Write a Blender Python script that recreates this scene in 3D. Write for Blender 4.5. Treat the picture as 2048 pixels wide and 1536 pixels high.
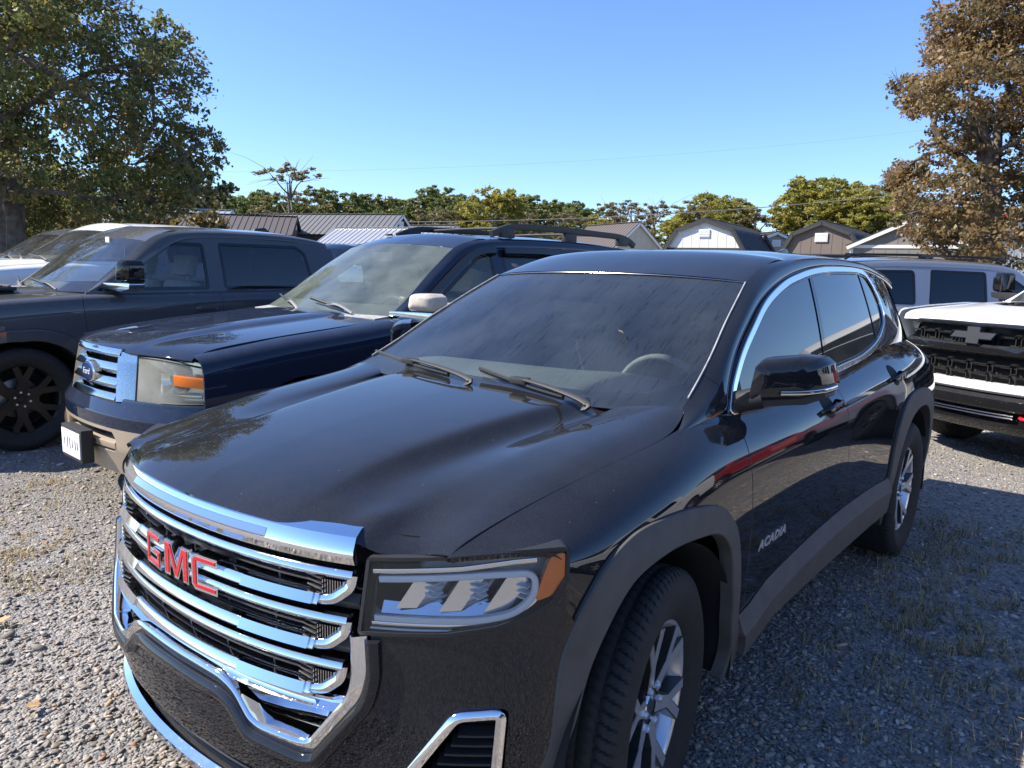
import bpy, math, random
import numpy as np
from mathutils import Vector, Matrix

random.seed(7); np.random.seed(7)
for _o in list(bpy.data.objects): bpy.data.objects.remove(_o)
scene = bpy.context.scene
COL = scene.collection

# ------------------------------------------------------------------ camera
CAM = (1.69781, 1.75486, 1.51634); YAW, PITCH, ROLL, FPX = -2.46442, -0.149079, 0.026618, 1510.0
cam_data = bpy.data.cameras.new('camera'); cam = bpy.data.objects.new('camera', cam_data); COL.objects.link(cam)
_f = Vector((math.cos(YAW)*math.cos(PITCH), math.sin(YAW)*math.cos(PITCH), math.sin(PITCH)))
_r = _f.cross(Vector((0, 0, 1))).normalized(); _u = _r.cross(_f)
_c, _s = math.cos(ROLL), math.sin(ROLL)
_r2 = _r*_c + _u*_s; _u2 = _u*_c - _r*_s
cam.matrix_world = Matrix(((_r2.x, _u2.x, -_f.x, CAM[0]), (_r2.y, _u2.y, -_f.y, CAM[1]), (_r2.z, _u2.z, -_f.z, CAM[2]), (0, 0, 0, 1)))
cam_data.sensor_fit = 'HORIZONTAL'; cam_data.sensor_width = 36.0; cam_data.lens = FPX*36.0/2048.0
cam_data.clip_start = 0.05; cam_data.clip_end = 3000
scene.camera = cam

# ------------------------------------------------------------------ sky, sun, exposure
SUN_DIR = Vector((0.66, -0.78, 1.0)).normalized()          # towards the sun
world = bpy.data.worlds.new('World'); scene.world = world; world.use_nodes = True
nt = world.node_tree; bg = nt.nodes['Background']
sky = nt.nodes.new('ShaderNodeTexSky'); sky.sky_type = 'NISHITA'; sky.sun_disc = False
sky.sun_elevation = math.asin(SUN_DIR.z); sky.sun_rotation = math.atan2(SUN_DIR.x, SUN_DIR.y)
sky.air_density = 1.0; sky.dust_density = 0.1; sky.ozone_density = 3.0; sky.altitude = 0
tint = nt.nodes.new('ShaderNodeMix'); tint.data_type = 'RGBA'; tint.blend_type = 'MULTIPLY'; tint.inputs['Factor'].default_value = 1.0
tint.inputs['B'].default_value = (0.70, 0.83, 1.09, 1)          # the clear autumn sky is a deep blue
nt.links.new(sky.outputs[0], tint.inputs['A']); nt.links.new(tint.outputs['Result'], bg.inputs[0]); bg.inputs[1].default_value = 0.112
sun_data = bpy.data.lights.new('sun', 'SUN'); sun_data.energy = 5.0; sun_data.angle = math.radians(0.53); sun_data.color = (1.0, 0.915, 0.79)
sun = bpy.data.objects.new('sun', sun_data); COL.objects.link(sun)
sun.rotation_euler = (-SUN_DIR).to_track_quat('-Z', 'Y').to_euler()
scene.view_settings.view_transform = 'Standard'; scene.view_settings.look = 'None'
scene.view_settings.exposure = 1.0; scene.view_settings.gamma = 1.0
scene.render.engine = 'CYCLES'

# ------------------------------------------------------------------ material helpers
MATS = {}
def nnode(t, kind, **kw):
    n = t.nodes.new(kind)
    for k, v in kw.items():
        if k == 'loc': continue
        setattr(n, k, v)
    return n
def newmat(name):
    m = bpy.data.materials.new(name); m.use_nodes = True; MATS[name] = m
    t = m.node_tree; b = t.nodes['Principled BSDF']
    return m, t, b
def setp(b, **kw):
    names = dict(base='Base Color', metal='Metallic', rough='Roughness', coat='Coat Weight', coatr='Coat Roughness', spec='Specular IOR Level', ior='IOR', trans='Transmission Weight', alpha='Alpha', emit='Emission Color', emits='Emission Strength', sheen='Sheen Weight')
    for k, v in kw.items():
        s = b.inputs[names[k]]
        if k in ('base', 'emit'): s.default_value = (v[0], v[1], v[2], 1)
        else: s.default_value = v
def simple(name, base, rough=0.5, metal=0.0, noise=0.0, nscale=30.0, bump=0.0, bscale=200.0, **kw):
    m, t, b = newmat(name); setp(b, base=base, rough=rough, metal=metal, **kw)
    if noise > 0:
        tc = nnode(t, 'ShaderNodeTexCoord'); n = nnode(t, 'ShaderNodeTexNoise'); n.inputs['Scale'].default_value = nscale; n.inputs['Detail'].default_value = 6
        t.links.new(tc.outputs['Object'], n.inputs['Vector'])
        r = nnode(t, 'ShaderNodeMapRange'); r.inputs[1].default_value = .3; r.inputs[2].default_value = .7; r.inputs[3].default_value = 1-noise; r.inputs[4].default_value = 1+noise
        t.links.new(n.outputs[0], r.inputs[0])
        mx = nnode(t, 'ShaderNodeVectorMath', operation='SCALE'); mx.inputs[0].default_value = base
        t.links.new(r.outputs[0], mx.inputs['Scale']); t.links.new(mx.outputs[0], b.inputs['Base Color'])
    if bump > 0:
        tc = nnode(t, 'ShaderNodeTexCoord'); n = nnode(t, 'ShaderNodeTexNoise'); n.inputs['Scale'].default_value = bscale; n.inputs['Detail'].default_value = 3
        t.links.new(tc.outputs['Object'], n.inputs['Vector'])
        bp = nnode(t, 'ShaderNodeBump'); bp.inputs['Strength'].default_value = bump; bp.inputs['Distance'].default_value = 0.002
        t.links.new(n.outputs[0], bp.inputs['Height']); t.links.new(bp.outputs[0], b.inputs['Normal'])
    return m
def paint(name, base, flake=0.0, dust=0.05, metal=0.0, rough=0.35, coatr=0.015, spat=0.0):
    """clear-coated car paint, fine metallic flake, a film of settled dust on upward faces and mud spatter"""
    m, t, b = newmat(name); setp(b, base=base, metal=metal, rough=rough, coat=1.0, coatr=coatr, spec=0.5 if metal > 0 else 0.0)
    tc = nnode(t, 'ShaderNodeTexCoord')
    col = None
    rgb = nnode(t, 'ShaderNodeRGB'); rgb.outputs[0].default_value = (*base, 1); col = rgb.outputs[0]
    if flake > 0:
        v = nnode(t, 'ShaderNodeTexVoronoi'); v.inputs['Scale'].default_value = 700
        t.links.new(tc.outputs['Object'], v.inputs['Vector'])
        r = nnode(t, 'ShaderNodeMapRange'); r.inputs[1].default_value = .8; r.inputs[2].default_value = 1.0; r.inputs[3].default_value = 0; r.inputs[4].default_value = 1
        sx = nnode(t, 'ShaderNodeSeparateColor'); t.links.new(v.outputs['Color'], sx.inputs[0]); t.links.new(sx.outputs[0], r.inputs[0])
        mx = nnode(t, 'ShaderNodeMix', data_type='RGBA'); mx.inputs['B'].default_value = (flake, flake, flake*1.02, 1)
        t.links.new(r.outputs[0], mx.inputs['Factor']); t.links.new(col, mx.inputs['A']); col = mx.outputs['Result']
    if dust > 0 or spat > 0:
        g = nnode(t, 'ShaderNodeNewGeometry'); sz = nnode(t, 'ShaderNodeSeparateXYZ'); t.links.new(g.outputs['True Normal'], sz.inputs[0])
        up = nnode(t, 'ShaderNodeMapRange'); up.inputs[1].default_value = 0.15; up.inputs[2].default_value = 0.95; up.inputs[3].default_value = 0.1; up.inputs[4].default_value = 1.0
        t.links.new(sz.outputs[2], up.inputs[0])
        n = nnode(t, 'ShaderNodeTexNoise'); n.inputs['Scale'].default_value = 9; n.inputs['Detail'].default_value = 8; n.inputs['Roughness'].default_value = .65
        t.links.new(tc.outputs['Object'], n.inputs['Vector'])
        nr = nnode(t, 'ShaderNodeMapRange'); nr.inputs[1].default_value = .3; nr.inputs[2].default_value = .75; nr.inputs[3].default_value = .45; nr.inputs[4].default_value = 1.3
        t.links.new(n.outputs[0], nr.inputs[0])
        mu = nnode(t, 'ShaderNodeMath', operation='MULTIPLY'); t.links.new(up.outputs[0], mu.inputs[0]); t.links.new(nr.outputs[0], mu.inputs[1])
        m2 = nnode(t, 'ShaderNodeMath', operation='MULTIPLY'); m2.inputs[1].default_value = dust; t.links.new(mu.outputs[0], m2.inputs[0])
        fac = m2.outputs[0]
        # specks
        v2 = nnode(t, 'ShaderNodeTexVoronoi'); v2.inputs['Scale'].default_value = 55
        t.links.new(tc.outputs['Object'], v2.inputs['Vector'])
        s2 = nnode(t, 'ShaderNodeMapRange'); s2.inputs[1].default_value = 0.05; s2.inputs[2].default_value = 0.09; s2.inputs[3].default_value = 0.5 if spat <= 0 else 0.9; s2.inputs[4].default_value = 0.0
        t.links.new(v2.outputs['Distance'], s2.inputs[0])
        sc = nnode(t, 'ShaderNodeSeparateColor'); t.links.new(v2.outputs['Color'], sc.inputs[0])
        s3 = nnode(t, 'ShaderNodeMath', operation='GREATER_THAN'); s3.inputs[1].default_value = 0.93 if spat <= 0 else 1-spat
        t.links.new(sc.outputs[1], s3.inputs[0])
        s4 = nnode(t, 'ShaderNodeMath', operation='MULTIPLY'); t.links.new(s2.outputs[0], s4.inputs[0]); t.links.new(s3.outputs[0], s4.inputs[1])
        ad = nnode(t, 'ShaderNodeMath', operation='MAXIMUM'); t.links.new(fac, ad.inputs[0]); t.links.new(s4.outputs[0], ad.inputs[1]); fac = ad.outputs[0]
        mx = nnode(t, 'ShaderNodeMix', data_type='RGBA'); mx.inputs['B'].default_value = (.31, .305, .30, 1)
        t.links.new(fac, mx.inputs['Factor']); t.links.new(col, mx.inputs['A']); col = mx.outputs['Result']
        cw = nnode(t, 'ShaderNodeMapRange'); cw.inputs[1].default_value = 0; cw.inputs[2].default_value = .6; cw.inputs[3].default_value = 1.0; cw.inputs[4].default_value = 0.3
        t.links.new(fac, cw.inputs[0]); t.links.new(cw.outputs[0], b.inputs['Coat Weight'])
    t.links.new(col, b.inputs['Base Color'])
    return m
def glass(name, tint, refl=1.0, ior=1.7, rough=0.0, dirt=0.0, streak=False, dirtcol=(.55, .56, .55)):
    """thin sheet of tinted glass: tinted see-through plus Fresnel mirror, optional dried dirt"""
    m = bpy.data.materials.new(name); m.use_nodes = True; MATS[name] = m
    t = m.node_tree; t.nodes.clear()
    out = nnode(t, 'ShaderNodeOutputMaterial'); tr = nnode(t, 'ShaderNodeBsdfTransparent'); tr.inputs[0].default_value = (*tint, 1)
    gl = nnode(t, 'ShaderNodeBsdfGlossy'); gl.inputs['Roughness'].default_value = rough
    gl.inputs[0].default_value = (refl, refl, refl, 1)
    fr = nnode(t, 'ShaderNodeFresnel'); fr.inputs[0].default_value = ior
    mx = nnode(t, 'ShaderNodeMixShader'); t.links.new(fr.outputs[0], mx.inputs[0]); t.links.new(tr.outputs[0], mx.inputs[1]); t.links.new(gl.outputs[0], mx.inputs[2])
    last = mx.outputs[0]
    if dirt > 0:
        tc = nnode(t, 'ShaderNodeTexCoord'); df = nnode(t, 'ShaderNodeBsdfDiffuse'); df.inputs[0].default_value = (*dirtcol, 1)
        n = nnode(t, 'ShaderNodeTexNoise'); n.inputs['Scale'].default_value = 4; n.inputs['Detail'].default_value = 8
        t.links.new(tc.outputs['Object'], n.inputs['Vector'])
        r = nnode(t, 'ShaderNodeMapRange'); r.inputs[1].default_value = .3; r.inputs[2].default_value = .75; r.inputs[3].default_value = dirt*.4; r.inputs[4].default_value = dirt
        t.links.new(n.outputs[0], r.inputs[0]); fac = r.outputs[0]
        if streak:
            mp = nnode(t, 'ShaderNodeMapping'); mp.inputs['Scale'].default_value = (1.6, 60, 1.6)
            n0 = nnode(t, 'ShaderNodeTexNoise'); n0.inputs['Scale'].default_value = 26; n0.inputs['Detail'].default_value = 3
            t.links.new(tc.outputs['Object'], n0.inputs['Vector'])
            vm = nnode(t, 'ShaderNodeVectorMath', operation='MULTIPLY_ADD'); vm.inputs[1].default_value = (.0, .016, .0)
            t.links.new(n0.outputs['Color'], vm.inputs[0]); t.links.new(tc.outputs['Object'], vm.inputs[2]); t.links.new(vm.outputs[0], mp.inputs[0])
            n2 = nnode(t, 'ShaderNodeTexNoise'); n2.inputs['Scale'].default_value = 1.0; n2.inputs['Detail'].default_value = 2.5
            t.links.new(mp.outputs[0], n2.inputs['Vector'])
            # thin runnels where the noise crosses its mean
            a = nnode(t, 'ShaderNodeMath', operation='SUBTRACT'); a.inputs[1].default_value = .5; t.links.new(n2.outputs[0], a.inputs[0])
            ab = nnode(t, 'ShaderNodeMath', operation='ABSOLUTE'); t.links.new(a.outputs[0], ab.inputs[0])
            rr = nnode(t, 'ShaderNodeMapRange'); rr.inputs[1].default_value = 0.002; rr.inputs[2].default_value = .010; rr.inputs[3].default_value = 0.0; rr.inputs[4].default_value = 1.0
            t.links.new(ab.outputs[0], rr.inputs[0])
            mm = nnode(t, 'ShaderNodeMath', operation='MULTIPLY'); t.links.new(fac, mm.inputs[0]); t.links.new(rr.outputs[0], mm.inputs[1]); fac = mm.outputs[0]
        m3 = nnode(t, 'ShaderNodeMixShader'); t.links.new(fac, m3.inputs[0]); t.links.new(last, m3.inputs[1]); t.links.new(df.outputs[0], m3.inputs[2]); last = m3.outputs[0]
    t.links.new(last, out.inputs[0])
    return m

paint('hero_black', (.0098, .0108, .0140), flake=.025, dust=.026, rough=.45, coatr=.025)  # dust partly real, raised to put the bonnet's soft sheen into the colour
paint('navy', (.006, .0135, .036), flake=.03, dust=.05, spat=.0)
paint('navy_mud', (.006, .0135, .036), flake=.03, dust=.07, spat=.5)
paint('granite_grey', (.055, .058, .066), flake=.14, dust=.06)
paint('white_paint', (.72, .73, .74), dust=.12, rough=.4)
paint('silver_blue', (.25, .265, .30), metal=.5, rough=.38, dust=.08)
paint('gloss_black', (.006, .006, .007), dust=.02)
paint('dirty_gloss_black', (.008, .008, .009), dust=.06, spat=.25)
paint('red_paint', (.35, .02, .02), dust=.05)
paint('tan_paint', (.36, .29, .21), dust=.2, rough=.5, coatr=.2, spat=.25)
paint('dark_suv', (.02, .022, .026), dust=.06)
simple('chrome', (.80, .81, .83), .04, 1.0)
def road_film(m, r0, r1, spot):
    """hand-worn chrome: patchy roughness, dried water spots"""
    t = m.node_tree; b = t.nodes['Principled BSDF']; tc = nnode(t, 'ShaderNodeTexCoord'); L = t.links
    n = nnode(t, 'ShaderNodeTexNoise'); n.inputs['Scale'].default_value = 22; n.inputs['Detail'].default_value = 7; L.new(tc.outputs['Object'], n.inputs['Vector'])
    r = nnode(t, 'ShaderNodeMapRange'); r.inputs[1].default_value = .35; r.inputs[2].default_value = .75; r.inputs[3].default_value = r0; r.inputs[4].default_value = r1; L.new(n.outputs[0], r.inputs[0])
    v = nnode(t, 'ShaderNodeTexVoronoi'); v.inputs['Scale'].default_value = 160; L.new(tc.outputs['Object'], v.inputs['Vector'])
    s = nnode(t, 'ShaderNodeMapRange'); s.inputs[1].default_value = .10; s.inputs[2].default_value = .22; s.inputs[3].default_value = spot; s.inputs[4].default_value = 0; L.new(v.outputs['Distance'], s.inputs[0])
    a = nnode(t, 'ShaderNodeMath', operation='ADD'); L.new(r.outputs[0], a.inputs[0]); L.new(s.outputs[0], a.inputs[1]); L.new(a.outputs[0], b.inputs['Roughness'])
road_film(MATS['chrome'], .025, .11, .18)
simple('dull_chrome', (.62, .63, .65), .12, 1.0)
simple('chrome_dusty', (.58, .57, .55), .10, 1.0, noise=.22, nscale=160)
simple('machined', (.74, .75, .77), .30, .75)
simple('wheel_dark', (.05, .052, .056), .35, .6)
simple('wheel_black', (.006, .006, .0065), .45, .0)
simple('rubber', (.016, .016, .0165), .78, bump=.25, bscale=400, noise=.25, nscale=40)
simple('black_plastic', (.018, .018, .019), .55, bump=.25, bscale=900)
simple('grey_clad', (.078, .073, .068), .62, bump=.35, bscale=1200, noise=.18, nscale=14)
simple('matte_black', (.006, .006, .006), .8)
simple('liner', (.010, .010, .010), .9)
simple('badge_red', (.50, .008, .018), .25, coat=.6)
simple('tow_red', (.65, .01, .012), .35)
simple('amber', (.95, .20, .008), .12, coat=.8)
simple('lamp_reflector', (.72, .74, .76), .12, 1.0)
simple('lamp_dark', (.045, .047, .05), .3)
simple('lamp_grey', (.55, .56, .58), .3, .2)
simple('lamp_white', (.75, .77, .8), .2)
simple('seat_grey', (.26, .265, .26), .8, noise=.15)
simple('seat_light', (.33, .33, .31), .8, noise=.15)
simple('seat_tan', (.38, .30, .20), .7, noise=.12)
simple('dash_grey', (.10, .11, .105), .6, noise=.1, bump=.2)
simple('dash_tan', (.34, .35, .28), .7, noise=.15)
simple('wiper_metal', (.20, .20, .21), .45, noise=.2)
simple('cowl_grey', (.30, .30, .30), .8, noise=.25)
simple('paper', (.8, .8, .8), .7)
simple('blue_oval', (.01, .03, .12), .2, coat=.8)
simple('disc', (.25, .25, .25), .4, .9)
simple('beige_mirror', (.50, .44, .37), .5, noise=.1, coat=.3)
simple('dead_leaf', (.40, .26, .13), .8, noise=.3)
glass('hero_windshield', (.74, .81, .80), ior=1.68, dirt=.085, streak=True, dirtcol=(.34, .40, .46))  # real dirt streaks; the blue tint paints sky reflection into the film
simple('hero_dash', (.10, .115, .11), .7, noise=.1)
glass('side_tint', (.13, .14, .15))
glass('privacy', (.02, .022, .025))
glass('clear_green', (.80, .90, .86), ior=1.5, dirt=.20, dirtcol=(.46, .54, .48))
glass('clear_blue', (.78, .86, .87), ior=1.55, dirt=.06)
glass('lens', (.95, .955, .96), ior=1.4, dirt=.03)
glass('lens_hazy', (.80, .82, .78), dirt=.38, dirtcol=(.62, .62, .55))
glass('smoked', (.03, .03, .035))
M = MATS

# ------------------------------------------------------------------ object helpers
def empty(name, loc=(0, 0, 0), rz=0.0, parent=None):
    o = bpy.data.objects.new(name, None); COL.objects.link(o); o.location = loc; o.rotation_euler = (0, 0, rz); o.empty_display_size = .1
    if parent: o.parent = parent
    return o
def tag(o, label=None, category=None, group=None, kind=None):
    if label: o['label'] = label
    if category: o['category'] = category
    if group: o['group'] = group
    if kind: o['kind'] = kind
    return o
def mesh_np(name, V, F, N=None, mats=None, midx=None):
    """V (n,3), F list of (k,m) arrays or one array"""
    me = bpy.data.meshes.new(name)
    if isinstance(F, np.ndarray): F = [F]
    F = [f for f in F if len(f)]
    nl = sum(f.size for f in F); nf = sum(len(f) for f in F)
    me.vertices.add(len(V)); me.vertices.foreach_set('co', np.asarray(V, np.float32).ravel())
    me.loops.add(nl); me.polygons.add(nf)
    li = np.concatenate([f.ravel() for f in F]).astype(np.int32) if F else np.zeros(0, np.int32)
    st = []; s = 0
    for f in F:
        k = f.shape[1]; st.append(s+np.arange(len(f))*k); s += f.size
    if nf:
        me.loops.foreach_set('vertex_index', li)
        me.polygons.foreach_set('loop_start', np.concatenate(st).astype(np.int32))
        if midx is not None: me.polygons.foreach_set('material_index', np.asarray(midx, np.int32))
    for m in (mats or []): me.materials.append(m)
    me.update(calc_edges=True); me.validate(verbose=False)
    if N is not None and len(me.vertices) == len(V):
        me.polygons.foreach_set('use_smooth', np.ones(len(me.polygons), bool))
        me.normals_split_custom_set_from_vertices(np.asarray(N, np.float32))
    return me
def link(name, me, parent=None, loc=(0, 0, 0), rot=(0, 0, 0), scale=None):
    o = bpy.data.objects.new(name, me); COL.objects.link(o); o.location = loc; o.rotation_euler = rot
    if scale: o.scale = scale
    if parent: o.parent = parent
    return o
def copy_tree(o, parent=None, **props):
    c = o.copy(); COL.objects.link(c)
    if parent is not None: c.parent = parent
    for k, v in props.items(): c[k] = v
    for ch in o.children: copy_tree(ch, c)
    return c

# ---- mesh builder for plain solids
class MB:
    def __init__(s): s.v = []; s.f = []; s.n = 0
    def add(s, V, F):
        V = np.asarray(V, float); b = s.n
        s.v.append(V); s.n += len(V)
        for f in F: s.f.append(tuple(int(i)+b for i in f))
        return s
    def box(s, c, d, R=None):
        x, y, z = [k/2 for k in d]
        V = np.array([(-x,-y,-z),(x,-y,-z),(x,y,-z),(-x,y,-z),(-x,-y,z),(x,-y,z),(x,y,z),(-x,y,z)])
        if R is not None: V = V@np.array(R).T
        return s.add(V+np.array(c), [(0,3,2,1),(4,5,6,7),(0,1,5,4),(1,2,6,5),(2,3,7,6),(3,0,4,7)])
    def tube(s, pts, r, n=8, cap=True):
        pts = np.asarray(pts, float); m = len(pts); r = np.broadcast_to(np.asarray(r, float), (m,))
        T = np.gradient(pts, axis=0); T /= np.linalg.norm(T, axis=1)[:, None]+1e-12
        up = np.array([0, 0, 1.0]) if abs(T[0, 2]) < .9 else np.array([1.0, 0, 0])
        A = np.cross(T, up); A /= np.linalg.norm(A, axis=1)[:, None]+1e-12; B = np.cross(A, T)
        a = np.arange(n)*2*np.pi/n
        V = pts[:, None]+r[:, None, None]*(np.cos(a)[None, :, None]*A[:, None]+np.sin(a)[None, :, None]*B[:, None])
        F = [(i*n+j, i*n+(j+1) % n, (i+1)*n+(j+1) % n, (i+1)*n+j) for i in range(m-1) for j in range(n)]
        if cap: F += [tuple(range(n))[::-1], tuple(range((m-1)*n, m*n))]
        return s.add(V.reshape(-1, 3), F)
    def prism(s, poly, a, b, ax='y'):
        """2D polygon extruded from a to b along ax (poly in the two other axes, in x,y,z order)"""
        k = len(poly); P = np.asarray(poly, float)
        def mk(v):
            o = np.zeros((k, 3))
            if ax == 'y': o[:, 0] = P[:, 0]; o[:, 2] = P[:, 1]; o[:, 1] = v
            elif ax == 'x': o[:, 1] = P[:, 0]; o[:, 2] = P[:, 1]; o[:, 0] = v
            else: o[:, 0] = P[:, 0]; o[:, 1] = P[:, 1]; o[:, 2] = v
            return o
        V = np.vstack([mk(a), mk(b)])
        F = [tuple(range(k)), tuple(range(2*k-1, k-1, -1))]+[(i, i+k, (i+1) % k+k, (i+1) % k) for i in range(k)]
        return s.add(V, F)
    def lathe(s, prof, n=48, ax='y', c=(0, 0, 0), closed=False):
        """profile (r, h) revolved round axis ax"""
        P = np.asarray(prof, float); m = len(P); a = np.arange(n)*2*np.pi/n
        r = P[:, 0][:, None]; h = np.broadcast_to(P[:, 1][:, None], (m, n))
        X, Z = r*np.cos(a), r*np.sin(a)
        V = {'y': np.stack([X, h, Z], -1), 'x': np.stack([h, X, Z], -1), 'z': np.stack([X, Z, h], -1)}[ax]+np.array(c)
        rg = range(m) if closed else range(m-1)
        F = [(i*n+j, ((i+1) % m)*n+j, ((i+1) % m)*n+(j+1) % n, i*n+(j+1) % n) for i in rg for j in range(n)]
        return s.add(V.reshape(-1, 3), F)
    def mesh(s, name, mat, smooth=None, bevel=0):
        me = bpy.data.meshes.new(name)
        V = np.vstack(s.v); me.from_pydata(V.tolist(), [], s.f); me.materials.append(mat)
        me.validate(); me.update()
        import bmesh
        bm = bmesh.new(); bm.from_mesh(me)
        if bevel > 0:
            bmesh.ops.bevel(bm, geom=[e for e in bm.edges if len(e.link_faces) == 2 and e.calc_face_angle(0) > .5], offset=bevel, segments=2, affect='EDGES', profile=.6, clamp_overlap=True)
        bmesh.ops.recalc_face_normals(bm, faces=bm.faces)
        bm.to_mesh(me); bm.free()
        if smooth:
            me.polygons.foreach_set('use_smooth', np.ones(len(me.polygons), bool))
            me.set_sharp_from_angle(angle=math.radians(smooth))
        return me
    def build(s, name, mat, parent=None, smooth=35, bevel=0, **kw):
        return link(name, s.mesh(name, mat, smooth, bevel), parent, **kw)

# ---- B-spline nets
def bbasis(n, t, deg=3):
    t = np.clip(np.asarray(t, float), 0, 1-1e-9); deg = min(deg, n-1)
    k = np.concatenate([np.zeros(deg), np.linspace(0, 1, n-deg+1), np.ones(deg)])
    B = [((t >= k[i]) & (t < k[i+1])).astype(float) for i in range(len(k)-1)]
    for d in range(1, deg+1):
        B2 = []
        for i in range(len(k)-1-d):
            a = k[i+d]-k[i]; b = k[i+d+1]-k[i+1]
            v = 0
            if a > 0: v = v+(t-k[i])/a*B[i]
            if b > 0: v = v+(k[i+d+1]-t)/b*B[i+1]
            B2.append(v if not np.isscalar(v) else np.zeros_like(t))
        B = B2
    return np.stack(B, 1)
def interp_ctrl(data, axis):
    """control points whose clamped cubic passes through the data"""
    n = data.shape[axis]; deg = min(3, n-1)
    k = np.concatenate([np.zeros(deg), np.linspace(0, 1, n-deg+1), np.ones(deg)])
    g = np.array([k[i+1:i+deg+1].mean() for i in range(n)])
    Bm = bbasis(n, g); Bm[-1] = 0; Bm[-1, -1] = 1; Bm[0] = 0; Bm[0, 0] = 1
    inv = np.linalg.inv(Bm)
    return np.moveaxis(np.tensordot(inv, np.moveaxis(data, axis, 0), 1), 0, axis)
def curve(pts, n=60, interp=True):
    p = np.asarray(pts, float)
    if interp: p = interp_ctrl(p, 0)
    return bbasis(len(p), np.linspace(0, 1, n))@p
def surf(net, nu, nv, ref=None, iu=False, iv=False, flip=False):
    net = np.asarray(net, float)
    if iu: net = interp_ctrl(net, 0)
    if iv: net = interp_ctrl(net, 1)
    u = np.linspace(0, 1, nu); v = np.linspace(0, 1, nv); e = 1e-4
    ev = lambda a, b: np.einsum('ia,jb,abk->ijk', bbasis(net.shape[0], a), bbasis(net.shape[1], b), net)
    P = ev(u, v)
    du = ev(np.minimum(u+e, 1), v)-ev(np.maximum(u-e, 0), v); dv = ev(u, np.minimum(v+e, 1))-ev(u, np.maximum(v-e, 0))
    N = np.cross(du, dv); N /= np.linalg.norm(N, axis=2)[..., None]+1e-15
    idx = np.arange(nu*nv).reshape(nu, nv)
    q = np.stack([idx[:-1, :-1], idx[1:, :-1], idx[1:, 1:], idx[:-1, 1:]], -1).reshape(-1, 4)
    if flip: N = -N; q = q[:, ::-1]
    T = np.vstack([q[:, [0, 1, 2]], q[:, [0, 2, 3]]])
    return dict(V=P.reshape(-1, 3), N=N.reshape(-1, 3), T=T, G=P)
def off(S, d): return dict(V=S['V']+S['N']*d, N=S['N'], T=S['T'])
def clip(S, f):
    """keep the part of the sheet where the field f (per vertex) is positive; exact cut along f = 0"""
    V, N, T = S['V'], S['N'], S['T']; ex = S.get('A')
    f = np.where(np.abs(f) < 1e-6, 1e-6, f); s = f > 0; c = s[T].sum(1)
    keep = [T[c == 3]]; newk = []; tri1 = T[c == 1]; tri2 = T[c == 2]
    def rotate(t, m):
        k = np.argmax(m, 1); r = np.arange(len(t))
        return np.stack([t[r, k], t[r, (k+1) % 3], t[r, (k+2) % 3]], 1)
    n = len(V); E = []
    if len(tri1): tri1 = rotate(tri1, s[tri1]); E += [tri1[:, [0, 1]], tri1[:, [0, 2]]]
    if len(tri2): tri2 = rotate(tri2, ~s[tri2]); E += [tri2[:, [0, 1]], tri2[:, [0, 2]]]
    if E:
        L = [len(e) for e in E]; E = np.vstack(E); E.sort(axis=1)
        key = E[:, 0].astype(np.int64)*n+E[:, 1]; u, inv = np.unique(key, return_inverse=True); inv = inv.ravel()
        a, b = u//n, u % n; w = (f[a]/(f[a]-f[b]))[:, None]
        V = np.vstack([V, V[a]*(1-w)+V[b]*w]); NN = N[a]*(1-w)+N[b]*w
        N = np.vstack([N, NN/(np.linalg.norm(NN, axis=1)[:, None]+1e-15)])
        ids = inv+n; o = 0; parts = []
        for l in L: parts.append(ids[o:o+l]); o += l
        p = 0
        if len(tri1): keep.append(np.stack([tri1[:, 0], parts[0], parts[1]], 1)); p = 2
        if len(tri2):
            ab, ac = parts[p], parts[p+1]
            keep.append(np.stack([tri2[:, 1], tri2[:, 2], ac], 1)); keep.append(np.stack([tri2[:, 1], ac, ab], 1))
    T = np.vstack(keep)
    used = np.zeros(len(V), bool); used[T.ravel()] = True; mp = np.cumsum(used)-1
    return dict(V=V[used], N=N[used], T=mp[T])
def flange(S, depth, roll=.0015):
    """rolled edge and inward return along every open border"""
    V, N, T = S['V'], S['N'], S['T']; n = len(V)
    if not len(T): return S
    E = np.vstack([T[:, [0, 1]], T[:, [1, 2]], T[:, [2, 0]]]); key = np.sort(E, 1); kk = key[:, 0].astype(np.int64)*n+key[:, 1]
    u, idx, cnt = np.unique(kk, return_index=True, return_counts=True); B = E[idx[cnt == 1]]
    if not len(B): return S
    d = V[B[:, 1]]-V[B[:, 0]]; D = np.cross(d, N[B[:, 0]]); D /= np.linalg.norm(D, axis=1)[:, None]+1e-12
    acc = np.zeros((n, 3)); np.add.at(acc, B[:, 0], D); np.add.at(acc, B[:, 1], D)
    bv = np.unique(B); mp = -np.ones(n, int); mp[bv] = np.arange(len(bv)); k = len(bv)
    D = acc[bv]; D /= np.linalg.norm(D, axis=1)[:, None]+1e-12
    r1 = V[bv]+D*roll-N[bv]*roll; r2 = r1-N[bv]*depth
    V2 = np.vstack([V, r1, r2]); N2 = np.vstack([N, D, D])
    a, b = B[:, 0], B[:, 1]; a1, b1 = n+mp[a], n+mp[b]; a2, b2 = a1+k, b1+k
    Q = np.vstack([np.stack([b, a, a1], 1), np.stack([b, a1, b1], 1), np.stack([b1, a1, a2], 1), np.stack([b1, a2, b2], 1)])
    return dict(V=V2, N=N2, T=np.vstack([T, Q]))
def join(*SS):
    V, N, T = [], [], []; b = 0
    for S in SS: V.append(S['V']); N.append(S['N']); T.append(S['T']+b); b += len(S['V'])
    return dict(V=np.vstack(V), N=np.vstack(N), T=np.vstack(T))
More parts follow.
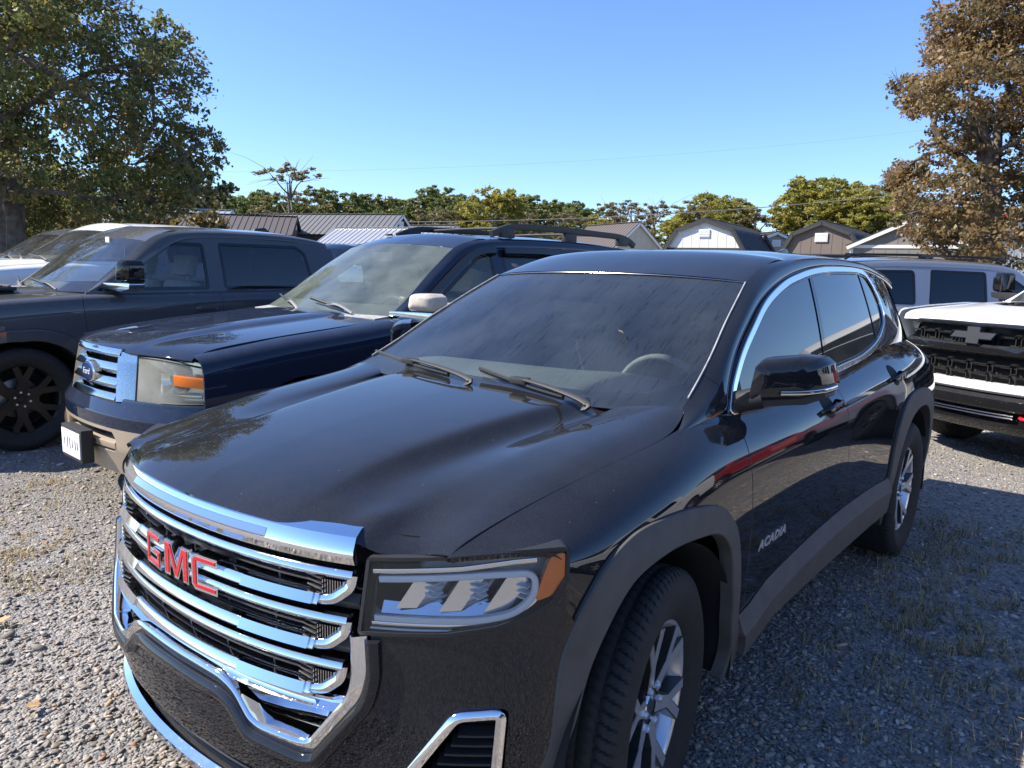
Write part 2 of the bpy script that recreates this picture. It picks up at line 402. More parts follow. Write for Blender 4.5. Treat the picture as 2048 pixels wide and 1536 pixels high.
def sheet(name, S, mat, parent=None, fl=.012, roll=.0015, both=None, off_=0.0):
    """panel object from a sheet; both: also make its mirror image with name both"""
    if off_: S = off(S, off_)
    if fl: S = flange(S, fl, roll)
    me = mesh_np(name, S['V'], S['T'], S['N'], [mat])
    o = link(name, me, parent)
    if both: link(name if both is True else both, me, parent, scale=(1, -1, 1))
    return o
# ---- 2D fields
def psdf(P, poly):
    """signed distance to a closed polygon, positive inside"""
    P = np.asarray(P, float); poly = np.asarray(poly, float); n = len(poly)
    d = np.full(len(P), 1e9); ins = np.zeros(len(P), bool)
    for i in range(n):
        a, b = poly[i], poly[(i+1) % n]; ab = b-a; ap = P-a
        h = np.clip((ap@ab)/(ab@ab+1e-15), 0, 1); q = ap-h[:, None]*ab
        d = np.minimum(d, (q*q).sum(1))
        cond = (a[1] > P[:, 1]) != (b[1] > P[:, 1])
        with np.errstate(divide='ignore', invalid='ignore'):
            xx = (b[0]-a[0])*(P[:, 1]-a[1])/(b[1]-a[1]+1e-18)+a[0]
        ins ^= cond & (P[:, 0] < xx)
    return np.where(ins, 1, -1)*np.sqrt(d)
def rpoly(pts, r=.03, n=6):
    """round the corners of a polygon; r a number or list"""
    pts = np.asarray(pts, float); k = len(pts); r = np.broadcast_to(np.asarray(r, float), (k,)); out = []
    for i in range(k):
        p, a, b = pts[i], pts[i-1], pts[(i+1) % k]
        da, db = a-p, b-p; la, lb = np.linalg.norm(da), np.linalg.norm(db); da /= la; db /= lb
        if r[i] <= 0: out.append(p); continue
        ang = math.acos(np.clip(da@db, -1, 1)); t = min(r[i]/math.tan(ang/2), .48*la, .48*lb)
        p0, p1 = p+da*t, p+db*t
        for j in range(n+1):
            s = j/n; out.append((1-s)**2*p0+2*s*(1-s)*p+s*s*p1)
    return np.array(out)
def smooth_poly(pts, n=80):
    """closed smooth outline through points (Catmull-Rom)"""
    p = np.asarray(pts, float); k = len(p); out = []; m = max(2, n//k)
    for i in range(k):
        a, b, c_, d = p[i-1], p[i], p[(i+1) % k], p[(i+2) % k]
        for j in range(m):
            t = j/m; out.append(.5*((2*b)+(c_-a)*t+(2*a-5*b+4*c_-d)*t*t+(3*b-a-3*c_+d)*t**3))
    return np.array(out)
# ---- sweep of a closed profile along a 3D path
def sweep(path, prof, outw, up=None, closed=False, taper=None):
    """prof points (o, u): o along the outward vector, u along up"""
    P = np.asarray(path, float); n = len(P); prof = np.asarray(prof, float); k = len(prof)
    O = np.broadcast_to(np.asarray(outw, float), (n, 3)).copy(); O /= np.linalg.norm(O, axis=1)[:, None]
    if up is None:
        T = np.gradient(P, axis=0)
        if closed: T = np.roll(P, -1, 0)-np.roll(P, 1, 0)
        T /= np.linalg.norm(T, axis=1)[:, None]+1e-12; Uv = np.cross(T, O)
    else: Uv = np.broadcast_to(np.asarray(up, float), (n, 3))
    sc = np.ones(n) if taper is None else np.asarray(taper)
    V = P[:, None]+(prof[None, :, 0, None]*O[:, None]+prof[None, :, 1, None]*Uv[:, None])*sc[:, None, None]
    rg = range(n if closed else n-1)
    F = [(i*k+j, ((i+1) % n)*k+j, ((i+1) % n)*k+(j+1) % k, i*k+(j+1) % k) for i in rg for j in range(k)]
    if not closed: F += [tuple(range(k)), tuple(range((n-1)*k, n*k))[::-1]]
    return V.reshape(-1, 3), F
def rrect(w, h, r=.004, n=3, o0=0.0):
    """rounded rectangle profile, o from o0 to o0+w, u from -h/2 to h/2"""
    return rpoly([(o0, -h/2), (o0+w, -h/2), (o0+w, h/2), (o0, h/2)], r, n)
def text_mesh(name, body, size, depth, mat, shear=0.0, bevel=0.0, space=1.0, align='CENTER', bold=0.0):
    cu = bpy.data.curves.new(name, 'FONT'); cu.body = body; cu.size = size; cu.extrude = depth; cu.shear = shear; cu.bevel_depth = bevel
    cu.space_character = space; cu.offset = bold; cu.align_x = align; cu.align_y = 'CENTER'; cu.resolution_u = 3
    o = bpy.data.objects.new(name, cu); COL.objects.link(o)
    bpy.context.view_layer.update()
    me = bpy.data.meshes.new_from_object(o.evaluated_get(bpy.context.evaluated_depsgraph_get()))
    bpy.data.objects.remove(o); bpy.data.curves.remove(cu)
    me.materials.clear(); me.materials.append(mat); me.name = name
    return me
def basis(o, u):
    """rotation whose local z is o and local y is u: for lettering on a face"""
    z = Vector(o).normalized(); y = Vector(u); y = (y-z*y.dot(z)).normalized(); x = y.cross(z)
    return Matrix(((x.x, y.x, z.x), (x.y, y.y, z.y), (x.z, y.z, z.z)))
def place(o, loc, R):
    o.matrix_local = Matrix.Translation(loc)@R.to_4x4(); return o

# ------------------------------------------------------------------ wheels
def tyre_mesh(R, W, rr, name='tyre', seg=280, blocks=84, sip=.0065):
    w = W/2
    prof = curve([(rr-.004, -w*.72), (rr+.012, -w*.84), (rr+(R-rr)*.45, -w*1.02), (R-.030, -w*.97), (R-.010, -w*.86), (R-.001, -w*.62), (R, 0), (R-.001, w*.62), (R-.010, w*.86), (R-.030, w*.97), (rr+(R-rr)*.45, w*1.02), (rr+.012, w*.84), (rr-.004, w*.72)], 74)
    a = np.arange(seg)*2*np.pi/seg
    r = np.repeat(prof[:, 0][:, None], seg, 1); h = np.repeat(prof[:, 1][:, None], seg, 1)
    t = np.abs(h)/w; tread = np.clip((prof[:, 0][:, None]-(R-.035))/.02, 0, 1)
    groove = np.zeros_like(r)
    for g0 in (-.52, -.17, .17, .52): groove = np.maximum(groove, np.exp(-((h/w-g0)/.035)**2))
    ph = (a[None, :]*blocks/(2*np.pi)+h/w*1.3*np.sign(h)) % 1.0
    lat = np.where(np.abs(ph-.5) < .10, 1.0, 0.0)*np.where(t > .55, 1.0, .55)
    r = r-tread*(groove*.009+lat*sip*(1-groove))
    # moulded rings on the sidewall
    r = r
    ring = np.exp(-((prof[:, 0]-(rr+(R-rr)*.66))/.004)**2)*.0016
    h = h+np.sign(h)*ring[:, None]*(t > .8)
    X, Z = r*np.cos(a), r*np.sin(a); V = np.stack([X, h, Z], -1).reshape(-1, 3)
    m = len(prof); i = np.arange(m-1)[:, None]; j = np.arange(seg)[None, :]
    Q = np.stack([i*seg+j, (i+1)*seg+j, (i+1)*seg+(j+1) % seg, i*seg+(j+1) % seg], -1).reshape(-1, 4)
    me = mesh_np(name, V, Q, None, [M['rubber']]); me.polygons.foreach_set('use_smooth', np.ones(len(me.polygons), bool)); me.set_sharp_from_angle(angle=math.radians(38))
    return me
def make_wheel(R, W, rr, bars, nsp, face='machined', back='wheel_dark', yface=.0, nuts=6, name='wheel', dish=.03, lipmat=None, capmat=None, seg=280):
    root = empty(name); w = W/2; yf = w*.80+yface
    link('tyre', tyre_mesh(R, W, rr, seg=seg), root)
    rim = MB(); rim.lathe([(rr+.004, -w*.74), (rr-.012, -w*.70), (rr-.03, -w*.3), (rr-.03, w*.35), (rr-.016, w*.68), (rr-.008, w*.745), (rr+.003, w*.76), (rr+.006, w*.72)], 72)
    ro = rim.build('rim', M[lipmat or back], root, 40)
    sp = MB(); fc = MB()
    def bar(p0, p1, w0, w1, ang, y0, y1, th, mb, lift=0.0, inset=0.0):
        c, s = math.cos(ang), math.sin(ang); Rm = np.array([[c, 0, -s], [0, 1, 0], [s, 0, c]])
        p0 = np.array(p0); p1 = np.array(p1); d = p1-p0; d /= np.linalg.norm(d); n = np.array([-d[1], d[0]])
        q = [p0-n*(w0/2-inset), p1-n*(w1/2-inset), p1+n*(w1/2-inset), p0+n*(w0/2-inset)]; ys = [y0, y1, y1, y0]
        V = [(a[0], y+lift, a[1]) for a, y in zip(q, ys)]+[(a[0], y-th, a[1]) for a, y in zip(q, ys)]
        mb.add(np.array(V)@Rm.T, [(0, 1, 2, 3), (7, 6, 5, 4), (0, 4, 5, 1), (1, 5, 6, 2), (2, 6, 7, 3), (3, 7, 4, 0)])
    yr = lambda r_: yf-dish*(1-min(1, r_/rr))
    for k in range(nsp):
        ang = k*2*math.pi/nsp+.25
        for (r0, a0, w0), (r1, a1, w1) in bars:
            p0 = (r0*math.cos(a0), r0*math.sin(a0)); p1 = (r1*math.cos(a1), r1*math.sin(a1))
            bar(p0, p1, w0, w1, ang, yr(r0), yr(r1), .035, sp)
            bar(p0, p1, w0, w1, ang, yr(r0), yr(r1), .001, fc, lift=.002, inset=.004)
    sp.lathe([(0.0, yr(0)-.006), (.045, yr(.05)-.004), (.075, yr(.07)-.006), (.078, yr(.07)-.04), (.06, -.02), (0, -.02)], 36)
    sp.build('spokes', M[back], root, 30); fc.build('spoke_faces', M[face], root, 30)
    hub = MB(); hub.lathe([(0, yr(0)+.006), (.026, yr(0)+.005), (.031, yr(0)-.001), (.031, yr(0)-.02)], 32)
    hub.build('centre_cap', M[capmat or back], root, 30)
    nm = MB().lathe([(0, .014), (.008, .013), (.0105, .006), (.0105, -.02)], 6).mesh('lug_nut', M['machined'], 20)
    for k in range(nuts):
        a = k*2*math.pi/nuts; link('lug_nut', nm, root, (.057*math.cos(a), yr(.057), .057*math.sin(a)))
    dk = MB(); dk.lathe([(0, -.03), (.15, -.03), (.158, -.026), (.158, -.012), (.15, -.008), (0, -.008)], 48); dk.build('brake_disc', M['disc'], root, 30)
    bk = MB(); bk.lathe([(0, -w*.5), (rr-.03, -w*.5), (rr-.03, -w*.45), (0, -w*.45)], 32); bk.build('wheel_backing', M['liner'], root, 30)
    return root
def put_wheels(root, proto, xs, y, R, steer=0.0, first=[True]):
    out = []
    for i, x in enumerate(xs):
        for s in (1, -1):
            w = copy_tree(proto, root); w.location = (x, s*y, R); rz = (0 if s > 0 else math.pi)+(steer if i == 0 else 0)
            w.rotation_euler = (0, random.uniform(0, 6.28), 0); w.rotation_mode = 'ZYX' if False else 'XYZ'
            w.rotation_euler = (0, random.uniform(0, 6.28), rz); out.append(w)
    for ch in list(proto.children): bpy.data.objects.remove(ch)
    bpy.data.objects.remove(proto)
    return out

# ------------------------------------------------------------------ the black SUV
HERO = empty('suv')
tag(HERO, 'black mid-size SUV with chrome grille, red-lettered badge and grey wheel-arch cladding', 'SUV')
GAP = .0028
# side body: from bonnet shut line / belt line down to the sill, nose to tail centre
def rows(x, ys, zs): return [(x, y, z) for y, z in zip(ys, zs)]
SN = [
 [(.612,.722,.925),(.545,.79,.932),(.468,.850,.936),(.418,.889,.915),(.422,.899,.86),(.446,.891,.77),(.485,.872,.66),(.50,.868,.55),(.50,.864,.42),(.50,.85,.28)],
 [(.50,.735,.962),(.45,.80,.955),(.39,.855,.945),(.345,.893,.915),(.33,.915,.86),(.34,.930,.77),(.36,.932,.66),(.365,.932,.55),(.365,.925,.42),(.365,.905,.28)],
 [(.30,.757,1.003),(.27,.815,.99),(.225,.866,.965),(.19,.900,.925),(.18,.922,.86),(.18,.936,.77),(.18,.942,.66),(.18,.942,.55),(.18,.93,.42),(.18,.91,.28)],
 [(.02,.782,1.04),(.015,.832,1.022),(0,.876,.99),(0,.908,.94),(0,.928,.87),(0,.940,.77),(0,.944,.66),(0,.944,.55),(0,.932,.42),(0,.91,.28)],
 [(-.2,.795,1.06),(-.2,.838,1.042),(-.2,.878,1.01),(-.2,.908,.955),(-.2,.925,.88),(-.2,.936,.77),(-.2,.94,.66),(-.2,.938,.55),(-.2,.93,.42),(-.2,.91,.28)],
 [(-.4,.785,1.095),(-.4,.826,1.07),(-.4,.868,1.028),(-.4,.902,.965),(-.4,.920,.885),(-.4,.928,.77),(-.4,.93,.66),(-.4,.93,.55),(-.4,.925,.42),(-.4,.905,.28)],
 rows(-.6, [.800,.835,.872,.902,.917,.920,.918,.918,.912,.89], [1.078,1.058,1.02,.96,.885,.77,.66,.55,.42,.28]),
 rows(-1., [.800,.838,.876,.905,.919,.919,.914,.912,.905,.885], [1.075,1.056,1.02,.965,.885,.77,.66,.55,.42,.28]),
 rows(-1.6, [.790,.832,.874,.905,.921,.921,.915,.912,.905,.885], [1.10,1.08,1.042,.985,.90,.78,.66,.55,.42,.28]),
 rows(-2.2, [.782,.828,.876,.910,.928,.930,.925,.92,.91,.89], [1.135,1.112,1.07,1.01,.92,.80,.67,.55,.42,.28]),
 rows(-2.6, [.775,.826,.880,.918,.940,.945,.943,.938,.925,.90], [1.165,1.138,1.092,1.03,.94,.81,.67,.55,.42,.28]),
 rows(-2.95, [.77,.824,.882,.922,.945,.950,.947,.94,.925,.90], [1.17,1.142,1.095,1.03,.94,.81,.67,.55,.42,.28]),
 rows(-3.3, [.755,.81,.865,.905,.93,.938,.935,.93,.915,.89], [1.165,1.138,1.09,1.03,.94,.81,.67,.55,.42,.30]),
 rows(-3.6, [.71,.765,.82,.86,.888,.90,.90,.895,.88,.85], [1.15,1.125,1.08,1.02,.93,.81,.67,.55,.42,.32]),
 rows(-3.84, [.58,.63,.68,.725,.76,.785,.79,.78,.76,.73], [1.13,1.11,1.07,1.01,.93,.81,.67,.55,.42,.34]),
 rows(-3.93, [.32,.34,.36,.38,.40,.42,.42,.42,.40,.38], [1.12,1.10,1.06,1.0,.92,.81,.67,.55,.42,.34]),
 rows(-3.95, [0]*10, [1.12,1.10,1.06,1.0,.92,.81,.67,.55,.42,.34]),
]
HS = surf(SN, 430, 130)
X, Y, Z = HS['V'].T
if HS['N'][(np.abs(X+1.5) < .1)].mean(0)[1] < 0: HS = surf(SN, 430, 130, flip=True)
def XZ(S): return S['V'][:, [0, 2]]
arch_f = smooth_poly([(.47,.30),(.452,.52),(.425,.72),(.33,.845),(.19,.898),(.03,.908),(-.13,.898),(-.28,.868),(-.372,.81),(-.42,.74),(-.452,.62),(-.468,.48),(-.50,.30),(0,.1)], 140)
open_f = smooth_poly([(.43,.28),(.395,.55),(.338,.70),(.225,.80),(.04,.833),(-.14,.824),(-.275,.797),(-.357,.73),(-.392,.62),(-.415,.50),(-.425,.28),(0,.05)], 140)
def rear_arch(p, cx=-2.857):
    q = p.copy(); q[:, 0] = -(q[:, 0])*1.0+cx; q[:, 1] = .02+q[:, 1]; return q
arch_r = smooth_poly([(-2.857+.475,.30),(-2.857+.49,.60),(-2.857+.455,.755),(-2.857+.37,.865),(-2.857+.24,.925),(-2.857+.08,.94),(-2.857-.12,.93),(-2.857-.3,.885),(-2.857-.42,.78),(-2.857-.47,.62),(-2.857-.49,.42),(-2.857-.49,.25),(-2.857,.05)], 140)
open_r = smooth_poly([(-2.857+.42,.28),(-2.857+.40,.55),(-2.857+.34,.69),(-2.857+.22,.80),(-2.857+.05,.845),(-2.857-.14,.838),(-2.857-.28,.78),(-2.857-.365,.68),(-2.857-.405,.55),(-2.857-.42,.28),(-2.857,.05)], 140)
sill_x = np.array([-4.2,-3.4,-3.25,-2.6,-2.42,-2.30,-2.15,-2.02,-1.60,-1.27,-1.02,-.82,-.74,-.68,-.60,-.46,.6]); sill_z = np.array([.46,.46,.50,.56,.545,.540,.546,.550,.552,.540,.525,.511,.503,.490,.470,.462,.44])
sill = lambda x: np.interp(x, sill_x[:], sill_z)
cutA = lambda z: np.interp(z, [.3,.45,.6,.75,.87,.95,1.02,1.06,1.10], [-.535,-.54,-.55,-.555,-.555,-.556,-.572,-.60,-.66])
cutB = lambda z: np.interp(z, [.3,.55,.75,.9,1.0,1.06,1.12], [-1.645,-1.632,-1.612,-1.60,-1.595,-1.60,-1.64])
cutC = lambda z: np.interp(z, [.3,.55,.75,.88,.95,1.0,1.06,1.12,1.2], [-2.36,-2.40,-2.46,-2.58,-2.66,-2.70,-2.72,-2.66,-2.55])
S = HS
f_front = lambda S: S['V'][:, 0]-cutA(S['V'][:, 2])
def K(S, *fs):
    for f in fs: S = clip(S, f(S))
    return S
outside = lambda poly, d=0.0: (lambda S: -psdf(XZ(S), poly)-d)
inside = lambda poly, d=0.0: (lambda S: psdf(XZ(S), poly)-d)
above_sill = lambda S: S['V'][:, 2]-sill(S['V'][:, 0])-GAP/2
body = K(HS, above_sill, outside(open_f, .02), outside(open_r, .02))
seam_b = lambda S: S['V'][:, 2]-np.interp(S['V'][:, 0], [.33, .345, .36, .385, .43], [0, 0, .715, .735, .80])-GAP
hood_edge = lambda S: np.interp(S['V'][:, 0], [-.42, -.39, -.36, -.30], [.0, .0, .0, .0])+1
fender = K(body, lambda S: f_front(S)-GAP, seam_b)
sheet('fender', fender, M['hero_black'], HERO, both=True)
dA = K(body, lambda S: -f_front(S)-GAP, lambda S: S['V'][:, 0]-cutB(S['V'][:, 2])-GAP)
dB = K(body, lambda S: cutB(S['V'][:, 2])-S['V'][:, 0]-GAP, lambda S: S['V'][:, 0]-cutC(S['V'][:, 2])-GAP)
dQ = K(body, lambda S: cutC(S['V'][:, 2])-S['V'][:, 0]-GAP)
def pair(name, S, mat, parent=HERO, **kw):
    a = sheet(name, S, mat, parent, **kw); b = link(name, a.data, parent, scale=(1, -1, 1)); return [a, b]
doorA = pair('door', dA, M['hero_black']); doorB = pair('door', dB, M['hero_black'])
sheet('quarter_panel', dQ, M['hero_black'], HERO, both=True)
# grey cladding: sill and wheel arches
sl = K(HS, lambda S: sill(S['V'][:, 0])-S['V'][:, 2], lambda S: S['V'][:, 2]-.325, lambda S: S['V'][:, 0]+2.40, lambda S: -.50-S['V'][:, 0], outside(arch_f, .0), outside(arch_r, .0))
slx = lambda S: (sill(S['V'][:, 0])-S['V'][:, 2])
su = K(sl, lambda S: .058-slx(S)); w_ = np.clip(slx(su)/.058, 0, 1)[:, None]; su['V'] = su['V']+su['N']*(.004+.030*w_); nn = su['N']+np.array([0, 0, .52]); su['N'] = nn/np.linalg.norm(nn, axis=1)[:, None]
sw = K(sl, lambda S: slx(S)-.058, lambda S: S['V'][:, 2]-np.interp(S['V'][:, 0], [-2.4,-.8,-.6,-.5], [.372,.372,.335,.325])); sw['V'] = sw['V']+sw['N']*.034
sheet('sill_cladding', join(su, sw), M['grey_clad'], HERO, fl=.025, roll=.002, both=True)
ca = K(HS, inside(arch_f), outside(open_f), lambda S: S['V'][:, 2]-.27)
sheet('arch_cladding', ca, M['grey_clad'], HERO, fl=.035, roll=.006, both=True, off_=.013)
cr = K(HS, inside(arch_r), outside(open_r), lambda S: S['V'][:, 2]-.27)
sheet('arch_cladding', cr, M['grey_clad'], HERO, fl=.055, roll=.006, both=True, off_=.013)
rb = K(HS, lambda S: sill(S['V'][:, 0])-S['V'][:, 2], lambda S: -3.25-S['V'][:, 0], outside(arch_r, .0))
sheet('bumper_cladding', rb, M['grey_clad'], HERO, fl=.03, roll=.004, both=True, off_=.006)
# wheel-well liners and floor pan
for cx in (0.0, -2.857):
    for s in (1, -1):
        b = MB(); a = np.linspace(-.18, math.pi+.18, 40); prof = [(cx+.46*math.cos(t), .36+.465*math.sin(t)) for t in a]
        V = np.array([(p[0], s*yy, p[1]) for p in prof for yy in (.50, .925)])
        b.add(V, [(2*i, 2*i+1, 2*i+3, 2*i+2) for i in range(len(prof)-1)])
        b.add([(p[0], s*.50, p[1]) for p in prof]+[(cx, s*.50, .36)], [(i, i+1, len(prof)) for i in range(len(prof)-1)])
        b.build('wheel_liner', M['liner'], HERO, 40)
MB().box((-1.45, 0, .30), (4.3, 1.2, .14)).box((-1.43, 0, .33), (1.85, 1.72, .10)).build('floor_pan', M['matte_black'], HERO)
# ---- front fascia
def xc(z): return np.interp(z, [.20,.24,.28,.36,.45,.55,.65,.76,.86,.94,1.0], [.74,.785,.81,.838,.842,.832,.822,.814,.803,.786,.76])
def drop(y): y = np.abs(y); return .26*y**2+.25*y**4
def xg(y, z): return xc(z)-drop(y)
GZ = [.20,.24,.28,.36,.45,.55,.65,.76,.86,.94]; GY = [0,.12,.25,.36,.46,.56,.65,.73,.80,.86,.895]
GN = []
for y in GY: GN.append([(xg(y, z), y*(1-.02*max(0, .3-z)*10*(y > .5)), z) for z in GZ])
GN.append([(.40-.02*max(0, .28-z)*10, .918-.1*max(0, .28-z), z) for z in GZ]); GN.append([(.33, .932-.12*max(0, .28-z)-(.02 if z > .9 else 0), z) for z in GZ])
GS = surf(GN, 260, 170)
if GS['N'][:1000].mean(0)[0] < 0: GS = surf(GN, 260, 170, flip=True)
YZ = lambda S: S['V'][:, [1, 2]]
mir = lambda p: [(-a, b) for a, b in p[::-1]]
sur = [(0,.505),(.20,.50),(.30,.435),(.47,.425),(.585,.595),(.59,.70),(.565,.80),(.565,1.2),(0,1.2)]
surp = rpoly([(-.1,.505)]+sur[1:-1]+[(-.1,1.2)], [0,.03,.03,.03,.05,.04,0,0,0])
hl_low = lambda y: np.interp(y, [.5,.55,.72,.80,.848,.880,.899,.92], [.736,.739,.749,.767,.789,.819,.868,.90])
fogp = rpoly([(.545,.22),(.740,.585),(.832,.595),(.83,.22)], [.0,.02,.02,0])
fogi = rpoly([(.605,.22),(.768,.545),(.808,.552),(.803,.22)], [.0,.012,.012,0])
sy = lambda poly, d=0.0: (lambda S: -psdf(YZ(S), poly)-d)
iy = lambda poly, d=0.0: (lambda S: psdf(YZ(S), poly)-d)
seam_x = lambda S: S['V'][:, 0]-np.interp(S['V'][:, 2], [.2,.60,.715,.735,.80,.9], [.36,.36,.36,.385,.43,.43])
bump = K(GS, sy(surp), lambda S: hl_low(S['V'][:, 1])-S['V'][:, 2]-GAP, sy(fogp), seam_x, lambda S: S['V'][:, 2]-np.interp(S['V'][:, 1], [0,.45,.60,.70], [.352,.350,.335,.285]), outside(arch_f, -.01))
bob = sheet('front_bumper', bump, M['hero_black'], HERO, fl=.02)
bo2 = link('front_bumper', bob.data, HERO, scale=(1, -1, 1))
# chrome skid strip and black lip under the bumper
ys = np.linspace(-.66, .66, 60)
def fpath(ys, z, d=0.0):
    z = np.broadcast_to(z, ys.shape); x = xg(ys, z)+d; P = np.stack([x, ys, z], 1)
    e = 1e-3; dx = -(xg(ys+e, z)-xg(ys-e, z))/(2*e); O = np.stack([np.ones_like(ys), dx, 0*ys], 1); O /= np.linalg.norm(O, axis=1)[:, None]
    return P, O
UP = (0, 0, 1)
P, O = fpath(ys, .268, .018); b = MB(); b.add(*sweep(P, [(-.05,-.030),(.000,-.026),(.012,-.014),(.009,.002),(-.008,.016),(-.05,.020)], O, UP)); b.build('skid_strip', M['chrome'], HERO, 30)
ys2 = np.linspace(-.86, .86, 80); P, O = fpath(ys2, .315, -.045); b = MB(); b.add(*sweep(P, [(-.06,-.09),(-.03,-.085),(.0,-.03),(.008,-.026),(.008,-.018),(-.004,-.014),(-.002,.008),(.008,.012),(.008,.020),(-.004,.026),(-.006,.045),(-.06,.05)], O, UP)); b.build('bumper_lip', M['black_plastic'], HERO, 30)
# lamp recess backing: dark box behind grille and lamps
bk = MB()
P, O = fpath(np.linspace(-.62, .62, 30), .70, -.09); V = np.vstack([P+[0, 0, dz] for dz in (-.30, .24)]); n = len(P)
bk.add(V, [(i, i+1, n+i+1, n+i) for i in range(n-1)]); bk.build('grille_backing', M['matte_black'], HERO, 40)
# chrome crown bar under the bonnet edge
ysb = np.linspace(-.533, .533, 90); P, O = fpath(ysb, .912)
endt = np.clip((.60-np.abs(ysb))/.06, .55, 1)
b = MB(); b.add(*sweep(P, [(-.05,-.030),(-.004,-.034),(.004,-.030),(.012,-.012),(.010,.004),(-.004,.030),(-.03,.042),(-.06,.042)], O, UP)); crown = b.build('crown_bar', M['chrome'], HERO, 25)
P, O = fpath(np.linspace(-.31, .31, 50), .921, .004); b = MB(); b.add(*sweep(P, [(.0,-.006),(.010,-.010),(.0115,-.006),(.002,.009),(-.004,.010)], O, UP)); b.build('crown_insert', M['dull_chrome'], crown, 25)
def rline(pts, r=.03, n=5):
    """open polyline with rounded corners"""
    pts = [np.array(p, float) for p in pts]; out = [pts[0]]
    for i in range(1, len(pts)-1):
        p, a, b_ = pts[i], pts[i-1], pts[i+1]; da, db = a-p, b_-p; la, lb = np.linalg.norm(da), np.linalg.norm(db)
        t = min(r, .45*la, .45*lb); p0, p1 = p+da/la*t, p+db/lb*t
        for j in range(n+1): s = j/n; out.append((1-s)**2*p0+2*s*(1-s)*p+s*s*p1)
    out.append(pts[-1]); return np.array(out)
def dens(pp, m=.02):
    out = [pp[0]]
    for a, b_ in zip(pp[:-1], pp[1:]):
        k = max(1, int(np.linalg.norm(b_-a)/m))
        for j in range(1, k+1): out.append(a+(b_-a)*j/k)
    return np.array(out)
# three C-shaped chrome grille bars: slim upper rail, broad lower rail, ribbed end
for i, zt in enumerate((.858, .757, .655)):
    ye = .530-.004*i
    gr = empty('grille_bar', parent=HERO)
    yy = np.linspace(-ye, ye, 80); P, O = fpath(yy, zt, -.012); b = MB(); b.add(*sweep(P, rpoly([(-.03,-.011),(.006,-.012),(.014,-.002),(.008,.011),(-.03,.012)], .004, 3), O, UP)); b.build('upper_rail', M['chrome'], gr, 35)
    zl = zt-.062; yl = ye-.07
    yy = np.linspace(-yl, yl, 80); P, O = fpath(yy, zl, -.012); b = MB(); b.add(*sweep(P, rpoly([(-.04,-.020),(.004,-.018),(.020,-.006),(.010,.014),(-.04,.020)], .003, 3), O, UP)); b.build('lower_rail', M['chrome'], gr, 30)
    for s in (1, -1):
        # bright facet on the outer third of the lower rail
        yy = s*np.linspace(.25, yl-.01, 30); P, O = fpath(yy, zl, -.006)
        b = MB(); b.add(*sweep(P, [(.0,-.004),(.019,-.005),(.008,.016),(-.01,.016)], O, UP)); b.build('rail_facet', M['chrome'], gr, 20)
        # curved end joining the rails
        cz = (zt+zl)/2; pe = dens(rline([(yl-.004, zl), (yl+.030, zl+.004), (yl+.066, zl+.036), (yl+.069, zt+.002)], .016), .006); yy = s*pe[:, 0]; zz = pe[:, 1]
        P, O = fpath(yy, zz, -.012); b = MB(); b.add(*sweep(P, rpoly([(-.03,-.014),(.006,-.012),(.012,0),(.006,.012),(-.03,.014)], .004, 3), O)); b.build('bar_end', M['chrome'], gr, 35)
        b = MB()
        for k in range(9):
            y0 = s*(yl+.006+k*.006); b.box((xg(y0, cz)-.010, y0, cz), (.012, .003, .034))
        b.build('end_ribs', M['dull_chrome'], gr)
        b = MB(); y0 = s*(yl-.018)
        b.box((xg(y0, cz)-.045, y0, cz), (.05, .045, .05))
        for k in range(4): b.box((xg(y0, cz)-.018, y0, cz-.018+k*.012), (.02, .05, .004))
        b.build('vent_block', M['black_plastic'], gr)
    # dark slats between the rails
    b = MB()
    for k in range(7):
        y0 = -.48+k*.16; b.box((xg(y0, zt)-.055, y0, (zt+zl)/2), (.05, .008, .06))
    yy = np.linspace(-ye, ye, 50); P, O = fpath(yy, zt-.03, -.06); b.add(*sweep(P, [(-.01,-.003),(.03,-.006),(.03,-.001),(-.01,.004)], O, UP))
    b.build('grille_mesh', M['black_plastic'], gr)
b = MB()
for z0 in (.815, .715): 
    yy = np.linspace(-.53, .53, 50); P, O = fpath(yy, z0-.02, -.05); b.add(*sweep(P, [(-.03,-.022),(.02,-.018),(.03,.0),(.02,.018),(-.03,.022)], O, UP))
b.build('grille_shelf', M['black_plastic'], HERO)
# chrome lower surround with painted outer bead
sc = [(0,.548),(.10,.548),(.19,.545),(.24,.53),(.295,.478),(.33,.466),(.44,.462),(.475,.468),(.558,.590),(.566,.640),(.558,.735)]
scur = rpoly(mir(sc[1:])+sc, .03, 5)
sl_ = np.array([[a, c_] for a, c_ in scur if True]); keepm = (sl_[:, 1] < .74)
def front_path(pp, d=0.0):
    pp = np.asarray(pp); return fpath(pp[:, 0], pp[:, 1], d)
lineS = dens(rline(mir(sc[1:])+sc, .025))
P, O = front_path(lineS, -.004); b = MB(); b.add(*sweep(P, rpoly([(-.03,-.014),(.010,-.020),(.016,-.012),(.004,.018),(-.03,.020)], .003, 3), O)); b.build('grille_surround', M['chrome'], HERO, 30)
so = [(0,.512),(.19,.508),(.235,.495),(.295,.440),(.45,.425),(.485,.435),(.588,.585),(.598,.650),(.590,.728)]
lineO = dens(rline(mir(so[1:])+so, .025)); P, O = front_path(lineO, -.004); b = MB(); b.add(*sweep(P, rpoly([(-.02,-.014),(.012,-.022),(.020,-.008),(.016,.010),(-.02,.018)], .006, 4), O)); b.build('bumper_bead', M['hero_black'], HERO, 40)
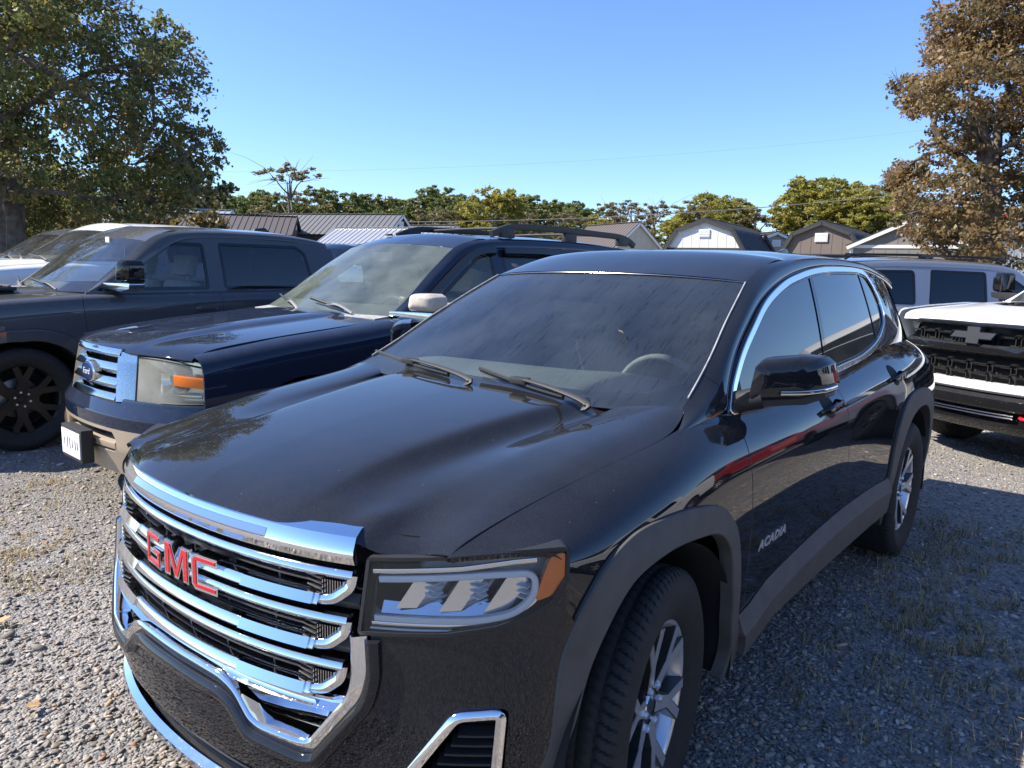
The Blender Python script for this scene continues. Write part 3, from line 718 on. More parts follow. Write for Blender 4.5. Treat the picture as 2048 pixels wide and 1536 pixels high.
for s in (1, -1):   # chrome pocket floors in the lower corners, shelf between
    b = MB(); q = [(.30,.475),(.47,.475),(.545,.585),(.50,.575),(.36,.560),(.27,.545)]
    V = [(xg(a, c_)-.010-(.045 if c_ < .53 else 0), s*a, c_) for a, c_ in q]; b.add(V, [tuple(range(6))]); b.build('corner_pocket', M['chrome'], HERO, 20)
P, O = fpath(np.linspace(-.54, .54, 70), .566, -.03); b = MB(); b.add(*sweep(P, [(-.03,-.014),(.02,-.016),(.03,-.010),(.0,.012),(-.03,.014)], O, UP)); b.build('grille_base_rail', M['chrome'], HERO, 30)
# lamp-side end columns of the chrome frame
# ---- GMC badge
bd = empty('badge', parent=HERO)
b = MB(); 
LET = {
 'G': ([(0,0),(1,0),(1,.56),(.48,.56),(.48,.38),(.74,.38),(.74,.24),(.26,.24),(.26,.76),(1,.76),(1,1),(.14,1),(0,.86)]),
 'M': ([(0,0),(.24,0),(.24,.58),(.42,0),(.58,0),(.76,.58),(.76,0),(1,0),(1,1),(.72,1),(.5,.42),(.28,1),(0,1)]),
 'C': ([(.14,0),(1,0),(1,.24),(.26,.24),(.26,.76),(1,.76),(1,1),(.14,1),(0,.86),(0,.14)]),
}
def offset_poly(p, d):
    p = np.array(p, float); n = len(p); out = []
    A = .5*np.sum(p[:, 0]*np.roll(p[:, 1], -1)-np.roll(p[:, 0], -1)*p[:, 1]); sgn = 1 if A > 0 else -1
    for i in range(n):
        a, q, c_ = p[i-1], p[i], p[(i+1) % n]; e1 = q-a; e2 = c_-q; e1 /= np.linalg.norm(e1); e2 /= np.linalg.norm(e2)
        n1 = np.array([-e1[1], e1[0]])*sgn; n2 = np.array([-e2[1], e2[0]])*sgn; m_ = n1+n2; m_ /= np.linalg.norm(m_)
        out.append(q+m_*d/max(.3, m_@n1))
    return np.array(out)
lw, lh, sp_ = .096, .090, .017; wtot = 3*lw*1.08+2*sp_; xx = -wtot/2
import bmesh
def tri_prism(name, poly, y0, y1, mat, parent):
    """polygon (possibly concave) in local x,y extruded along z"""
    bm = bmesh.new(); vs = [bm.verts.new((p[0], p[1], y0)) for p in poly]; f = bm.faces.new(vs)
    r = bmesh.ops.extrude_face_region(bm, geom=[f]); bmesh.ops.translate(bm, vec=(0, 0, y1-y0), verts=[v for v in r['geom'] if isinstance(v, bmesh.types.BMVert)])
    bmesh.ops.triangulate(bm, faces=[q for q in bm.faces if len(q.verts) > 4]); bmesh.ops.recalc_face_normals(bm, faces=bm.faces)
    me = bpy.data.meshes.new(name); bm.to_mesh(me); bm.free(); me.materials.append(mat); return link(name, me, parent)
BZ = .782
for ch, wf in (('G', 1.0), ('M', 1.24), ('C', 1.0)):
    p = np.array(LET[ch])*[lw*wf, lh]; yc = xx+lw*wf/2; xx += lw*wf+sp_
    p = p-[lw*wf/2, lh/2]
    Rm = basis((1, .52*yc*2, 0), UP)
    o = tri_prism('letter', p, -.035, .0, M['chrome'], bd); place(o, (xg(yc, BZ)+.012, yc, BZ), Rm)
    o2 = tri_prism('red_inlay', offset_poly(p, .0065), -.001, .0015, M['badge_red'], o)
    bb = MB(); bb.box((0, 0, -.05), (lw*wf+.012, lh+.004, .06)); o3 = bb.build('letter_block', M['black_plastic'], bd); place(o3, (xg(yc, BZ)+.004, yc, BZ), Rm)
    o3.location.x -= .02
# ---- fog pocket trim
for s in (1, -1):
    tr = empty('vent_trim', parent=HERO)
    lp = dens(rline([(.562,.24),(.748,.576),(.820,.583),(.818,.24)], .015), .015); P, O = front_path(lp, .0)
    if s < 0: P = P*[1, -1, 1]; O = O*[1, -1, 1]
    b = MB(); b.add(*sweep(P, rpoly([(-.02,-.012),(.006,-.012),(.012,0),(.006,.012),(-.02,.012)], .004, 3), O)); b.build('vent_frame', M['chrome'], tr, 35)
    b = MB(); q = [(.59,.24),(.752,.565),(.808,.57),(.803,.24)]; b.add([(xg(a, z)-.05, s*a, z) for a, z in q], [(0, 1, 2, 3)]); b.build('vent_backing', M['matte_black'], tr)
    b = MB()
    for k in range(14):
        z0 = .255+k*.021; y0 = np.interp(z0, [.24,.565], [.595,.755]); yy = np.linspace(y0, .805, 8); P, O = fpath(yy, z0, -.035)
        if s < 0: P = P*[1, -1, 1]; O = O*[1, -1, 1]
        b.add(*sweep(P, [(-.012,-.004),(.016,-.006),(.016,-.001),(-.012,.006)], O, UP))
    b.build('vent_slats', M['black_plastic'], tr)
# ---- headlamps
hlp = rpoly([(.558,.740),(.72,.752),(.80,.770),(.848,.792),(.880,.822),(.899,.872),(.893,.938),(.80,.931),(.72,.917),(.562,.902)], [.006,.03,.03,.03,.03,.02,.012,.05,.05,.006])
hl_sheet = K(GS, iy(hlp, .004))
def lamp_path(pts, d): 
    P, O = front_path(np.array(pts), d); return P, O
for s in (1, -1):
    mr = np.array([1, s, 1]); hlo = empty('headlamp', parent=HERO)
    lens = off(hl_sheet, .002); me = mesh_np('lens', lens['V']*mr, lens['T'] if s > 0 else lens['T'][:, ::-1], lens['N']*mr, [M['lens']]); link('lens', me, hlo)
    pl = dens(hlp, .02); pl = np.vstack([pl, pl[:1]]); P, O = front_path(pl, -.001); b = MB(); b.add(*sweep((P*mr), [(-.05,-.005),(.003,-.005),(.003,.003),(-.05,.003)], O*mr)); b.build('lamp_rim', M['black_plastic'], hlo)
    back = K(GS, iy(hlp, -.002)); bb = off(back, -.075); me = mesh_np('lamp_bowl', bb['V']*mr, bb['T'] if s > 0 else bb['T'][:, ::-1], bb['N']*mr, [M['lamp_grey']]); link('lamp_bowl', me, hlo)
    # walls of the bowl
    P0, O0 = front_path(pl, -.003); P1 = P0-O0*.075; V = np.vstack([P0, P1])*mr; n = len(P0); b = MB(); b.add(V, [(i, i+1, n+i+1, n+i) for i in range(n-1)]); b.build('lamp_wall', M['lamp_grey'], hlo)
    # light guide: long bar on top, hooking round the outer end and back along the bottom
    guide = dens(rline([(.575,.856),(.78,.880),(.838,.884),(.842,.835),(.815,.796),(.76,.780),(.572,.772)], .03), .012)
    P, O = front_path(guide, -.030); b = MB(); b.add(*sweep(P*mr, rrect(.016, .015, .004), O*mr)); b.build('light_guide', M['lamp_white'], hlo, 40)
    g2 = dens(rline([(.57,.759),(.74,.767),(.805,.782),(.845,.815),(.862,.87)], .04), .012); P, O = front_path(g2, -.022); b = MB(); b.add(*sweep(P*mr, rrect(.006, .010, .002), O*mr)); b.build('light_strip', M['lamp_reflector'], hlo, 40)
    P, O = front_path(dens(np.array([(.57,.750),(.74,.758),(.80,.774)]), .02), -.018); b = MB(); b.add(*sweep(P*mr, rrect(.006, .004, .001), O*mr)); b.build('light_strip', M['lamp_white'], hlo, 40)
    P, O = front_path(dens(np.array([(.57,.874),(.73,.892),(.81,.908),(.845,.912)]), .02), -.012); b = MB(); b.add(*sweep(P*mr, rrect(.006, .012, .002), O*mr)); b.build('upper_trim', M['lamp_reflector'], hlo, 40)
    # three swept reflector blades and projector cups
    for k, (ya, yb_) in enumerate(((.620,.660),(.700,.738),(.775,.812))):
        b = MB(); q = [(ya-.010,.792),(ya+.022,.792),(yb_+.016,.868),(yb_-.020,.866)]
        d0 = [-.028,-.040,-.050,-.040]; V = [(xg(a, z)+d, a, z) for (a, z), d in zip(q, d0)]
        b.add(np.array(V)*mr, [(0, 1, 2, 3)]); q2 = [(ya+.022,.792),(ya+.05,.792),(yb_+.045,.866),(yb_+.016,.868)]; V = [(xg(a, z)+d, a, z) for (a, z), d in zip(q2, [-.040,-.066,-.066,-.050])]; b.add(np.array(V)*mr, [(0, 1, 2, 3)])
        b.build('reflector', M['lamp_reflector'], hlo, 20)
        b = MB(); yc, zc = (ya+yb_)/2+.028, .842
        for m_ in range(3): b.box(np.array((xg(yc, zc)-.045, yc, zc-.018+m_*.013))*mr, (.03, .026, .003))
        b.build('reflector_fins', M['lamp_white'], hlo)
    P, O = front_path(dens(np.array([(.572,.784),(.70,.786),(.79,.797)]), .02), -.045); b = MB(); b.add(*sweep(P*mr, [(-.01,-.012),(.012,-.012),(-.006,.014),(-.02,.014)], O*mr, UP)); b.build('shelf', M['lamp_reflector'], hlo, 20)
    # amber side marker
    amb = rpoly([(.856,.822),(.880,.836),(.896,.876),(.891,.926),(.872,.918),(.864,.872)], .006); A = off(K(GS, iy(amb)), -.006); A = flange(A, .02, .002)
    me = mesh_np('side_marker', A['V']*mr, A['T'] if s > 0 else A['T'][:, ::-1], A['N']*mr, [M['amber']]); link('side_marker', me, hlo)
# ---- bonnet
xr = [.785,.765,.715,.62,.47,.28,.06,-.14,-.28,-.36]
zc_ = [.948,.966,.990,1.012,1.040,1.066,1.092,1.112,1.124,1.130]
dep = [.0,.0,.002,.014,.028,.034,.036,.034,.028,.022]        # step beside the raised centre
ydm = [.36,.36,.36,.36,.345,.36,.385,.42,.45,.47]
shut = [(.604,.722,.928),(.592,.722,.934),(.565,.724,.945),(.50,.731,.962),(.40,.742,.984),(.24,.760,1.011),(.04,.779,1.038),(-.14,.789,1.055),(-.28,.786,1.073),(-.385,.752,1.112)]
HN = []
for i, x0 in enumerate(xr):
    w = max(0, min(1, (x0-.1)/.5)); rw = max(0, min(1, (.15-x0)/.5)); yd = ydm[i]; d = dep[i]; row = []
    sx, syy, sz = shut[i]
    zr = np.interp(x0, [-.36,-.14,.1,.3,.5,.62,.785], [1.124,1.088,1.058,1.028,.996,.970,.936])   # outer ridge
    yr_ = np.interp(x0, [-.36,-.14,.1,.3,.5,.62,.785], [.68,.685,.675,.66,.645,.64,.64])
    def px(y): 
        xx = x0-drop(y)*w-.24*y*y*rw
        if y > .5: t = (y-.5)/(syy-.5); xx = xx*(1-t*t)+sx*t*t
        return xx
    dipw = [1., .75, .35, .06, 0, 0, 0, 0, 0, 0][i]; zr = zr*(1-dipw)+(.909 if i == 0 else .925)*dipw
    for y, z in ((0, zc_[i]), (.12, zc_[i]-.0005), (.24, zc_[i]-.002), (yd-.045, zc_[i]-.004), (yd-.012, zc_[i]-.006-d*.04), (yd+.012, zc_[i]-.009-d*.45), (yd+.05, zc_[i]-.012-d), (yd+.10, (zc_[i]-.014-d)*(.75+.2*dipw)+zr*(.25-.2*dipw)-.002), (.530, ((zc_[i]-.014-d)*.45+zr*.55) if dipw < .3 else zc_[i]-.012), (.565, min(zr, zc_[i]-.010)-.002), (yr_, zr), (yr_+(syy-yr_)*.5, zr*.55+sz*.45+.006), (syy, sz)):
        row.append((px(y), y, z))
    HN.append(row)
HB = surf(HN, 170, 150)
if HB['N'].mean(0)[2] < 0: HB = surf(HN, 170, 150, flip=True)
HB = clip(HB, HB['V'][:, 1]+.0005)
full = join(HB, dict(V=HB['V']*[1, -1, 1], N=HB['N']*[1, -1, 1], T=HB['T'][:, ::-1]))
bon = sheet('bonnet', HB, M['hero_black'], HERO, fl=.02, roll=.002)
bon2 = link('bonnet', bon.data, HERO, scale=(1, -1, 1))
# ---- windscreen, roof, pillars
E_ = [(-.27,.765,1.060),(-.44,.738,1.140),(-.561,.720,1.199),(-.70,.698,1.277),(-.85,.668,1.358),(-1.0,.641,1.434),(-1.126,.617,1.494),(-1.27,.602,1.542),(-1.45,.595,1.577),(-1.75,.590,1.605),(-2.15,.586,1.618),(-2.6,.582,1.614),(-3.05,.572,1.590),(-3.45,.552,1.548),(-3.68,.53,1.515)]
C_ = [(-.27,.803,1.058),(-.52,.806,1.080),(-.64,.790,1.118),(-.79,.742,1.240),(-.945,.711,1.327),(-1.10,.685,1.400),(-1.24,.667,1.450),(-1.42,.650,1.497),(-1.63,.637,1.533),(-1.88,.628,1.559),(-2.22,.624,1.574),(-2.65,.622,1.570),(-3.05,.612,1.545),(-3.45,.592,1.500),(-3.68,.57,1.465)]
E_ = np.array(E_); C_ = np.array(C_)
PN = []
for e, c_ in zip(E_, C_):
    m_ = (e+c_)/2; bul = np.array([0, .30, .62]) if e[0] < -1.2 else np.array([.25, .55, .45]); bul = bul/np.linalg.norm(bul)*.014
    PN.append([e, e+(c_-e)*.28+bul*.95, m_+bul*1.35, e+(c_-e)*.72+bul*1.0, c_, c_+np.array([0, -.02, -.02])])
PS = surf(PN, 220, 30, iu=True)
if PS['N'].mean(0)[1] < 0: PS = surf(PN, 220, 30, iu=True, flip=True)
seamP = lambda S: -(S['V'][:, 0]+.575)+(S['V'][:, 2]-1.19)*.75
pu = K(PS, lambda S: seamP(S)-.0025); hoodp = np.array([(a, b_) for a, b_, c_ in shut]+[(-.36, .60), (-.30, .4), (-.30, -.2), (.7, -.2)]); plw = K(PS, lambda S: -seamP(S)-.0025, lambda S: -psdf(S['V'][:, :2], hoodp)-.004)
sheet('roof_rail', pu, M['hero_black'], HERO, fl=.008, both=True); sheet('pillar_base', plw, M['hero_black'], HERO, fl=.008, both=True)
RN = []
ec = curve(E_[6:], 9)
cz_ = np.interp(ec[:, 0], [-3.7,-3.3,-2.8,-2.2,-1.7,-1.4,-1.126], [1.565,1.612,1.646,1.652,1.638,1.607,1.522]); cx_ = ec[:, 0]+np.interp(ec[:, 0], [-3.7,-3.3,-1.5,-1.126], [-.06,-.03,.02,.065])
for k in range(9):
    e = ec[k]; row = []
    for t in (0, .25, .5, .72, .88, .96, 1.0):
        y = e[1]*t; z = cz_[k]-(cz_[k]-e[2]-.004)*t**3.2; x = cx_[k]+(e[0]-cx_[k])*t*t; row.append((x, y, z if t < 1 else e[2]))
    RN.append(row)
RS = surf(RN, 160, 70, iu=True)
if RS['N'].mean(0)[2] < 0: RS = surf(RN, 160, 70, iu=True, flip=True)
rp = sheet('roof', RS, M['hero_black'], HERO, fl=.003, roll=.0006); link('roof', rp.data, HERO, scale=(1, -1, 1))
# windscreen
WN = []
eb = curve(np.vstack([[(-.36,.752,1.105)], E_[1:7]]), 8)
wx = [-.265,-.33,-.43,-.55,-.68,-.82,-.95,-1.062]; wz = [1.095,1.135,1.19,1.255,1.328,1.40,1.465,1.517]
for k in range(8):
    e = eb[k]; WN.append([(wx[k]+(e[0]-wx[k])*t**2.2, e[1]*t-(.004 if t == 1 else 0), wz[k]+(e[2]-wz[k])*t**2.4-.003) for t in (0, .3, .6, .82, .95, 1.0)])
WS = surf(WN, 90, 60, iu=True)
if WS['N'].mean(0)[0] < 0: WS = surf(WN, 90, 60, iu=True, flip=True)
fullW = join(WS, dict(V=WS['V']*[1, -1, 1], N=WS['N']*[1, -1, 1], T=WS['T'][:, ::-1]))
wsO = sheet('windscreen', WS, M['hero_windshield'], HERO, fl=0); link('windscreen', wsO.data, HERO, scale=(1, -1, 1))
# black border band printed on the glass (inside face), deeper shade band on top
def wsuv(S): return S['V']
ev = np.array(eb)
def edge_d(S):
    P = S['V']; ed = np.interp(P[:, 2], ev[:, 2], ev[:, 1]); return ed-P[:, 1]
fr_ = off(WS, -.006); side_b = K(fr_, lambda S: .045-edge_d(S)); fr2 = off(WS, -.006)
low_b = K(fr2, lambda S: edge_d(S)-.045, lambda S: np.interp(S['V'][:, 1], [0,.4,.6,.72], [1.132,1.130,1.140,1.19])-S['V'][:, 2])
top_b = K(fr2, lambda S: edge_d(S)-.045, lambda S: S['V'][:, 2]-np.interp(S['V'][:, 1], [0,.72], [1.487,1.468]))
bl = join(side_b, low_b, top_b); o = sheet('glass_border', bl, M['gloss_black'], wsO, fl=0); o2 = link('glass_border', o.data, wsO, scale=(1, -1, 1))
shade = K(fr2, lambda S: edge_d(S)-.045, lambda S: S['V'][:, 2]-np.interp(S['V'][:, 1], [0,.72], [1.40,1.385]), lambda S: np.interp(S['V'][:, 1], [0,.72], [1.487,1.468])-S['V'][:, 2])
o = sheet('sun_band', shade, M['smoked'], wsO, fl=0); link('sun_band', o.data, wsO, scale=(1, -1, 1))
# bright line where glass meets roof, black trim down the pillars
tp = np.array([(-1.062+(-1.126+1.062)*t**2.2, .617*t, 1.517+(1.494-1.517)*t**2.4) for t in np.linspace(0, 1, 30)]); tp = np.vstack([tp[::-1]*[1, -1, 1], tp[1:]])
b = MB(); b.tube(tp+[.001, 0, .0], .0016, 6); b.build('header_seam', M['dull_chrome'], HERO)
for s in (1, -1):
    b = MB(); b.tube((curve(E_[1:7], 40)+[.002, -.001, .001])*[1, s, 1], .0035, 6); b.build('pillar_trim', M['cowl_grey'], HERO)
# side glass and chrome surround
UB = [(-.50,.807,1.060),(-1.,.807,1.060),(-1.6,.797,1.085),(-2.2,.789,1.115),(-2.6,.783,1.135),(-3.0,.777,1.142),(-3.4,.748,1.140),(-3.68,.68,1.13),(-3.84,.58,1.12)]
UT = [(-.60,.612,1.60),(-1.05,.612,1.60),(-1.6,.612,1.60),(-2.2,.610,1.602),(-2.6,.608,1.60),(-3.0,.600,1.58),(-3.35,.575,1.55),(-3.56,.53,1.52),(-3.68,.46,1.50)]
UN = [[np.array(b_)*(1-t)+np.array(t_)*t+np.array([0, .012*math.sin(math.pi*t), 0]) for t in (0, .25, .5, .75, 1)] for b_, t_ in zip(UB, UT)]
US = surf(UN, 320, 90)
if US['N'].mean(0)[1] < 0: US = surf(UN, 320, 90, flip=True)
dlo = [(-.618,1.078),(-.640,1.12),(-.690,1.172),(-.808,1.256),(-.966,1.338),(-1.168,1.428),(-1.42,1.497),(-1.645,1.533),(-1.883,1.559),(-2.167,1.572),(-2.596,1.573),(-2.765,1.547),(-2.849,1.471),(-2.878,1.383),(-2.846,1.296),(-2.765,1.245),(-2.568,1.181),(-2.248,1.133),(-1.867,1.112),(-1.40,1.088),(-.924,1.074),(-.70,1.072)]
dlp = smooth_poly(dlo, 160)
chrome = K(US, inside(dlp), outside(dlp, -.019)); sheet('window_chrome', chrome, M['chrome'], HERO, fl=.014, roll=.004, both=True, off_=.008)
frame = K(US, inside(dlp, .014), outside(dlp, -.030)); sheet('window_frame', frame, M['gloss_black'], HERO, fl=.01, both=True, off_=.001)
bx = lambda z: -1.665-(z-1.1)*.30
cx2 = lambda z: -2.585-(z-1.15)*.12
w1 = K(US, inside(dlp, .024), lambda S: S['V'][:, 0]-bx(S['V'][:, 2])-.012, lambda S: -.74-S['V'][:, 0])
w2 = K(US, inside(dlp, .024), lambda S: bx(S['V'][:, 2])-S['V'][:, 0]-.035, lambda S: S['V'][:, 0]-cx2(S['V'][:, 2])-.012)
w3 = K(US, inside(dlp, .024), lambda S: cx2(S['V'][:, 2])-S['V'][:, 0]-.008)
for w_, dl, g_ in ((w1, doorA, 'side_tint'), (w2, doorB, 'privacy'), (w3, doorB, 'privacy')):
    for d_ in dl:
        me = d_.get('_'); 
    o = sheet('window_glass', off(w_, -.004), M[g_], dl[0], fl=0); link('window_glass', o.data, dl[1])
pil = (K(US, inside(dlp, .016), lambda S: bx(S['V'][:, 2])-S['V'][:, 0]+.012, lambda S: S['V'][:, 0]-bx(S['V'][:, 2])+.010), K(US, inside(dlp, .016), lambda S: bx(S['V'][:, 2])-S['V'][:, 0]-.013, lambda S: S['V'][:, 0]-bx(S['V'][:, 2])+.035), K(US, inside(dlp, .016), lambda S: cx2(S['V'][:, 2])-S['V'][:, 0]+.012, lambda S: S['V'][:, 0]-cx2(S['V'][:, 2])+.008))
for q_ in pil: sheet('centre_pillar', q_, M['gloss_black'], HERO, fl=.006, both=True)

sailp = K(US, inside(dlp, .012), lambda S: S['V'][:, 0]+.745); sheet('mirror_sail', sailp, M['black_plastic'], HERO, fl=.006, both=True)
# body between window surround and tail: C pillar, wrap-round quarter glass
qg = rpoly([(-3.02,1.535),(-3.60,1.50),(-3.80,1.155),(-3.30,1.185)], [.02,.03,.03,.05])
cpil = K(US, outside(dlp, -.004), outside(qg, .004), lambda S: -.62-S['V'][:, 0], lambda S: np.interp(S['V'][:, 0], C_[::-1, 0], C_[::-1, 2])+.004-S['V'][:, 2], lambda S: np.where(S['V'][:, 0] > -2.0, -1., 1.))
sheet('rear_pillar', cpil, M['hero_black'], HERO, fl=.006, both=True)
o = sheet('quarter_glass', K(US, inside(qg)), M['privacy'], HERO, fl=.004, both=True)
# belt filler between window chrome and door skin
bf = K(US, outside(dlp, .002), lambda S: np.interp(S['V'][:, 0], [-3.9,-2.85,-2.5,-.6], [1.2,1.26,1.12,1.12])-S['V'][:, 2], lambda S: -.60-S['V'][:, 0], lambda S: S['V'][:, 0]+2.95); sheet('belt_moulding', bf, M['hero_black'], HERO, fl=.004, both=True, off_=.001)
# tail: gate with window, lamps, spoiler
TN = [[(-3.70,0,1.56),(-3.70,.2,1.56),(-3.68,.40,1.545),(-3.655,.53,1.515)],[(-3.80,0,1.36),(-3.80,.22,1.36),(-3.78,.45,1.355),(-3.72,.60,1.34)],[(-3.90,0,1.15),(-3.90,.26,1.15),(-3.88,.50,1.15),(-3.80,.66,1.14)],[(-3.94,0,1.10),(-3.94,.26,1.10),(-3.92,.52,1.10),(-3.82,.68,1.10)]]
TS = surf(TN, 40, 40)
if TS['N'].mean(0)[0] > 0: TS = surf(TN, 40, 40, flip=True)
o = sheet('tailgate_glass', TS, M['privacy'], HERO, fl=.0, both=True)
P = np.array([(-3.70,y,1.548-.10*y*y) for y in np.linspace(-.47, .47, 30)]); b = MB(); b.add(*sweep(P, [(-.16,-.012),(.08,-.02),(.10,-.008),(.0,.012),(-.16,.014)], (-1, 0, 0), UP)); b.build('spoiler', M['hero_black'], HERO)
for s in (1, -1):
    b = MB(); b.add([(-3.80,s*.70,1.02),(-3.86,s*.52,1.02),(-3.87,s*.50,.88),(-3.80,s*.74,.88),(-3.66,s*.82,.95),(-3.74,s*.70,1.06)], [(0, 1, 2, 3), (0, 3, 4, 5)]); b.build('tail_lamp', M['badge_red'], HERO)
b = MB(); b.add([(-3.55, y, 1.66+dz) if False else (0, 0, 0) for y, dz in ((0, 0),)], []) if False else None
b = MB(); V, F = [], []
fin = rpoly([(-3.12,1.630),(-3.17,1.682),(-3.26,1.702),(-3.33,1.655),(-3.33,1.60),(-3.12,1.60)], .015, 3); b.prism(fin, -.016, .016); b.build('antenna_fin', M['hero_black'], HERO, 40, bevel=.006)
# ---- door mirrors
for s in (1, -1):
    mo = empty('mirror', parent=HERO)
    yz = [(.835,1.128),(.848,1.236),(.864,1.258),(.955,1.268),(1.000,1.262),(1.022,1.240),(1.036,1.176),(1.026,1.142),(.97,1.124),(.86,1.116)]
    ring = rpoly(yz, .014, 4); n = len(ring); cen = np.array([.935, 1.190]); V = []
    mx = lambda a: -.745-(a-.85)*1.05
    for dx, sc_, dy, dz in ((-.02, 1.0, 0, 0), (.03, 1.0, 0, 0), (.065, .96, -.002, -.002), (.09, .86, -.004, -.004), (.105, .62, -.006, -.004), (.108, .25, -.006, -.004)):
        q = cen+(ring-cen)*sc_+[dy, dz]
        V += [(mx(a)+dx, s*a, z) for a, z in q]
    F = [(i*n+j, i*n+(j+1) % n, (i+1)*n+(j+1) % n, (i+1)*n+j) for i in range(5) for j in range(n)]+[tuple(range(5*n, 6*n))]
    b = MB(); b.add(V, F); b.build('mirror_shell', M['hero_black'], mo, 60)
    b = MB(); b.add([(mx(a)-.012, s*a, z) for a, z in cen+(ring-cen)*.94], [tuple(range(n))]); b.build('mirror_glass', M['chrome'], mo)
    tpth = curve(np.array([(mx(.925)+.098, s*.918, 1.150), (mx(.96)+.090, s*.962, 1.151), (mx(.995)+.074, s*1.002, 1.155), (mx(1.02)+.050, s*1.026, 1.160), (mx(1.03)+.02, s*1.037, 1.166)]), 24)+np.array([.012, s*.006, 0])
    b = MB(); b.add(*sweep(tpth, rpoly([(-.02,-.008),(.006,-.008),(.006,.006),(-.02,.008)], .003, 3), np.array([(1, s*.9, 0)]*24), UP)); b.build('turn_signal', M['lamp_reflector'], mo, 40)
    q = rpoly([(.80,1.112),(.84,1.150),(1.02,1.146),(1.03,1.132),(.98,1.108),(.86,1.100)], .01, 3); n2 = len(q); V = [(mx(a)-.015, s*a, z) for a, z in q]+[(mx(a)+.082, s*a, z) for a, z in q]
    b = MB(); b.add(V, [tuple(range(n2)), tuple(range(2*n2-1, n2-1, -1))]+[(i, i+n2, (i+1) % n2+n2, (i+1) % n2) for i in range(n2)]); b.build('mirror_base', M['black_plastic'], mo, 40, bevel=.006)
    b = MB(); b.tube([(-.675, s*.790, 1.105), (-.685, s*.82, 1.115), (-.70, s*.87, 1.132)], [.040, .036, .038], 12); b.build('mirror_arm', M['black_plastic'], mo, 50)
# ---- door handles
def yside(x, z):
    d = (HS['V'][:, 0]-x)**2+(HS['V'][:, 2]-z)**2; return HS['V'][np.argmin(d), 1]
for (x0, z0, dl) in ((-1.40, 1.015, doorA), (-2.42, 1.045, doorB)):
    y0 = yside(x0, z0)
    pth = curve([(x0+.105, y0-.004, z0-.012), (x0+.085, y0+.022, z0-.008), (x0+.03, y0+.034, z0), (x0-.05, y0+.034, z0+.006), (x0-.09, y0+.026, z0+.010), (x0-.108, y0-.002, z0+.012)], 24)
    b = MB(); b.add(*sweep(pth, rrect(.014, .030, .006, 3, -.007), (0, 1, .15))); me = b.mesh('handle', M['gloss_black'], 45)
    el = np.array([(x0+.005+.062*math.cos(a), z0+.004+.048*math.sin(a)) for a in np.linspace(0, 2*math.pi, 33)[:-1]])
    rc = off(K(HS, inside(el)), .0012); me2 = mesh_np('handle_recess', rc['V'], rc['T'], rc['N'], [M['matte_black']])
    for d_ in dl: link('handle', me, d_); link('handle_recess', me2, d_)
# model name on the door
tm = text_mesh('name_badge', 'ACADIA', .045, .0012, M['machined'], shear=.2, space=1.12, bold=.0012)
tm.transform(Matrix.Diagonal((1.38, 1, 1, 1)))
for d_, s in zip(doorA, (1, -1)):
    o = link('name_badge', tm, d_ if s > 0 else HERO); yb = yside(-.765, .648)
    place(o, (-.765, s*(yb+.002), .650), basis((0, s, -.03), UP))
# ---- wipers
for (p0, p1, arm) in (((-.215,.49,1.118), (-.335,.02,1.148), .55), ((-.255,-.03,1.130), (-.46,-.68,1.140), .55)):
    wi = empty('wiper', parent=HERO); p0 = np.array(p0); p1 = np.array(p1); nrm = np.array([.55, 0, .83])
    b = MB(); 
    bl_ = np.array([p0+(p1-p0)*t+nrm*.010+np.array([.0, 0, -.006*math.sin(math.pi*t)]) for t in np.linspace(.16, 1.12, 14)]); b.add(*sweep(bl_, [(-.012,-.004),(.004,-.007),(.010,-.002),(.010,.004),(.0,.007)], nrm)); b.build('blade', M['black_plastic'], wi)
    b = MB(); ar = curve([p0+nrm*.004+[.02, .02, -.015], p0+nrm*.018, p0+(p1-p0)*.35+nrm*.030, p0+(p1-p0)*.62+nrm*.024], 16); b.add(*sweep(ar, rrect(.008, .016, .003, 2, -.004), nrm, taper=np.linspace(1.5, .7, 16))); b.build('arm', M['black_plastic'], wi, 40)
    b = MB(); q = p0+(p1-p0)*.62+nrm*.018; b.box(q, (.035, .07, .022)); b.build('blade_clip', M['black_plastic'], wi, bevel=.005)
cw = MB(); cp = np.array([(-.285-.24*y*y, y, 1.100-.02*y*y) for y in np.linspace(-.72, .72, 40)]); cw.add(*sweep(cp, [(-.10,-.01),(.06,-.035),(.06,-.02),(-.10,.006)], (1, 0, .0), UP)); cw.build('cowl_panel', M['black_plastic'], HERO)
# ---- cabin
cb = MB(); dn = [[(-.33,y,1.082-.03*abs(y)), (-.50,y,1.140-.03*abs(y)), (-.72,y,1.165+.035*math.exp(-((y-.38)/.17)**2)-.02*abs(y)), (-.86,y,1.10+.03*math.exp(-((y-.38)/.17)**2)), (-.94,y,.85)] for y in np.linspace(-.72, .72, 9)]
DS = surf(dn, 40, 30)
if DS['N'].mean(0)[2] < 0: DS = surf(dn, 40, 30, flip=True)
sheet('dashboard', DS, M['hero_dash'], HERO, fl=0)
b = MB(); b.add(*sweep(np.array([(-.93, .38+.185*math.cos(t), 1.035+.165*math.sin(t)) for t in np.linspace(0, 2*math.pi, 40)[:-1]])+0, [(.014*math.cos(a), .014*math.sin(a)) for a in np.linspace(0, 2*math.pi, 9)[:-1]], (1, 0, .35), closed=True))
b.box((-.93, .38, 1.02), (.05, .14, .10)).box((-.93, .38, 1.02), (.02, .34, .03)); b.build('steering_wheel', M['seat_grey'], HERO, bevel=.006)
b = MB(); b.add(*sweep(np.array([(-.93, y, 1.385+.0*y) for y in np.linspace(-.12, .12, 12)]), rrect(.03, .07, .01), (1, 0, 0), UP)); b.build('rear_view_mirror', M['lamp_dark'], HERO, bevel=.004)
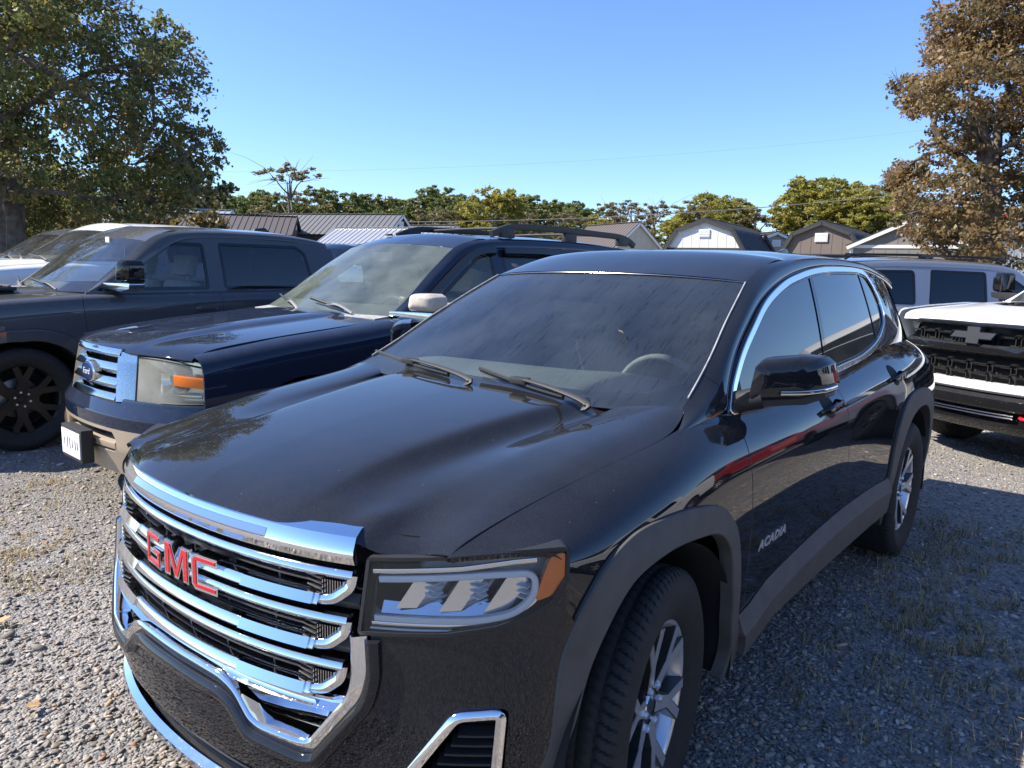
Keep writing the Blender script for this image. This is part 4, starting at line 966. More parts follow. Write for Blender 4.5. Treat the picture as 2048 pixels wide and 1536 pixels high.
def seat(parent, x, y, mat, zb=.62, top=1.18, w=.50, lean=.20):
    st = empty('seat', parent=parent); b = MB()
    prof = lambda h: (x-.02-lean*(h-zb), h)
    pts = []
    b = MB(); b.box((x+.20, y, zb-.06), (.52, w, .16)); b.build('seat_cushion', mat, st, 50, bevel=.05)
    b = MB(); R_ = Matrix.Rotation(-math.atan(lean), 3, 'Y'); b.box((x-.06-lean*(top-zb)*.5, y, (zb+top)/2), (.15, w, top-zb), R_); b.build('seat_back', mat, st, 50, bevel=.055)
    b = MB(); b.box((x-.06-lean*(top-zb)-.025, y, top+.14), (.10, w*.52, .19), R_); b.tube([(x-.1-lean*(top-zb), y-.06, top-.02), (x-.1-lean*(top-zb), y-.06, top+.1)], .007); b.tube([(x-.1-lean*(top-zb), y+.06, top-.02), (x-.1-lean*(top-zb), y+.06, top+.1)], .007); b.build('headrest', mat, st, 50, bevel=.04)
    return st
for y in (.37, -.37): seat(HERO, -1.42, y, M['seat_grey'])
for y in (.40, 0, -.40): seat(HERO, -2.35, y, M['seat_grey'], w=.42)
MB().box((-1.6, 0, .50), (2.2, 1.62, .06)).build('cabin_floor', M['liner'], HERO)
for s in (1, -1):
    b = MB(); b.add([(-.55,s*.80,1.05),(-3.4,s*.76,1.10),(-3.4,s*.74,.45),(-.55,s*.82,.45)], [(0, 1, 2, 3)]); b.build('door_card', M['dash_grey'], HERO)
b = MB(); b.add([(-1.15,.55,1.50),(-1.15,-.55,1.50),(-2.2,-.55,1.585),(-2.2,.55,1.585),(-3.4,.5,1.53),(-3.4,-.5,1.53)], [(0, 1, 2, 3), (3, 2, 5, 4)]); b.build('headliner', M['seat_grey'], HERO)
# ---- wheels
spk = [((.05, 0, .052), (.13, 0, .040)), ((.125, -.02, .034), (.222, -.20, .036)), ((.125, .02, .034), (.222, .20, .036))]
wp = make_wheel(.375, .235, .232, spk, 6, yface=.0, dish=.028, lipmat='machined', capmat='chrome', seg=588)
put_wheels(HERO, wp, (0, -2.857), .815, .372, steer=math.radians(9))

# ------------------------------------------------------------------ other vehicles: one builder, many bodies
def glasspoly(pts, r=.03): return rpoly(pts, r)
def build_car(name, sp):
    root = empty(name, (*sp['pos'], 0), sp['yaw'])
    pm = M[sp['mat']]; hw = sp['hw']; SILL = sp.get('sill', .42); res = sp.get('res', 1.0)
    axles = sp['axles']; ar = sp.get('arch', .50); az = sp['R']
    topz = lambda x: np.interp(x, [p[0] for p in sp['top']][::-1], [p[2] for p in sp['top']][::-1])
    topy = lambda x: np.interp(x, [p[0] for p in sp['top']][::-1], [p[1] for p in sp['top']][::-1])
    plan = lambda x: np.interp(x, [p[0] for p in sp['plan']][::-1], [p[1] for p in sp['plan']][::-1])
    xf, xr_ = sp['side']                       # front and rear ends of the flank
    xs = np.unique(np.concatenate([np.linspace(xr_, xf, 22), [p[0] for p in sp['top'] if xr_ < p[0] < xf]]))[::-1]
    net = []
    for x in xs:
        w = hw*plan(x); y0 = min(topy(x), w-.03); z0 = topz(x); zz = np.linspace(z0-.15, SILL-.06, 6)
        net.append([(x, y0, z0), (x, y0+.5*(w-y0), z0-.010), (x, w*.978, z0-.045), (x, w*.994, z0-.10)]+[(x, w*k, z) for k, z in zip((1, .999, .995, .992, .985, .95), zz)])
    n1, n2 = int(260*res), int(80*res)
    S = surf(net, n1, n2)
    if S['N'].mean(0)[1] < 0: S = surf(net, n1, n2, flip=True)
    circ = lambda cx, r, sq=.0: np.array([(cx+r*math.cos(t)*(1+sq*abs(math.sin(2*t))), az+r*.96*math.sin(t)*(1+sq*abs(math.sin(2*t)))) for t in np.linspace(0, 2*math.pi, 73)[:-1]])
    b_ = S
    b_ = K(b_, lambda S: S['V'][:, 2]-SILL)
    opens = [circ(a, ar, .06) for a in axles]
    for o in opens: b_ = K(b_, outside(o, .004))
    cuts = sp['cuts']; g = .003; doors = []
    def fld(c): return lambda S: S['V'][:, 0]-np.interp(S['V'][:, 2], [p[1] for p in c], [p[0] for p in c])
    segs = [None]+[fld(c) for c in cuts]+[None]
    for i in range(len(segs)-1):
        q = b_
        if segs[i]: f0 = segs[i]; q = K(q, lambda S: -f0(S)-g)
        if segs[i+1]: f1 = segs[i+1]; q = K(q, lambda S: f1(S)-g)
        nm = sp['seg_names'][i]
        if not len(q['T']): continue
        pr = pair(nm, q, M[sp.get('seg_mats', {}).get(i, sp['mat'])], root)
        if nm == 'door': doors.append(pr)
    if sp.get('flare'):
        for a in axles:
            fo = circ(a, ar+.075, .06); q = K(S, inside(fo), outside(circ(a, ar, .06)), lambda S: S['V'][:, 2]-SILL+.03)
            sheet('arch_flare', q, M[sp['flare']], root, fl=.05, roll=.012, both=True, off_=.022)
    q = K(S, lambda S: SILL-.004-S['V'][:, 2], *[outside(o, .004) for o in opens]); ends_ = [9, axles[0], axles[1], -99]
    for i in range(3):
        qq = K(q, lambda S: ends_[i]-S['V'][:, 0], lambda S: S['V'][:, 0]-ends_[i+1])
        if len(qq['T']): sheet('sill', qq, M[sp.get('sillmat', 'black_plastic')], root, fl=.02, both=True)
    for a in axles:
        for s in (1, -1):
            b = MB(); t = np.linspace(-.4, math.pi+.4, 30); pf = [(a+(ar+.02)*math.cos(k), az+(ar+.02)*math.sin(k)) for k in t]; n = len(pf)
            b.add([(p[0], s*yy, p[1]) for p in pf for yy in (hw*.5, hw*.985)], [(2*i, 2*i+1, 2*i+3, 2*i+2) for i in range(n-1)]); b.add([(p[0], s*hw*.5, p[1]) for p in pf]+[(a, s*hw*.5, az)], [(i, i+1, n) for i in range(n-1)])
            b.build('wheel_liner', M['liner'], root)
    MB().box(((xf+xr_)/2, 0, SILL-.02), ((xf-xr_)*.92, hw*1.1, .16)).build('chassis', M['matte_black'], root)
    # bonnet
    if 'hood' in sp:
        h = sp['hood']; HN = []
        for (x, z, bow, ysh, dm) in h:
            HN.append([(x-bow*(y*ysh)**2, y*ysh, z-.016*y**3+dm*(1 if y < .52 else 0)*(1-.0*y)-.002*y) for y in (0, .25, .45, .53, .60, .75, .9, 1.0)])
        HB_ = surf(HN, int(90*res), int(70*res))
        if HB_['N'].mean(0)[2] < 0: HB_ = surf(HN, int(90*res), int(70*res), flip=True)
        HBf = join(HB_, dict(V=HB_['V']*[1, -1, 1], N=HB_['N']*[1, -1, 1], T=HB_['T'][:, ::-1]))
        bn = sheet('bonnet', HB_, M[sp.get('hoodmat', sp['mat'])], root, fl=.02, roll=.003); link('bonnet', bn.data, root, scale=(1, -1, 1)); sp['_hood'] = HB_
    # glasshouse
    E = np.array(sp['E']); C = np.array(sp['C']); ne = len(E); k_ws = sp['k_ws']
    PN = []
    for e, c in zip(E, C):
        bul = np.array([.1, .5, .6]); bul = bul/np.linalg.norm(bul)*.014
        PN.append([e, e+(c-e)*.3+bul, (e+c)/2+bul*1.3, e+(c-e)*.7+bul, c, c+np.array([0, -.02, -.015])])
    PS = surf(PN, int(140*res), 18, iu=True)
    if PS['N'].mean(0)[1] < 0: PS = surf(PN, int(140*res), 18, iu=True, flip=True)
    sheet('roof_rail', PS, M[sp.get('railmat', sp['mat'])], root, fl=.01, both=True)
    ec = curve(E[k_ws:], 9); rz = sp['roof_rise']; RN = []
    for j in range(9):
        e = ec[j]; fr = sp.get('roof_bow', .06)*max(0, 1-j/2.5); RN.append([(e[0]+fr*(1-t*t), e[1]*t, e[2]+rz*(1-t**2.6)*(1 if j > 0 else .75)) for t in (0, .3, .6, .85, .96, 1)])
    RS_ = surf(RN, int(90*res), int(50*res), iu=True)
    if RS_['N'].mean(0)[2] < 0: RS_ = surf(RN, int(90*res), int(50*res), iu=True, flip=True)
    rp = sheet('roof', RS_, pm, root, fl=.01); link('roof', rp.data, root, scale=(1, -1, 1))
    eb = curve(E[:k_ws+1], 7); WN = []
    for j in range(7):
        e = eb[j]; fr = sp.get('ws_bow', .16)*(1-.5*j/6); up = .75*rz*(j/6)**2
        WN.append([(e[0]+fr*(1-t**2.2), e[1]*t, e[2]-.002+up*(1-t**2.4)) for t in (0, .3, .6, .85, 1)])
    W_ = surf(WN, 50, 40, iu=True)
    if W_['N'].mean(0)[0] < 0: W_ = surf(WN, 50, 40, iu=True, flip=True)
    wo = sheet('windscreen', W_, M[sp.get('wsmat', 'clear_blue')], root, fl=0); link('windscreen', wo.data, root, scale=(1, -1, 1))
    eg = off(W_, -.006); z0, z1 = eb[0][2], eb[-1][2]
    edy = lambda S: np.interp(S['V'][:, 2], eb[:, 2], eb[:, 1])-S['V'][:, 1]
    bd_ = join(K(eg, lambda S: .04-edy(S)), K(eg, lambda S: edy(S)-.04, lambda S: z0+.075-S['V'][:, 2]))
    bo = sheet('glass_border', bd_, M['black_plastic'], wo, fl=0); link('glass_border', bo.data, wo, scale=(1, -1, 1))
    # flank glass
    UB, UT = sp['UB'], sp['UT']
    UNn = [[np.array(a)*(1-t)+np.array(c)*t+np.array([0, .012*math.sin(math.pi*t), 0]) for t in (0, .33, .66, 1)] for a, c in zip(UB, UT)]
    US_ = surf(UNn, int(200*res), int(60*res))
    if US_['N'].mean(0)[1] < 0: US_ = surf(UNn, int(200*res), int(60*res), flip=True)
    q = US_
    for wpoly, gm, di, in sp['windows']: q = K(q, outside(wpoly, -.004))
    zt = lambda S: np.interp(S['V'][:, 0], C[::-1, 0], C[::-1, 2])+.006-S['V'][:, 2]
    q = K(q, zt)
    if sp.get('ends'): q = K(q, lambda S: S['V'][:, 0]-sp['ends'])
    sheet('window_surround', q, M[sp.get('surmat', sp['mat'])], root, fl=.012, both=True)
    for wpoly, gm, di in sp['windows']:
        ring = K(US_, inside(wpoly, -.004), outside(wpoly, -.022), zt); sheet('window_seal', ring, M['gloss_black'], root, fl=.008, both=True, off_=.002)
        gl = off(K(US_, inside(wpoly, .016)), -.004)
        if len(gl['T']):
            if di is not None and di < len(doors):
                o = sheet('window_glass', gl, M[gm], doors[di][0], fl=0); link('window_glass', o.data, doors[di][1])
            else: sheet('window_glass', gl, M[gm], root, fl=0, both=True)
    # cabin
    cx, cz, cw, sm = sp['cabin']     # dash x, dash z, half width, seat material
    dn = [[(cx+.38, y, cz-.05), (cx+.2, y, cz), (cx+.02, y, cz+.012-.02*abs(y)), (cx-.10, y, cz-.10), (cx-.14, y, cz-.4)] for y in np.linspace(-cw, cw, 7)]
    D_ = surf(dn, 24, 20)
    if D_['N'].mean(0)[2] < 0: D_ = surf(dn, 24, 20, flip=True)
    sheet('dashboard', D_, M[sp.get('dash', 'dash_grey')], root, fl=0)
    for y in (.40, -.40): seat(root, cx-.72, y, M[sm], zb=cz-.42, top=cz+.14, w=.52)
    for y in (.42, -.42): seat(root, cx-1.62, y, M[sm], zb=cz-.42, top=cz+.12, w=.56)
    b = MB(); b.add(*sweep(np.array([(cx-.17, .40+.19*math.cos(t), cz-.02+.17*math.sin(t)) for t in np.linspace(0, 2*math.pi, 30)[:-1]]), [(.015*math.cos(a), .015*math.sin(a)) for a in np.linspace(0, 2*math.pi, 8)[:-1]], (1, 0, .4), closed=True)); b.box((cx-.17, .40, cz-.03), (.05, .15, .1)); b.build('steering_wheel', M['lamp_dark'], root)
    MB().box((cx-1.1, 0, cz-.55), (2.6, cw*1.9, .06)).build('cabin_floor', M['liner'], root)
    for s in (1, -1):
        b = MB(); b.add([(cx+.2, s*cw, cz-.03), (sp.get('card_end', cx-2.0), s*cw, cz-.03), (sp.get('card_end', cx-2.0), s*cw, cz-.6), (cx+.2, s*cw, cz-.6)], [(0, 1, 2, 3)]); b.build('door_card', M[sp.get('dash', 'dash_grey')], root)
    # wipers
    for i, (yy0, yy1) in enumerate(((.52, -.05), (-.08, -.62))):
        wi = empty('wiper', parent=root)
        def wp_(y, up_):
            t = min(1, abs(y)/eb[0][1]); fr = sp.get('ws_bow', .16); x = eb[0][0]+fr*(1-t**2.2); d = (eb[-1]-eb[0]); return np.array([x, y, eb[0][2]+.02])+d*np.array([1, 0, 1])*up_
        a0, a1 = wp_(yy0, -.02), wp_(yy1, .12); nn = np.array([.5, 0, .85])
        b = MB(); pth = np.array([a0+(a1-a0)*t+nn*.022 for t in np.linspace(.15, 1, 10)]); b.add(*sweep(pth, [(-.014, -.005), (.006, -.007), (.010, 0), (.006, .007)], nn)); b.build('blade', M['black_plastic'], wi)
        b = MB(); pth = np.array([a0+(a1-a0)*t*.58+nn*(.012+.03*math.sin(math.pi*min(1, t*1.1))) for t in np.linspace(-.05, 1, 8)]); b.add(*sweep(pth, rrect(.008, .02, .002, 2, -.004), nn)); b.build('arm', M[sp.get('wipermat', 'black_plastic')], wi)
    # mirrors
    if 'mirror' in sp:
        mx_, my_, mz_, mw_, mh_, m1, m2 = sp['mirror']
        for s in sp.get('mirror_sides', (1, -1)):
            mo = empty('mirror', parent=root)
            q = rpoly([(my_, mz_), (my_+.02, mz_+mh_*.9), (my_+.06, mz_+mh_), (my_+mw_*.8, mz_+mh_), (my_+mw_, mz_+mh_*.8), (my_+mw_, mz_)], .03, 4); n = len(q); cen = q.mean(0); V = []
            for dx, sc in ((-.04, 1), (.03, 1), (.075, .94), (.10, .78), (.112, .4)): V += [(mx_+dx-.25*(a-my_), s*a, z) for a, z in cen+(q-cen)*sc]
            b = MB(); b.add(V, [(i*n+j, i*n+(j+1) % n, (i+1)*n+(j+1) % n, (i+1)*n+j) for i in range(4) for j in range(n)]+[tuple(range(4*n, 5*n)), tuple(range(n))]); b.build('mirror_cap', M[m1], mo, 60)
            b = MB(); q2 = rpoly([(my_-.14, mz_-.05), (my_-.14, mz_-.005), (my_+mw_+.005, mz_-.002), (my_+mw_-.01, mz_-.055), (my_+.06, mz_-.075)], .012, 3); n2 = len(q2); V = [(mx_-.04-.25*(a-my_), s*a, z) for a, z in q2]+[(mx_+.09-.25*(a-my_), s*a, z) for a, z in q2]
            b.add(V, [tuple(range(n2)), tuple(range(2*n2-1, n2-1, -1))]+[(i, i+n2, (i+1) % n2+n2, (i+1) % n2) for i in range(n2)]); b.build('mirror_base', M[m2], mo, 40, bevel=.008)
    for (hx, hz) in sp.get('handles', []):
        i = np.argmin((S['V'][:, 0]-hx)**2+(S['V'][:, 2]-hz)**2); y0 = S['V'][i, 1]
        pth = curve([(hx+.11, y0, hz), (hx+.09, y0+.024, hz), (hx, y0+.034, hz), (hx-.09, y0+.024, hz), (hx-.11, y0, hz)], 16)
        b = MB(); b.add(*sweep(pth, rrect(.014, .032, .006, 2, -.007), (0, 1, 0))); me = b.mesh('handle', M[sp.get('handlemat', sp['mat'])], 45)
        link('handle', me, root); link('handle', me, root, scale=(1, -1, 1))
    wp = make_wheel(sp['R'], sp.get('tw', .275), sp.get('rr', .24), sp.get('bars', [((.05, 0, .075), (.235, 0, .06))]), sp.get('nsp', 6), face=sp.get('wface', 'machined'), back=sp.get('wback', 'wheel_dark'), nuts=sp.get('nuts', 6), seg=sp.get('tseg', 120))
    put_wheels(root, wp, axles, hw-sp.get('tw', .275)/2-.03, sp['R'], steer=sp.get('steer', 0))
    if 'bed' in sp:      # pickup box behind the cab
        x0, x1, zr_ = sp['bed']; sp_b = sp
        for s in (1, -1): MB().box(((x0+x1)/2, s*(hw-.10), zr_-.02), (x0-x1, .10, .04)).build('bed_rail', M['black_plastic'], root)
        for s in (1, -1): MB().box(((x0+x1)/2, s*(hw-.13), zr_-.28), (x0-x1, .03, .52)).build('bed_wall', M['black_plastic'], root)
        MB().box(((x0+x1)/2, 0, zr_-.53), (x0-x1, hw*1.8, .03)).build('bed_floor', M['black_plastic'], root)
        MB().box((x1+.03, 0, zr_-.26), (.06, hw*1.72, .54)).build('tailgate', pm, root, bevel=.015)
        MB().box((x0-.03, 0, zr_-.26), (.04, hw*1.75, .52)).build('bed_front_panel', pm, root)
        cz_ = E[-1][2]+rz; ex = E[-1][0]
        b = MB(); b.add([(ex-.02, hw*.86, zr_-.45), (ex-.02, -hw*.86, zr_-.45), (ex-.02, -E[-1][1]-.04, E[-1][2]-.02), (ex-.02, -.3, cz_-.01), (ex-.02, .3, cz_-.01), (ex-.02, E[-1][1]+.04, E[-1][2]-.02)], [tuple(range(6))]); b.build('cab_back', pm, root)
        b = MB(); b.add([(ex-.03, hw*.62, zr_+.06), (ex-.03, -hw*.62, zr_+.06), (ex-.03, -E[-1][1]+.06, E[-1][2]-.12), (ex-.03, E[-1][1]-.06, E[-1][2]-.12)], [(0, 1, 2, 3)]); b.build('rear_window', M['privacy'], root)
        MB().box((x1-.10, 0, .58), (.16, hw*1.85, .20)).build('rear_bumper', M['dull_chrome'], root, bevel=.03)
    else:
        e = E[-1]; cz_ = e[2]+rz; zb = topz(xr_)
        b = MB(); b.add([(e[0]-.02, e[1], e[2]), (e[0]-.03, .3, cz_-.01), (e[0]-.03, -.3, cz_-.01), (e[0]-.02, -e[1], e[2]), (xr_-.01, -topy(xr_)+.02, zb), (xr_-.01, topy(xr_)-.02, zb)], [tuple(range(6))]); b.build('rear_window', M['privacy'], root)
        b = MB(); y1 = hw*plan(xr_)-.01; b.add([(xr_, y1, zb-.03), (xr_, -y1, zb-.03), (xr_, -y1, SILL), (xr_, y1, SILL)], [(0, 1, 2, 3)]); b.build('tailgate', pm, root)
        MB().box((xr_-.05, 0, .55), (.16, hw*1.9, .24)).build('rear_bumper', pm, root, bevel=.05)
    return root, S
def bumper_face(root, x, hw, z0, z1, bow, mat, name='front_bumper', depth=.3, wrap=.28, th=.02):
    """bowed wrap-round bumper between z0 and z1"""
    ys = np.concatenate([[-hw]*4, np.linspace(-hw, hw, 41)[1:-1], [hw]*4]); xs_ = x-bow*(np.abs(ys)/hw)**2.6
    k = [3, 2, 1, 0]; 
    for i in range(4): xs_[i] = x-bow-wrap*(3-i)/3; xs_[-1-i] = xs_[i]
    ys2 = ys.copy(); ys2[3] = -hw*.985; ys2[-4] = hw*.985
    P = np.stack([xs_, ys2, np.full(len(ys), (z0+z1)/2)], 1)
    T = np.gradient(P, axis=0); O = np.cross(T, (0, 0, 1)); O[:, 2] = 0; O /= np.linalg.norm(O, axis=1)[:, None]
    if O[len(O)//2][0] < 0: O = -O
    h = (z1-z0)/2; prof = rpoly([(-.06, -h), (-.012, -h), (.0, -h*.75), (.010, 0), (.0, h*.8), (-.012, h), (-.06, h)], .01, 3)
    b = MB(); b.add(*sweep(P, prof, O, UP)); return b.build(name, M[mat], root, 40)

# ---- navy SUV beside the black one
XV = dict(pos=(-1.20, -3.06), yaw=-.06, mat='navy', hw=1.0, sill=.44, R=.39, tw=.27, rr=.23, axles=(0, -3.02), arch=.475,
  top=[(.80,.84,.985),(.55,.85,1.025),(.2,.86,1.075),(-.3,.855,1.125),(-.62,.84,1.165),(-.80,.86,1.165),(-2.6,.86,1.19),(-4.0,.84,1.20),(-4.2,.78,1.20)],
  plan=[(.80,.955),(.6,.975),(.2,.995),(-.5,1.0),(-3.2,1.0),(-3.9,.975),(-4.2,.93)], side=(.70,-4.2),
  cuts=[[(-.62,.40),(-.62,.9),(-.60,1.05),(-.66,1.20)],[(-1.78,.4),(-1.78,1.2)],[(-2.50,.4),(-2.52,.8),(-2.75,1.0),(-2.75,1.2)]], seg_names=['fender','door','door','quarter_panel'],
  hood=[(.925,.988,.30,.84,0),(.905,1.013,.30,.84,.004),(.81,1.045,.27,.84,.012),(.55,1.075,.20,.845,.022),(.2,1.110,.12,.85,.030),(-.2,1.145,.10,.85,.032),(-.45,1.170,.12,.84,.024),(-.56,1.180,.14,.83,.016)],
  E=[(-.70,.80,1.175),(-.86,.775,1.275),(-1.06,.735,1.42),(-1.26,.695,1.56),(-1.44,.665,1.675),(-1.62,.655,1.735),(-1.9,.652,1.765),(-2.6,.65,1.785),(-3.4,.64,1.775),(-3.95,.62,1.745)],
  C=[(-.78,.855,1.17),(-1.0,.825,1.27),(-1.20,.79,1.40),(-1.38,.755,1.52),(-1.55,.73,1.61),(-1.72,.715,1.665),(-1.95,.708,1.69),(-2.6,.705,1.705),(-3.4,.695,1.695),(-3.95,.675,1.665)], k_ws=4, roof_rise=.045, ws_bow=.15,
  UB=[(-.78,.862,1.15),(-1.6,.862,1.16),(-2.4,.862,1.175),(-3.2,.858,1.185),(-3.9,.84,1.19),(-4.15,.78,1.19)], UT=[(-.9,.690,1.72),(-1.6,.690,1.72),(-2.4,.690,1.72),(-3.2,.688,1.72),(-3.75,.67,1.71),(-3.95,.63,1.70)],
  windows=[(glasspoly([(-.98,1.195),(-1.62,1.61),(-1.74,1.645),(-1.80,1.645),(-1.80,1.205)],[.03,.10,.05,.03,.03]),'clear_green',0),(glasspoly([(-1.92,1.205),(-1.92,1.645),(-2.60,1.655),(-2.72,1.60),(-2.74,1.215)],[.03,.03,.06,.06,.04]),'side_tint',1),(glasspoly([(-2.92,1.22),(-2.90,1.625),(-3.78,1.61),(-3.95,1.24)],.06),'privacy',None)],
  cabin=(-.90,1.14,.80,'seat_tan'), dash='dash_tan', card_end=-3.9, wsmat='clear_green', wipermat='wiper_metal', mirror=(-.84,.93,1.22,.22,.125,'beige_mirror','chrome_dusty'), handles=[(-1.62,1.02),(-2.55,1.04)], nuts=6, mirror_sides=(1,))
nv, nvS = build_car('suv', XV)
tag(nv, 'dark navy SUV with tan lower bumper, mud-spattered chrome grille and roof rack', 'SUV')
nvS2 = XV['_hood']
# face: the front plane leans back and is bowed
fx = lambda y, z: np.interp(z, [.25,.42,.62,.70,.85,1.0], [.95,1.0,1.01,.955,.932,.905])-.24*np.abs(y)**2.2-.10*np.abs(y)**6
def fpt(y, z, d=0.0): return np.array([fx(y, z)+d, y, z])
def face_path(yz, d=0.0):
    yz = np.asarray(yz); P = np.array([fpt(y, z, d) for y, z in yz]); e = 1e-3
    O = np.array([(1, -(fx(y+e, z)-fx(y-e, z))/(2*e), 0) for y, z in yz]); return P, O/np.linalg.norm(O, axis=1)[:, None]
# grille frame
gf = empty('grille', parent=nv)
for s in (1, -1):
    q = [(.40,.985),(.545,.985),(.585,.70),(.455,.70)]; b = MB(); n = 12
    V = []
    for t in np.linspace(0, 1, n):
        zz = .985+( .70-.985)*t
        V += [fpt(s*(.31+.03*t), zz, -.03), fpt(s*(.325+.035*t), zz, .02), fpt(s*(.415+.035*t), zz, -.035), fpt(s*(.43+.035*t), zz, -.07)]
    b.add(V, [(4*i+j, 4*i+j+1, 4*i+5+j, 4*i+4+j) for i in range(n-1) for j in range(3)]); b.build('grille_post', M['chrome_dusty'], gf, 30)
for z0, w_ in ((.975, .030), (.885, .036), (.800, .036), (.712, .034)):
    yy = np.linspace(-.34, .34, 30); P, O = face_path([(y, z0) for y in yy], .0); b = MB(); b.add(*sweep(P, rpoly([(-.06,-w_*.8),(.0,-w_),(.022,-w_*.2),(.004,w_*.9),(-.06,w_)], .006, 3), O, UP)); b.build('grille_bar', M['chrome_dusty'], gf, 35)
P, O = face_path([(y, .84) for y in np.linspace(-.5, .5, 20)], -.11); V = np.vstack([P+[0, 0, dz] for dz in (-.16, .15)]); b = MB(); b.add(V, [(i, i+1, 21+i-0, 20+i) for i in range(19)]); b.build('grille_backing', M['matte_black'], gf)
oc = fpt(0, .845, .03); b = MB(); b.lathe([(0, .012), (.060, .010), (.066, .004), (.066, -.05), (.05, -.09)], 36, ax='x'); o = b.build('emblem_ring', M['chrome'], gf, 30); o.location = oc; o.scale = (1, 1.55, 1)
b = MB(); b.lathe([(0, .016), (.050, .014), (.055, .010)], 36, ax='x'); o = b.build('emblem_oval', M['blue_oval'], gf, 30); o.location = oc; o.scale = (1, 1.55, 1)
o = link('emblem_script', text_mesh('emblem_script', 'Ford', .055, .001, M['lamp_white'], shear=.35), gf); place(o, Vector(oc)+Vector((.018, 0, 0)), basis((1, 0, 0), UP))
# headlamps
for s in (1, -1):
    hl = empty('headlamp', parent=nv); N_ = 16
    ya = lambda t: .455+.465*t
    zt_ = lambda t: .965+.0*t-.055*t**3; zb_ = lambda t: np.interp(t, [0,.3,.45,1], [.695,.698,.716,.722])
    grid = [];  bowl = []
    for t in np.linspace(0, 1, N_):
        y = ya(t); xx = fx(y, .85)-.03
        if t > .6: xx -= .25*(t-.6)**2
        for u in np.linspace(0, 1, 8): z = zb_(t)+(zt_(t)-zb_(t))*u; grid.append((xx-.10*(z-.85)-.0, s*min(y, .975), z)); bowl.append((xx-.10-.10*(z-.85), s*(min(y, .975)-.03*t), z))
    Fq = [(i*8+j, (i+1)*8+j, (i+1)*8+j+1, i*8+j+1) for i in range(N_-1) for j in range(7)]
    b = MB(); b.add(grid, Fq); b.build('lens', M['lens_hazy'], hl, 60)
    b = MB(); b.add(bowl, Fq); b.build('lamp_bowl', M['lamp_reflector'], hl, 60)
    G_ = np.array(grid).reshape(N_, 8, 3); brd = np.vstack([G_[:, 0], G_[-1, 1:], G_[::-1, -1][1:], G_[0, ::-1][1:]]); b = MB(); b.tube(brd, .006, 6); b.build('lamp_rim', M['black_plastic'], hl)
    b = MB(); P = G_[9:15, 4]-np.array([-.004, 0, 0]); b.add(*sweep(P, rrect(.008, .062, .003, 3, -.004), np.array([(.7, s*.7, 0)]*6), UP)); b.build('side_marker', M['amber'], hl, 40)
    b = MB(); b.lathe([(.0, -.03), (.05, -.02), (.085, .03), (.09, .035)], 28, ax='x', c=(fx(.66, .85)-.10, s*.64, .85)); b.build('reflector', M['lamp_reflector'], hl, 50)
    b = MB(); P = G_[1:14, 1]-np.array([.02, s*.004, -.01]); b.add(*sweep(P, rrect(.012, .02, .004, 2, -.006), np.array([(.8, s*.5, 0)]*13), UP)); b.build('reflector_strip', M['lamp_reflector'], hl, 40)
# bumper: navy upper, tan lower with round fog pocket
def nbump(name, z0, z1, mat, holes=(), d=0.0, prof=None):
    ys = np.linspace(0, .985, 70); zs = np.linspace(z0, z1, 40); 
    V = np.zeros((70, 40, 3))
    for j, z in enumerate(zs):
        V[:, j, 0] = np.array([fx(y, z) for y in ys])+d-1.3*np.maximum(0, ys-.86)**2*18; V[:, j, 1] = ys; V[:, j, 2] = z
        V[-8:, j, 0] = V[-9, j, 0]-np.arange(1, 9)*.045; V[-8:, j, 1] = .955+.03*np.sin(np.arange(1, 9)/8*1.5)
    S_ = surf(V[::3, ::3], 120, 60)
    if S_['N'].mean(0)[0] < 0: S_ = surf(V[::3, ::3], 120, 60, flip=True)
    for h in holes: S_ = clip(S_, -psdf(S_['V'][:, [1, 2]], h))
    o = sheet(name, S_, M[mat], nv, fl=.03, roll=.006); link(name, o.data, nv, scale=(1, -1, 1))
nbump('front_bumper', .545, .712, 'navy_mud')
fogc = np.array([(.72+.082*math.cos(a), .42+.075*math.sin(a)) for a in np.linspace(0, 2*math.pi, 33)[:-1]])
airp = rpoly([(-.1,.40),(-.1,.525),(.36,.525),(.40,.47),(.36,.40)], [0,0,.02,.03,.02])
nbump('bumper_valance', .26, .543, 'tan_paint', [fogc, airp])
for s in (1, -1):
    b = MB(); b.lathe([(.078, .01), (.07, -.07), (.0, -.075)], 28, ax='x', c=(fx(.72, .42)-.005, s*.72, .42)); o = b.build('fog_pocket', M['tan_paint'], nv, 40)
P, O = face_path([(y, .46) for y in np.linspace(-.40, .40, 20)], -.06); b = MB(); b.add(*sweep(P, [(-.03,-.07),(.0,-.07),(.0,.07),(-.03,.07)], O, UP)); b.build('air_intake', M['black_plastic'], nv)
P, O = face_path([(y, .45) for y in np.linspace(-.38, .38, 20)], -.03); b = MB(); b.add(*sweep(P, rpoly([(-.03,-.022),(.03,-.030),(.034,.010),(-.03,.026)], .005, 3), O, UP)); b.build('intake_bar', M['tan_paint'], nv)
lp_ = empty('licence_plate', parent=nv); b = MB(); b.box((1.05, .0, .41), (.07, .34, .20)); b.build('plate_bracket', M['black_plastic'], lp_, bevel=.006)
b = MB(); b.box((1.087, 0, .41), (.006, .305, .155)); b.build('plate', M['paper'], lp_, bevel=.002)
for k, (yy, hh) in enumerate(((-.10,.05),(-.05,.07),(-.01,.07),(.03,.05),(.08,.06),(.115,.05))): MB().box((1.0905, yy, .41), (.001, .014, hh)).build('plate_character', M['lamp_dark'], lp_)
